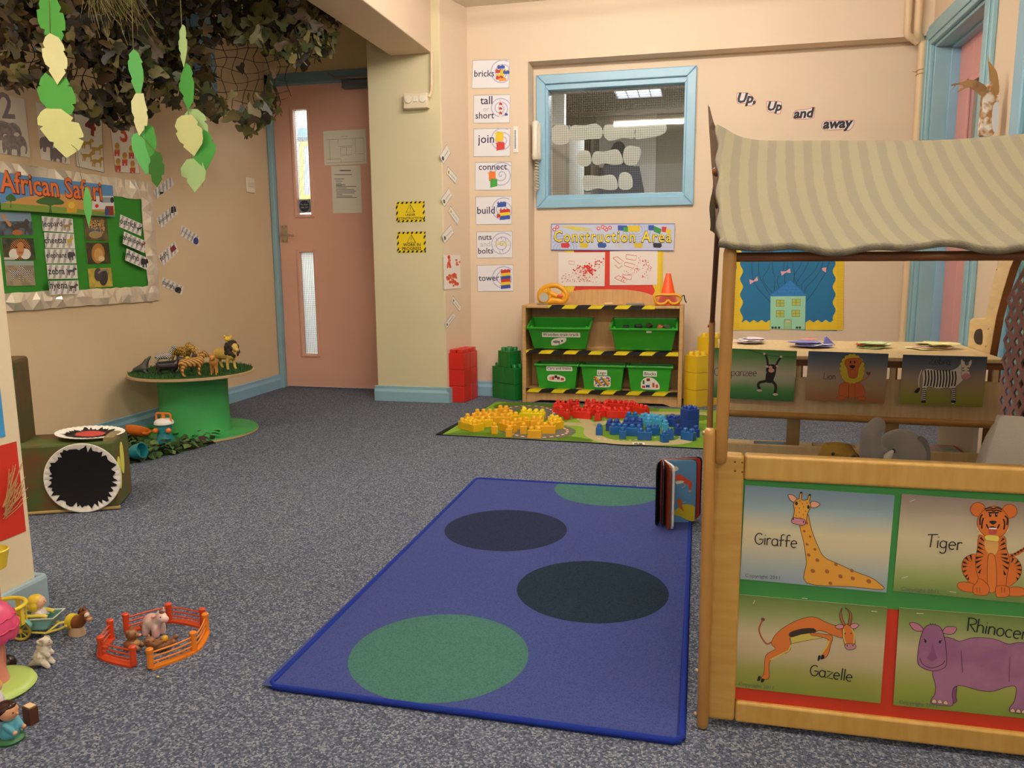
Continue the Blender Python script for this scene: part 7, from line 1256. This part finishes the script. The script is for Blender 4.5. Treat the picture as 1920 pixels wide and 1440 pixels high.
# pink lattice panel
A_, B_ = V3((.745, 2.20, 0)), V3((.92, 1.80, 0)); d = (B_-A_).normalized(); L_ = (B_-A_).length; n = V3((-d.y, d.x, 0)); PKL = M('b98a86', .5)
t = thing('lattice_panel', 'pink plastic lattice panel standing at the right side of the den', 'lattice panel', A_); b = MB(); nx, nz = 16, 24; hx2, hz2 = L_/nx, .60/nz
for i in range(nx):
    for j in range(nz):
        for k, (ox, oz) in enumerate(((0, 0),)):
            cx = (i+.5+(.5 if j % 2 else 0))*hx2; cz = .18+(j+.5)*hz2
            top = .80-.10*max(0, 1-cx/.12)**2
            if cz > top or cx > L_: continue
            o4 = [(cx-hx2/2, cz-hz2), (cx+hx2/2, cz-hz2), (cx+hx2/2, cz+hz2), (cx-hx2/2, cz+hz2)]
            dm = [(cx, cz-hz2*.52), (cx+hx2*.27, cz), (cx, cz+hz2*.52), (cx-hx2*.27, cz)]; rb_ = [(cx, cz-hz2), (cx+hx2*.5, cz), (cx, cz+hz2), (cx-hx2*.5, cz)]
            pts = [d*u + V3((0, 0, z)) for u, z in rb_] + [d*u + V3((0, 0, z)) for u, z in dm]; pts += [p+n*.006 for p in pts]
            b.add(pts, [(q, (q+1) % 4, 4+(q+1) % 4, 4+q) for q in range(4)] + [(8+q, 12+q, 12+(q+1) % 4, 8+(q+1) % 4) for q in range(4)] + [(4+q, 4+(q+1) % 4, 12+(q+1) % 4, 12+q) for q in range(4)], PKL)
b.build('mesh_face', t, smooth=None); b = MB(); b.prism([d*u+V3((0, 0, z))+n*.03*(1 if n.x > 0 else -1) for u, z in ((.03, 0), (L_, 0), (L_, .74), (.10, .74), (.03, .6))], n*.004, M('33241f', .8)); b.build('shade_sheet', t); b = MB(); b.prism([d*u+V3((0, 0, z)) for u, z in ((0, 0), (L_, 0), (L_, .19), (0, .19))], n*.006, PKL); b.build('skirt', t)  # dark sheet added behind the holes, standing in for the shade beyond
# ================================================================ FRONT LEFT: farm toys on the carpet
FO, FR = M('ea8420', .35, coat=.2), M('d6481c', .35, coat=.2)
def fence(label, pts, mat, hgt=.043):
    P = [pz(x, y) for x, y in pts]; c = sum(P, V3((0, 0, 0)))/3; t = thing('toy_fence', label, 'toy fence', c, 0, 'toy fence sections round the cow'); Q = [p-c for p in P]
    # smooth arc through the three post feet
    cv = [V3(p) for p in crom([tuple(q) for q in Q], False, 8)]
    b = MB()
    for a, d in zip(cv[:-1], cv[1:]):
        n = V3((-(d-a).y, (d-a).x, 0)).normalized()*.0085; b.prism([a-n, d-n, d+n, a+n], (0, 0, .0045), mat)
    b.build('base_strip', t)
    for q in Q: b = MB(); b.lathe([(.0065, .004), (.0062, hgt-.006), (.0075, hgt-.005), (.0075, hgt), (.0055, hgt+.002), (0, hgt+.0025)], mat, q, 14); b.build('post', t, smooth=40)
    for z in (.014, .024, .034): b = MB(); b.tube([p+V3((0, 0, z)) for p in cv], .0019, mat, 6); b.build('rail', t, smooth=60)
fence('red toy fence section at the left of the little pen', [(209, 1198), (191, 1231), (251, 1250)], FR)
fence('red toy fence section behind the pink cow', [(238, 1186), (318, 1166), (381, 1176)], FR)
fence('orange toy fence section at the front right of the little pen', [(283, 1255), (364, 1222), (387, 1186)], FO)
def fig(name, label, cat, P, rz, grp=None): return thing(name, label, cat, P, rz, grp)
def eyes(t, pts, r=.0016):
    for p in pts: b = MB(); b.ball(p, r, BLK, 8, 6); b.build('eye', t, smooth=60)
# cow facing right
t = fig('toy_cow', 'pink and cream toy cow with small horns standing in the pen', 'toy animal', pz(290, 1189), -.1); cw_ = M('ecd8c8', .4, kind='mix', h2='e8b0a8', vscale=45); 
blob('body', t, [('s', (-.002, 0, .028), (.024, .017, .019)), ('c', (-.013, .008, .02), (-.014, .009, .005), .009, .009), ('c', (-.013, -.008, .02), (-.014, -.009, .005), .009, .009), ('c', (.012, .008, .02), (.012, .009, .005), .009, .009), ('c', (.012, -.008, .02), (.012, -.009, .005), .009, .009), ('c', (.01, 0, .036), (.02, 0, .042), .014, .012), ('s', (.022, -.001, .044), (.013, .012, .011)), ('s', (.033, -.002, .040), (.009, .009, .0075))], cw_, .0021, 3)
for y in (.009, -.009): b = MB(); b.tube([(.021, y*.7, .052), (.022, y, .057), (.023, y*.8, .061)], [.0025, .002, .0012], M('f0e4d0', .4), 8); b.build('horn', t, smooth=60); b = MB(); b.ball((.014, y*1.6, .049), (.004, .006, .0035), M('d8a090', .4)); b.build('ear', t, smooth=60)
b = MB(); b.ball((.024, 0, .053), (.006, .006, .004), M('6a3a24', .5)); b.build('forelock', t, smooth=60); b = MB(); b.ball((-.022, -.010, .022), (.005, .006, .006), M('7a4a34', .4)); b.build('brown_patch', t, smooth=60)
eyes(t, [(.029, -.0095, .0475), (.029, .008, .0475)])
TB_ = M('8a5a34', .35); TBL = M('b8884a', .35)
t = fig('toy_bear', 'brown toy bear sitting upright at the left inside the pen', 'toy animal', pz(247, 1218), .3)
blob('body', t, [('s', (0, 0, .012), (.016, .013, .012)), ('s', (.002, 0, .034), (.012, .012, .0115)), ('s', (.0135, 0, .031), (.007, .006, .005)), ('s', (-.002, .011, .043), (.004, .004, .005)), ('s', (-.002, -.011, .043), (.004, .004, .005)), ('c', (.006, .01, .012), (.018, .01, .005), .006, .005), ('c', (.006, -.01, .012), (.018, -.01, .005), .006, .005), ('s', (.002, 0, .022), (.009, .009, .008))], TB_, .0019, 2)
b = MB(); b.ball((.006, 0, .013), (.012, .010, .010), TBL); b.build('belly', t, smooth=60); b = MB(); b.ball((.019, 0, .032), (.003, .004, .003), M('d8906a', .4)); b.build('nose', t, smooth=60); eyes(t, [(.012, -.005, .037), (.012, .005, .037)], .0013)
t = fig('toy_bear', 'brown toy bear lying back with a yellow ball between its paws', 'toy animal', pz(302, 1220), .5)
blob('body', t, [('s', (0, 0, .011), (.018, .013, .011)), ('s', (-.020, 0, .022), (.012, .012, .0115)), ('c', (.01, .006, .012), (.026, .008, .02), .006, .005), ('c', (.01, -.006, .012), (.024, -.009, .018), .006, .005), ('s', (.029, .008, .023), (.006, .005, .006)), ('s', (.027, -.010, .020), (.006, .005, .006)), ('s', (-.024, .011, .03), (.004, .004, .005)), ('s', (-.024, -.011, .03), (.004, .004, .005)), ('c', (-.008, .008, .018), (.006, .006, .023), .005, .004), ('c', (-.008, -.009, .018), (.006, -.006, .023), .005, .004)], TB_, .0019, 2)
b = MB(); b.ball((.009, 0, .026), .007, M('e0a820', .35)); b.build('ball', t, smooth=60); eyes(t, [(-.012, -.007, .026)], .0013)
# horse, cart and driver
t = fig('toy_horse', 'brown toy horse with a yellow saddle blanket pulling the cart', 'toy animal', pz(146, 1189), -.12); hb_ = M('8a5024', .35)
blob('body', t, [('s', (-.004, 0, .028), (.024, .015, .016)), ('c', (.012, 0, .032), (.024, 0, .05), .012, .009), ('s', (.027, 0, .051), (.010, .009, .009)), ('c', (.028, 0, .05), (.038, -.001, .042), .008, .0065), ('c', (-.024, 0, .034), (-.031, 0, .026), .006, .004)], hb_, .002, 3)
b = MB(); b.lathe([(.021, 0), (.021, .004), (.017, .016), (.015, .022)], M('c9a884', .4), (-.002, 0, 0), 20, sy=.72); b.build('foot_base', t, smooth=50)
b = MB(); b.lathe([(.0172, -.008), (.0172, .008)], M('e2c838', .4), (-.010, 0, .0275), 24, R=Matrix.Rotation(pi/2, 3, 'Y'), sx=1.0, sy=.95, a0=pi*.0, a1=2*pi); b.build('saddle_blanket', t, smooth=50)
for y in (.005, -.005): b = MB(); b.ball((.022, y, .062), (.003, .0025, .006), hb_); b.build('ear', t, smooth=60)
b = MB(); b.tube([(.010, 0, .05), (.016, 0, .058), (.024, 0, .062), (.029, 0, .058)], [.004, .005, .004, .002], M('4a2a14', .5), 8); b.build('mane', t, smooth=60); b = MB(); b.ball((.0335, -.0015, .0505), (.005, .006, .006), M('e8d8c4', .4)); b.build('blaze', t, smooth=60); b = MB(); b.ball((.039, -.001, .0415), (.006, .007, .0055), M('c08a5c', .4)); b.build('muzzle', t, smooth=60); eyes(t, [(.031, -.0085, .053)])
tc_, ycr = M('7fb4aa', .4), M('e6d35a', .4); cp = pz(72, 1188); t = fig('toy_cart', 'teal toy cart with yellow wheels and yellow shafts', 'toy cart', cp, .28)
b = MB(); b.prism([(-.026, -.024, .018), (.030, -.024, .020), (.046, -.024, .044), (-.034, -.024, .042)], (0, .002, 0), tc_); b.prism([(-.026, .022, .018), (.030, .022, .020), (.046, .022, .044), (-.034, .022, .042)], (0, .002, 0), tc_); b.prism([(-.026, -.022, .018), (.030, -.022, .020), (.030, .022, .020), (-.026, .022, .018)], (0, 0, .002), tc_); b.prism([(.030, -.024, .020), (.030, .024, .020), (.046, .024, .044), (.046, -.024, .044)], (.002, 0, .0), tc_); b.prism([(-.026, -.024, .018), (-.026, .024, .018), (-.034, .024, .042), (-.034, -.024, .042)], (-.002, 0, 0), tc_); b.build('box', t, bevel=.001)
b = MB(); b.tube([(-.036, -.025, .043), (.048, -.025, .045), (.048, .025, .045), (-.036, .025, .043)], .0016, M('e8e4d0', .4), 6, closed=True); b.build('rim', t)
b = MB(); b.tube(crom([(.030, -.014, .044), (.018, -.016, .048), (-.02, -.018, .05), (-.032, -.010, .062), (-.032, .010, .062), (-.02, .018, .05), (.018, .016, .048), (.03, .014, .044)], False, 4), .0042, ycr, 8); b.build('seat_rail', t, smooth=60)
for y in (-.033, .033):
    b = MB(); RY = Matrix.Rotation(pi/2, 3, 'X'); b.tube([V3((-.018+.0195*cos(a*pi/12), y, .023+.0195*sin(a*pi/12))) for a in range(24)], .0032, M('c9b03c', .4), 8, closed=True)
    for k in range(8): b.tube([(-.018, y, .023), (-.018+.018*cos(k*pi/4), y, .023+.018*sin(k*pi/4))], .0018, M('c9b03c', .4), 6)
    b.lathe([(.005, -.004), (.005, .004), (0, .005)], M('d8c04a', .4), (-.018, y, .023), 12, R=RY); b.build('wheel', t, smooth=60)
    b = MB(); sg = -1 if y < 0 else 1; pa_ = [V3((-.018+.0265*cos(a*pi/12), 0, .0245+.0265*sin(a*pi/12))) for a in range(1, 12)]
    b.add([p+V3((0, y-.007, 0)) for p in pa_]+[p+V3((0, y+.007, 0)) for p in pa_], [(i, i+1, 12+i, 11+i) for i in range(10)], tc_); b.build('mudguard', t, solid=.0015, smooth=60)
b = MB(); b.tube([(-.02, -.024, .016), (.03, -.024, .012), (.06, -.022, .020), (.072, -.021, .026)], .0026, ycr, 8); b.tube([(.02, .024, .014), (.05, .024, .014), (.072, .021, .026)], .0026, ycr, 8); b.tube([(.03, -.024, .012), (.045, 0, .022), (.05, .024, .014)], .0024, ycr, 8); b.build('shafts', t, smooth=60)
t = fig('toy_person', 'toy girl with yellow hair and white dress sitting in the cart', 'toy figure', cp + V3((.004, .0, .026)), .5); t.scale = (1.18, 1.18, 1.18)
blob('body', t, [('s', (0, 0, .013), (.013, .013, .013)), ('s', (0, 0, .022), (.010, .011, .008)), ('c', (.006, .010, .02), (.013, .012, .012), .004, .0035), ('c', (.006, -.010, .02), (.013, -.012, .012), .004, .0035)], M('eadfe0', .4), .0017, 2)
b = MB(); b.ball((.003, 0, .040), (.0125, .0125, .0125), M('e8b48c', .4)); b.ball((.0155, 0, .039), .0018, M('e0a47c', .4), 8, 6); b.build('head', t, smooth=60)
blob('hair', t, [('s', (-.002, 0, .044), (.0135, .0138, .0115)), ('s', (-.006, 0, .034), (.010, .0135, .012)), ('s', (-.002, .012, .034), (.006, .004, .009)), ('s', (-.002, -.012, .034), (.006, .004, .009))], M('e6c434', .4), .0017, 2); eyes(t, [(.0135, .005, .042), (.0135, -.005, .042)], .0012)
# sheep
t = fig('toy_sheep', 'cream toy sheep sitting up on the carpet in front of the cart', 'toy animal', pz(82, 1249), .25); sc_ = M('e4d9c4', .6, bump=.8, bscale=260)
it = [('s', (-.004, 0, .020), (.014, .013, .018)), ('s', (.003, 0, .038), (.012, .011, .012)), ('s', (.007, 0, .053), (.010, .010, .009)), ('c', (-.010, 0, .012), (-.026, 0, .004), .010, .004), ('c', (.006, .008, .012), (.014, .009, .004), .007, .005), ('c', (.006, -.008, .012), (.014, -.009, .004), .007, .005), ('c', (.008, .007, .034), (.016, .007, .026), .005, .004), ('c', (.008, -.007, .034), (.016, -.007, .026), .005, .004)]
R_ = random.Random(8)
for i in range(46): a, z = R_.random()*6.3, .01+.048*R_.random(); r = .0125 if z < .03 else .0105; it.append(('s', (-.002+.006*(z > .03)+r*cos(a), r*sin(a), z), .0035))
blob('body', t, it, sc_, .0017, 1)
b = MB(); b.ball((.0165, 0, .050), (.006, .0055, .006), M('c4b0a0', .5)); b.build('face', t, smooth=60)
for y in (.010, -.010): b = MB(); b.tube([(.006+.005*cos(a*.5), y, .054+.005*sin(a*.5)) for a in range(11)], .0022, M('b8a890', .5), 8); b.build('curled_horn', t, smooth=60)
b = MB(); b.ball((.012, .006, .028), (.005, .005, .004), M('e0b4a8', .5)); b.ball((.012, -.006, .028), (.005, .005, .004), M('e0b4a8', .5)); b.build('pink_feet', t, smooth=60); eyes(t, [(.0185, -.004, .053), (.0185, .004, .053)], .0011)
# toadstool house on a green base
hp = V3((-1.285, 1.135, 0)); t = fig('toy_treehouse', 'toy house with a scalloped pink roof on a pale green base', 'toy house', hp, 0)
b = MB(); b.lathe([(.0, .0), (.068, 0), (.074, .006), (.070, .014), (.058, .017), (.03, .018), (0, .018)], M('b9d470', .35), n=40); b.build('base', t, smooth=50)
zr = .118
b = MB(); b.lathe([(.030, .016), (.023, .055), (.024, .085), (.034, .110), (.046, zr)], M('e2907c', .4), n=32); b.build('tower', t, smooth=60)
b = MB(); n = 48; pr = [(.050, zr-.010), (.053, zr-.004), (.053, zr+.006), (.049, zr+.026), (.040, zr+.044), (.024, zr+.058), (0, zr+.064)]; vs = []
for i, (r, z) in enumerate(pr):
    for j in range(n): a = 2*pi*j/n; vs.append((r*cos(a)*(1+.012*abs(sin(4*a))), r*sin(a)*(1+.012*abs(sin(4*a))), z-(.006*abs(sin(6*a)) if i < 2 else 0)))
b.add(vs, [(i*n+j, i*n+(j+1) % n, (i+1)*n+(j+1) % n, (i+1)*n+j) for i in range(len(pr)-1) for j in range(n)], M('e0527a', .4)); b.build('roof', t, smooth=60)
for zz, rr in ((zr+.010, .0535), (zr+.030, .048)): 
    b = MB(); b.tube([(rr*cos(2*pi*j/48), rr*sin(2*pi*j/48), zz-.004*abs(sin(6*2*pi*j/48))) for j in range(48)], .0022, M('cf4268', .4), 6, closed=True); b.build('roof_tier', t, smooth=60)
bx, by = -1.313+1.285, 1.2-1.135; yy_ = M('e8cf3c', .35); tz = .137
b = MB(); b.lathe([(0, .096), (.034, .096), (.037, .101), (0, .103)], yy_, (bx, by, 0), 28); b.build('balcony_floor', t, smooth=40)
b = MB(); b.tube([(bx+.040*cos(2*pi*j/32), by+.040*sin(2*pi*j/32), tz) for j in range(32)], .0042, yy_, 8, closed=True); b.build('balcony_rim', t, smooth=60)
for j in range(9): a = 2*pi*j/9+.2; b = MB(); b.box(-.005, .005, -.0016, .0016, .099, tz, yy_, rot=Matrix.Rotation(a+pi/2, 3, 'Z'), piv=(0, 0, 0)); o = b.build('balcony_slat', t, bevel=.001); o.location = (bx+.0385*cos(a), by+.0385*sin(a), 0)
b = MB(); b.box(bx-.02, bx+.004, by-.012, by+.012, .103, .13, M('5fae4a', .4)); b.build('green_seat', t, bevel=.004)
b = MB(); b.tube([(bx-.018, by, .0), (bx-.018, by, .098)], .010, M('d98a74', .4), 12); b.tube([(bx-.010, by+.002, .10), (bx-.010, by+.002, .216)], .006, M('d98a74', .4), 10); b.build('trunk_pole', t, smooth=60)
b = MB(); b.lathe([(.010, .212), (.018, .216), (.022, .235), (.026, .252), (.024, .254), (.02, .236), (.012, .222), (0, .22)], yy_, (bx-.004, by, 0), 28); b.build('lookout_basket', t, smooth=40, label='yellow lookout basket')
# dark round toy, blonde head at the house door, boy and brown box
p = pz(12, 1240); b = MB(); b.lathe([(.0, 0), (.017, 0), (.019, .006), (.016, .016), (.009, .022), (0, .024)], M('2c1814', .25), n=20); b.build('toy_wheel_stump', loc=None, smooth=50, label='dark brown rounded toy half hidden behind the pink tower', cat='toy').location = (-1.335, 1.215, 0)
t = fig('toy_person', 'toy figure with yellow hair at the foot of the pink tower', 'toy figure', pz(-4, 1335)+V3((0, .0, .016)), .5); b = MB(); b.lathe([(.012, 0), (.013, .008), (.009, .022), (0, .026)], M('e8e0e0', .4), n=18); b.build('body', t, smooth=60); b = MB(); b.ball((.001, 0, .034), .011, M('e8b48c', .4)); b.build('head', t, smooth=60); b = MB(); b.ball((-.001, 0, .037), (.0122, .0125, .011), M('e6b02c', .4)); b.build('hair', t, smooth=60)
t = fig('toy_person', 'toy boy with dark brown hair, teal shirt and green base at the bottom left', 'toy figure', pz(20, 1388), .1)
b = MB(); b.lathe([(0, 0), (.021, 0), (.022, .004), (.018, .009), (.0, .010)], M('2f6a3c', .4), n=24); b.build('base', t, smooth=50)
blob('body', t, [('c', (0, 0, .014), (0, 0, .03), .0155, .0125), ('c', (.004, .012, .034), (.016, .010, .022), .0055, .0045), ('c', (.004, -.012, .034), (.016, -.010, .022), .0055, .0045)], M('58a4b4', .4), .0018, 2)
b = MB(); b.ball((.002, 0, .053), (.0155, .0155, .0155), M('d89a70', .4)); b.ball((.018, 0, .051), .0024, M('cf9068', .4), 8, 6); b.build('head', t, smooth=60)
b = MB(); b.ball((.0185, -.010, .021), .004, M('d89a70', .4)); b.build('hand', t, smooth=60); b = MB(); b.ball((.0185, .010, .021), .004, M('d89a70', .4)); b.build('hand', t, smooth=60)
blob('hair', t, [('s', (-.003, 0, .058), (.0165, .0168, .0135)), ('s', (-.008, 0, .048), (.0115, .0158, .012)), ('s', (.008, 0, .0645), (.007, .010, .005))], M('3a1c14', .25), .0018, 2); eyes(t, [(.0155, .006, .055), (.0155, -.006, .055)], .0014)
p = pz(59, 1355); t = fig('toy_box', 'small dark brown toy box with a cream top on the carpet near the boy', 'toy', p, -.25); b = MB(); b.prism([(-.010, -.008, 0), (.010, -.008, 0), (.011, -.008, .032), (-.011, -.008, .032)], (0, .016, 0), M('5c3620', .5)); b.build('body', t, bevel=.0008); b = MB(); b.box(-.0085, .0085, -.006, .006, .032, .0335, M('ecca98', .5)); b.build('top_panel', t)
p = pz(296, 1271); b = MB(); b.ball((0, 0, .002), (.0035, .0025, .002), M('c8b860', .7), 8, 6); b.build('crumb', smooth=60, label='tiny yellowish crumb on the carpet in front of the toy fence', cat='crumb').location = p
